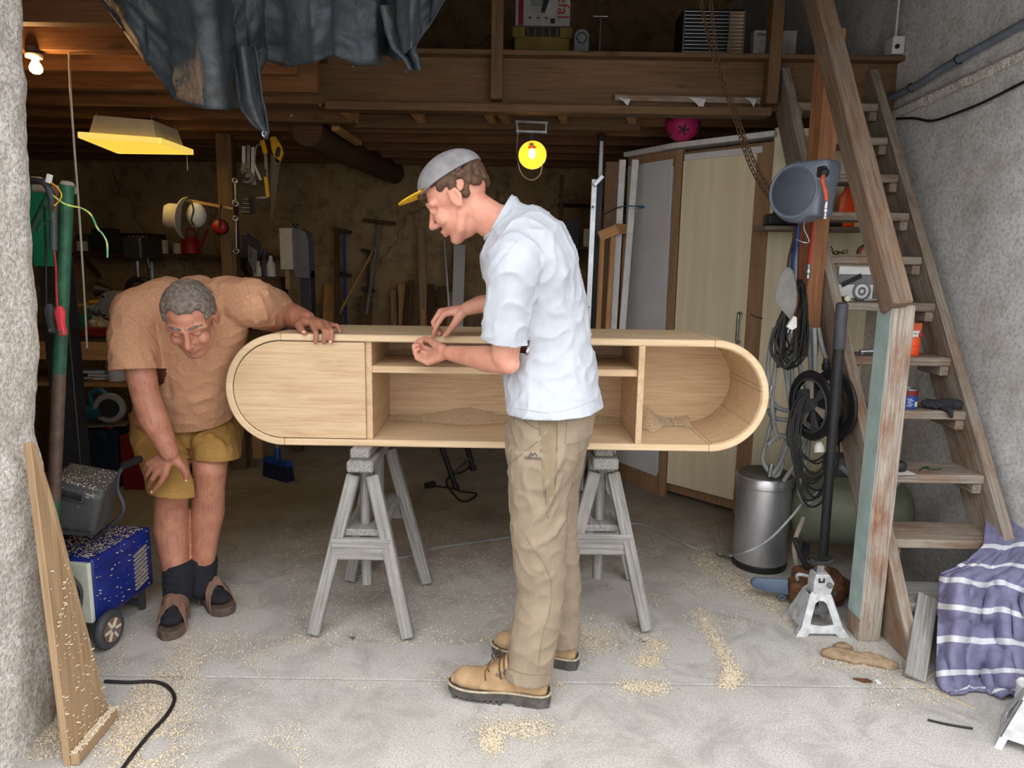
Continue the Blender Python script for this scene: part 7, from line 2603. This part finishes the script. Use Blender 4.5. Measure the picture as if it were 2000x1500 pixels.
MB().tube([P(218, 568, Y=5.0), P(250, 575, Y=5.05)], .01, 8).build('arm', 'dark_grey', lm_, smooth=50)
# drill press
dp = P(280, 540, Y=5.0)
dpr = thing('drill_press', 'dark bench drill press with a green table wheel under the wall shelf', 'drill press', (dp.x, 5.05, zb2))
MB().cyl((dp.x, 5.12, zb2), (dp.x, 5.12, zb2 + .62), .025, .025, 14).build('column', 'dull_steel', dpr, smooth=50)
MB().cbox((dp.x, 5.08, zb2 + .005 + .012), (.22, .28, .03), .006).build('base', 'dark_grey', dpr)
MB().cbox((dp.x, 5.02, zb2 + .55), (.14, .3, .16), .02).build('head', 'black_plastic', dpr)
MB().cyl((dp.x, 4.93, zb2 + .47), (dp.x, 4.93, zb2 + .36), .02, .012, 12).build('chuck', 'steel', dpr, smooth=50)
MB().lathe([(.0, 0), (.11, 0), (.115, .006), (.11, .012), (.0, .012)], (dp.x, 4.97, zb2 + .24), (0, 0, 1), 24).build('table', 'green_paint', dpr, smooth=40)
MB().tube([V((dp.x + .06, 4.95, zb2 + .5)), V((dp.x + .1, 4.9, zb2 + .42))], .006, 8).build('feed_lever', 'steel', dpr, smooth=50)
# lower shelf
zl2 = .614
q = V((P(160, 745, Y=4.72).x, 4.72, zl2))
o = MB().lathe([(.06, .0), (.11, .012), (.115, .018), (.0, .016)], q, (0, 0, 1), 24).build('metal_plate', 'mid_grey', smooth=40)
tag(o, 'grey metal plate lying on the lower shelf of the workbench', 'plate')
for k, (px, a) in enumerate(((188, .3), (196, -.2), (182, .1))):
    q = V((P(px, 745, Y=4.7).x, 4.72, zl2 + .004 + k * .022))
    o = MB().cbox(q + V((0, 0, .009)), (.16, .07, .018), .004, Matrix.Rotation(a, 3, 'Z')).build('white_bar', 'white_panel')
    tag(o, 'white plastic offcut %s on the lower shelf' % ('at the bottom of its pile', 'in the middle of its pile', 'on top of its pile')[k], 'offcut', 'white offcuts on the lower shelf')
q = V((P(230, 740, Y=4.72).x, 4.72, zl2))
bk_ = thing('bucket', 'pale ribbed bucket standing on the lower shelf of the workbench', 'bucket', tuple(q))
MB().lathe([(.058, 0), (.06, .003), (.066, .15), (.068, .152), (.064, .152), (.06, .14), (.0, .02)], q, (0, 0, 1), 24).build('body', 'white_panel', bk_, smooth=40)
for k in range(4):
    MB().torus(q + V((0, 0, .085 + k * .008)), (0, 0, 1), .0635, .0025, 24, 5).build('rib', 'cream', bk_, smooth=60)
# cases on the floor
b_, q = on(193, 4.4, 0, .36, .16, .36, 'tool_case', 'black_plastic', 'dark blue power tool case standing on the floor under the workbench', 'case')
M('case_blue', (24, 40, 62), (18, 32, 52), .45, 0, 8)
b_.data.materials[0] = MATS['case_blue']
MB().cbox(q + V((-.07, -.085, .3)), (.17, .012, .06), .006).build('grip_recess', 'black_plastic', b_)
MB().cbox(q + V((.09, -.085, .33)), (.06, .012, .05), .004).build('latch', 'case_blue', b_)
MB().cyl(q + V((.1, 0, .36)), q + V((.1, 0, .372)), .022, .02, 14).build('red_button', 'red', b_, smooth=40)
MB().box(q + V((.03, -.083, .2)), (.012, .006, .3)).build('rib', 'case_blue', b_)
b_, q = on(292, 4.35, 0, .26, .14, .34, 'tool_case', 'dark_red', 'dark red metal tool case standing on the floor beside the blue case', 'case')
text_mesh('lettering', 'R', .05, basis((1, 0, 0), (0, 0, 1), (0, -1, 0), q + V((.0, -.072, .19))), 'paper_white', b_)
on(268, 4.42, .345, .05, .06, .03, 'yellow_block', 'yellow', 'small yellow block on top of the red tool case', 'block')
q = V((P(198, 800, Y=4.4).x, 4.42, .374))
cs2 = thing('circular_saw', 'teal hand-held circular saw sitting on the dark blue case', 'circular saw', tuple(q))
Rs = Matrix.Rotation(.25, 3, 'Z')
MB().lathe([(.0, -.012), (.09, -.012), (.095, 0), (.09, .012), (.0, .012)], q + V((.06, -.03, .12)), (.25, -1, 0), 28).build('blade_guard', 'aluminium', cs2, smooth=40)
MB().lathe([(.0, -.014), (.06, -.014), (.06, .016), (.0, .016)], q + V((.06, -.035, .12)), (.25, -1, 0), 24).build('blade_cover', 'black_plastic', cs2, smooth=40)
MB().cyl(q + V((-.16, 0, .07)), q + V((.02, -.02, .1)), .055, .05, 18).build('motor', 'teal', cs2, smooth=40)
MB().tube(bez([q + V((-.05, -.02, .12)), q + V((-.06, -.02, .2)), q + V((.0, -.02, .23)), q + V((.05, -.02, .19))], 5), .018, 10).build('handle', 'teal', cs2, smooth=60)
MB().box(q + V((0, -.02, .012)), (.3, .14, .006), Rs).build('sole_plate', 'dull_steel', cs2)
b_, q = on(143, 4.3, .375, .1, .1, .05, 'orange_wedge', 'hose_orange', 'orange plastic wedge lying near the teal saw', 'wedge')
b_, q = on(147, 3.9, 0, .13, .02, .38, 'ply_piece', 'ply', 'pale plywood piece standing behind the welding mask', 'board', rz=.5)

# ---- bench right of the post with band saw
zbn2 = P(560, 640, Y=5.3).z
wb2 = thing('side_bench', 'low dark bench carrying the band saw against the back wall', 'bench', (-2.0, 5.5, 0))
plank('top', (-2.6, 5.5, .9), (-1.55, 5.5, .9), .6, .04, 'dark_wood', wb2)
for (x_, y_) in ((-2.55, 5.25), (-1.6, 5.25), (-2.55, 5.75), (-1.6, 5.75)):
    plank('leg', (x_, y_, 0), (x_, y_, .88), .06, .06, 'dark_wood', wb2, side=(1, 0, 0))
bsx = P(578, 560, Y=5.3).x
bsw = thing('band_saw', 'cream and grey band saw standing on the dark bench', 'band saw', (bsx, 5.35, .92))
zA, zB = P(580, 527, Y=5.3).z, P(580, 446, Y=5.3).z
MB().cbox((bsx - .04, 5.3, (zA + zB) / 2), (.09, .16, zB - zA), .008).build('upper_guard', 'cream', bsw)
MB().rings([[V((bsx + x_, y_, z_)) for (x_, z_) in ((0, zA - .06), (.11, zA - .06), (.11, zB - .08), (.09, zB - .02), (.04, zB), (0, zB))] for y_ in (5.26, 5.42)]).build('upper_housing', 'mid_grey', bsw, bevel=.006)
MB().cbox((bsx + .07, 5.36, (.92 + zA) / 2), (.08, .12, zA - .92), .006).build('column', 'dark_grey', bsw)
MB().cbox((bsx - .05, 5.28, zA - .07), (.03, .04, .14), .004).build('blade_guide', 'pine', bsw)
MB().cbox((bsx, 5.3, zbn2 + .012), (.32, .26, .02), .003).build('table', 'dull_steel', bsw)
MB().cbox((bsx, 5.33, (.92 + zbn2) / 2), (.22, .2, max(.05, zbn2 - .93)), .006).build('base', 'dark_grey', bsw)
MB().lathe([(.01, 0), (.01, .02), (.022, .022), (.022, .035), (.0, .036)], (bsx + .0, 5.34, zB), (0, 0, 1), 14).build('tension_knob', 'black_plastic', bsw, smooth=40)
for (px, m_, h_, r_, lab) in ((530, 'white_panel', .15, .035, 'pale oil bottle standing on the bench beside the band saw'), (518, 'dark_grey', .17, .035, 'grey bottle standing behind the pale oil bottle'), (506, 'cream', .11, .04, 'squat cream bottle standing on the bench beside the post')):
    sz = P(px, 540, Y=5.35)
    bt = thing('bottle', lab, 'bottle', (sz.x, 5.35, sz.z - .005))
    MB().lathe([(r_, 0), (r_, h_ * .6), (r_ * .4, h_ * .78), (r_ * .4, h_)], (sz.x, 5.35, sz.z), (0, 0, 1), 16).build('body', m_, bt, smooth=50)
    MB().lathe([(r_ * .45, h_), (r_ * .45, h_ * 1.14)], (sz.x, 5.35, sz.z), (0, 0, 1), 12).build('cap', 'black_plastic' if m_ != 'dark_grey' else 'blue', bt, smooth=50)
sz = P(530, 540, Y=5.35).z
sb2 = thing('bottle_shelf', 'narrow raised shelf with oil bottles behind the timber post', 'shelf', (P(520, 545, Y=5.4).x, 5.4, sz - .03))
plank('board', (P(490, 545, Y=5.4).x, 5.4, sz - .014), (P(556, 545, Y=5.4).x, 5.4, sz - .014), .2, .022, 'dark_wood', sb2)
for x_ in (P(494, 545, Y=5.4).x, P(552, 545, Y=5.4).x):
    plank('support', (x_, 5.4, .92), (x_, 5.4, sz - .026), .03, .15, 'dark_wood', sb2, side=(1, 0, 0))

# ---- long things leaning on the back wall
YB = 6.28
def stick(name, x0, y0, x1, y1, w_, th_, m_, lab, cat_, group=None, Y0=YB, out=.35):
    a = P(x0, y0, Y=Y0)
    b_ = P(x1, y1, Y=Y0 - out * .5)
    k = (b_.z) / max(.05, (a.z - b_.z))
    f_ = b_ + (b_ - a) * k
    f_.z = .002
    return lean(name, a, f_, w_, th_, m_, lab, cat_, group=group)


rnd = random.Random(3)
for i, (x, y0) in enumerate(((645, 555), (658, 445), (715, 578), (768, 568), (784, 555), (796, 562), (803, 548), (822, 445), (830, 540), (842, 555), (862, 560), (880, 570))):
    m_ = ('pine', 'dark_wood', 'beam_wood', 'ply')[i % 4]
    lab_ = ('wide pine board leaning on the back wall beside the band saw', 'tall thin dark lath leaning beside the blue bar clamp', 'wide brown board leaning below the squeegee pole', 'short plywood strip at the start of the row of offcuts', 'pine offcut leaning next to the short plywood strip', 'narrow dark offcut wedged between pine and brown offcuts', 'brown offcut leaning just before the tall plywood plank', 'tall plywood plank rising above the row of offcuts', 'narrow pine offcut leaning against the tall plywood plank', 'dark offcut leaning between narrow pine and wide brown boards', 'wide brown offcut leaning near the thin metal tube', 'short plywood offcut leaning beside the white board')[i]
    stick('offcut_board', x, y0, x + rnd.uniform(-8, 8), 640, (.1, .04, .11, .05, .06, .04, .05, .06, .045, .05, .08, .06)[i], .02, m_, lab_, 'board', 'offcuts leaning on the back wall', YB - .03 * (i % 3))
stick('squeegee_pole', 745, 460, 648, 640, .02, .02, 'pine', 'thin pole leaning diagonally across the back wall', 'pole')
sq = thing('squeegee', 'wide floor squeegee with a pale pole leaning head up on the back wall', 'squeegee', tuple(P(710, 640, Y=6.1)))
a, b_ = P(742, 440, Y=6.25), P(712, 640, Y=6.1)
plank('pole', a, b_ + (b_ - a) * (b_.z / (a.z - b_.z)), .024, .024, 'mid_grey', sq)
plank('head', P(712, 430, Y=6.25), P(772, 437, Y=6.25), .06, .03, 'dark_wood', sq)
for i, (x, y0, y1, lab) in enumerate(((674, 450, 640, 'blue bar clamp hung upright on the back wall near the band saw'), (720, 490, 640, 'dark bar clamp hung upright on the back wall near the squeegee'))):
    q = P(x, y1, Y=6.2)
    cl_2 = thing('bar_clamp', lab, 'clamp', (q.x, 6.2, 0))
    top = P(x - 2, y0, Y=6.28)
    plank('bar', V((q.x, 6.2, .0)), top, .022, .014, 'blue' if i == 0 else 'dark_grey', cl_2, side=(1, 0, 0))
    for yy in (y0, (y0 + y1) / 2 + (-10 if i == 0 else 0)):
        plank('jaw', P(x - 14, yy - 2, Y=6.26), P(x + 12, yy + 4, Y=6.26), .03, .03, 'black_plastic', cl_2)
stick('white_board', 898, 478, 893, 640, .1, .02, 'white_panel', 'white board standing upright against the back wall behind the person', 'board')
stick('metal_tube', 868, 470, 880, 640, .02, .02, 'aluminium', 'thin metal tube leaning beside the white board', 'tube')
q = P(690, 640, Y=6.1)
o = MB().lathe([(.05, 0), (.05, .35), (.02, .48), (.02, .5)], (P(690, 640, Y=6.1).x, 6.05, P(690, 640, Y=6.05).z - .3), (0, 0, 1), 16).build('white_cone', 'white_panel', smooth=40)
o.location.z = 0
tag(o, 'white tapered bottle standing on the floor before the back wall', 'bottle')
for (x0, y0, lab) in ((505, 870, 'pale timber block standing on the floor beside the post foot'),):
    q = G(505, 895)
    o = MB().cbox((q.x, q.y, .1), (.07, .05, .2), .004).build('timber_block', 'pine')
    tag(o, lab, 'block')
# orange strap on the wall, cable on the post side are too dim to read and left out

# ================================================================ loft
ZF = ZL + .024
def loft(px, Y, w_, d_, h_, nm, mat, label, cat_, z=None):
    z = ZF if z is None else z
    p = P(px, 60, Y=Y)
    return (p.x, Y, z)


x_, Y_, z_ = loft(1058, 4.35, 0, 0, 0, '', '', '', '')
cr = thing('yellow_crate', 'yellow plastic crate with slotted rim standing on the loft', 'crate', (x_, 4.35, ZF))
hC = P(1058, 50, Y=4.2).z - ZF
M('crate_yellow', (128, 106, 44), (104, 86, 36), .7, 0, 10)  # yellow darkened, loft shade put into the colour
M('shaded_carton', (158, 156, 152), (136, 134, 130), .8, 0, 10)  # white card toned down to stand in for the dark loft
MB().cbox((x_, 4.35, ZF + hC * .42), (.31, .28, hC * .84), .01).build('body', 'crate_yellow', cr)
for sgn in (-1, 1):
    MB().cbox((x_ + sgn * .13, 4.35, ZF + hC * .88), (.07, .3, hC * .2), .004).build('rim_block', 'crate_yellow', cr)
MB().box((x_, 4.205, ZF + hC * .88), (.2, .004, hC * .14)).build('slot', 'black_plastic', cr)
for k in range(5):
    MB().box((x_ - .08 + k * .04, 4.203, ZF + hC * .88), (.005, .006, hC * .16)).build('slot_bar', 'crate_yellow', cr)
bx2 = thing('appliance_box', 'white appliance carton with a red stripe and red lettering on the yellow crate', 'carton', (x_, 4.35, ZF + hC))
MB().cbox((x_, 4.35, ZF + hC + .16), (.3, .26, .31), .003).build('carton', 'shaded_carton', bx2)
fy = 4.35 - .132
MB().box((x_ - .12, fy, ZF + hC + .16), (.028, .002, .308)).build('red_stripe', 'dark_red', bx2)
text_mesh('lettering', 'Tefal', .09, basis((0, 0, -1), (1, 0, 0), (0, -1, 0), (x_ + .11, fy - .001, ZF + hC + .13)), 'red', bx2)
MB().box((x_ - .03, fy, ZF + hC + .15), (.07, .002, .09)).build('printed_appliance', 'mid_grey', bx2)
MB().prism([V((x_ + a, fy - .001, ZF + hC + b)) for (a, b) in ((.0, .22), (.06, .22), (.06, .15), (.035, .14), (.01, .07), (-.01, .075), (.0, .12))], (0, -.002, 0)).build('printed_basket', 'black_plastic', bx2)
MB().box((x_ + .055, fy, ZF + hC + .03), (.026, .002, .026)).build('printed_stamp', 'black_plastic', bx2)
for k in range(3):
    MB().box((x_ - .07 + k * .045, fy, ZF + hC + .045), (.016, .002, .01)).build('printed_icon', 'dark_grey', bx2)
q = V((x_ + .02, 4.12, ZF))
mb = MB()
for k in range(18):
    a = rnd.uniform(-.14, .14)
    mb.sphere(q + V((a, rnd.uniform(-.05, .05), .03 + rnd.uniform(0, .09) * (1 - abs(a) / .17))), rnd.uniform(.03, .045), 8, 6)
o = remesh(mb, 'plastic_bag', 'mid_grey', None, .008, 2, lambda co, n: n * (.015 * noise.noise(co * 25)), W=T(q))
tag(o, 'crumpled grey plastic bag lying on the loft before the yellow crate', 'bag')
p = P(1135, 90, Y=4.15)
fn_ = thing('tower_heater', 'small grey tower fan heater standing at the loft edge', 'fan heater', (p.x, 4.15, ZF))
hF = P(1135, 60, Y=4.15).z - ZF
MB().rings([[V((p.x + a * .04, y_, ZF + b)) for (a, b) in ((-1, 0), (1, 0), (1, hF - .03), (.7, hF - .008), (.3, hF), (-.3, hF), (-.7, hF - .008), (-1, hF - .03))] for y_ in (4.12, 4.2)]).build('case', 'mid_grey', fn_, bevel=.004)
MB().torus((p.x, 4.118, ZF + hF - .045), (0, 1, 0), .026, .004, 20, 6).build('dial_ring', 'dark_grey', fn_, smooth=60)
for k in range(5):
    MB().box((p.x - .024 + k * .012, 4.118, ZF + .05), (.004, .004, .09)).build('grille_bar', 'dark_grey', fn_)
p = P(1172, 70, Y=4.25)
mst = thing('metal_stand', 'thin bright metal stand with a cross bar on the loft', 'stand', (p.x, 4.25, ZF))
hS = P(1172, 32, Y=4.25).z - ZF
MB().cyl((p.x, 4.25, ZF), (p.x, 4.25, ZF + hS), .005, .005, 8).build('rod', 'steel', mst, smooth=50)
MB().cyl((p.x - .04, 4.25, ZF + hS), (p.x + .04, 4.25, ZF + hS), .005, .005, 8).build('cross_bar', 'steel', mst, smooth=50)
MB().lathe([(.05, 0), (.05, .008), (.012, .012), (.012, .05)], (p.x, 4.25, ZF), (0, 0, 1), 16).build('base', 'black_plastic', mst, smooth=50)
p = P(1222, 100, Y=4.1)
o = MB().tube(bez([V((p.x - .09, 4.1, ZF + .01)), V((p.x - .07, 4.08, ZF + .05)), V((p.x, 4.07, ZF + .045)), V((p.x + .08, 4.09, ZF + .04)), V((p.x + .1, 4.1, ZF + .012))], 5), .012, 8).build('bent_tube', 'dark_red', smooth=60)
tag(o, 'dull red bent tube lying along the loft edge', 'tube')
x0_, x1_ = P(1335, 60, Y=4.2).x, P(1458, 60, Y=4.2).x
hr_ = thing('gas_heater', 'dark cabinet heater with a front grille of thin bright bars on the loft', 'heater', ((x0_ + x1_) / 2, 4.3, ZF))
z1_ = P(1395, 12, Y=4.2).z
MB().cbox(((x0_ + x1_) / 2, 4.34, (ZF + z1_) / 2), (x1_ - x0_, .2, z1_ - ZF), .008).build('cabinet', 'black_plastic', hr_)
for k in range(20):
    zz = ZF + .02 + (z1_ - ZF - .04) * k / 19
    MB().cyl((x0_ + .01, 4.225, zz), (x1_ - .01, 4.225, zz), .0022, .0022, 6).build('grille_bar', 'steel', hr_)
for xx in (x0_ + .006, x0_ + (x1_ - x0_) * .74, x1_ - .006):
    MB().cyl((xx, 4.222, ZF + .01), (xx, 4.222, z1_ - .01), .004, .004, 6).build('grille_post', 'steel', hr_)
MB().box((x0_ + (x1_ - x0_) * .86, 4.232, (ZF + z1_) / 2), ((x1_ - x0_) * .22, .006, z1_ - ZF - .03)).build('side_panel', 'brown_board', hr_)
p = P(1512, 90, Y=4.12)
z1_ = P(1512, 58, Y=4.1).z
md = thing('white_carton', 'white carton with small grey print standing at the loft edge by the stud', 'carton', (p.x, 4.14, ZF))
MB().cbox((p.x, 4.14, (ZF + z1_) / 2), (.23, .06, z1_ - ZF), .002).build('carton', 'shaded_carton', md)
text_mesh('lettering', 'medion', .032, basis((1, 0, 0), (0, 0, 1), (0, -1, 0), (p.x - .05, 4.108, z1_ - .02)), 'black_plastic', md)
for s_ in (-.06, .06):
    for k in range(8):
        MB().box((p.x + s_, 4.1085, z1_ - .055 - k * .012), (.05 if k else .04, .002, .0025)).build('print_line', 'mid_grey', md)

# ================================================================ shavings on the floor
rnd = random.Random(77)
pts = []


def scatter(n, fx, test=None):
    for _ in range(n):
        x, y = fx()
        p = G(x, y)
        if p.y < 1.2 or p.x < -1.9 or p.x > 1.9:
            continue
        if test and noise.noise(V((p.x * 5, p.y * 5, 3))) < test:
            continue
        pts.append((V((p.x, p.y, .001)), V((rnd.uniform(-.3, .3), rnd.uniform(-.3, .3), 1)).normalized()))


U = rnd.uniform
Gs = rnd.gauss
scatter(4600, lambda: (Gs(275, 48), Gs(1420, 60)), -.3)
scatter(3200, lambda: (Gs(330, 80), Gs(1300, 60)), -.12)
scatter(1300, lambda: (Gs(100, 30), Gs(1440, 30)), -.1)
scatter(3000, lambda: (U(300, 620), U(1040, 1300)), .05)
scatter(4500, lambda: (U(560, 1000), U(1010, 1260)), .0)
scatter(3800, lambda: (U(1120, 1480), U(1020, 1260)), .08)


def along(p0, p1, w_):
    def f():
        k = rnd.random()
        return (p0[0] + (p1[0] - p0[0]) * k + Gs(0, w_), p0[1] + (p1[1] - p0[1]) * k + Gs(0, w_ * .5))
    return f


scatter(1300, along((1365, 1190), (1430, 1310), 9))
scatter(900, lambda: (Gs(1428, 12), Gs(1325, 10)))
scatter(1100, along((1080, 1338), (1430, 1342), 9), -.1)
scatter(700, along((1225, 1340), (1300, 1345), 14))
scatter(3000, along((1360, 1085), (1560, 1215), 16))
scatter(900, lambda: (Gs(1160, 30), Gs(1250, 16)))
scatter(900, lambda: (Gs(1010, 45), Gs(1425, 14)), -.1)
scatter(600, lambda: (Gs(960, 12), Gs(1450, 12)))
scatter(500, lambda: (Gs(1275, 18), Gs(1262, 12)))
scatter(500, lambda: (Gs(1265, 16), Gs(1292, 6)))
scatter(800, lambda: (U(640, 960), U(1200, 1350)), .1)
scatter(500, lambda: (U(480, 600), U(1380, 1500)), .05)
scatter(900, lambda: (Gs(1670, 40), Gs(1285, 14)))
scatter(500, lambda: (U(1700, 1860), U(1290, 1380)))
o = chips('wood_shavings', pts, 'shaving', None, .0025, .0055, 12)
tag(o, 'pale wood shavings scattered over the concrete floor', 'shavings', kind='stuff')
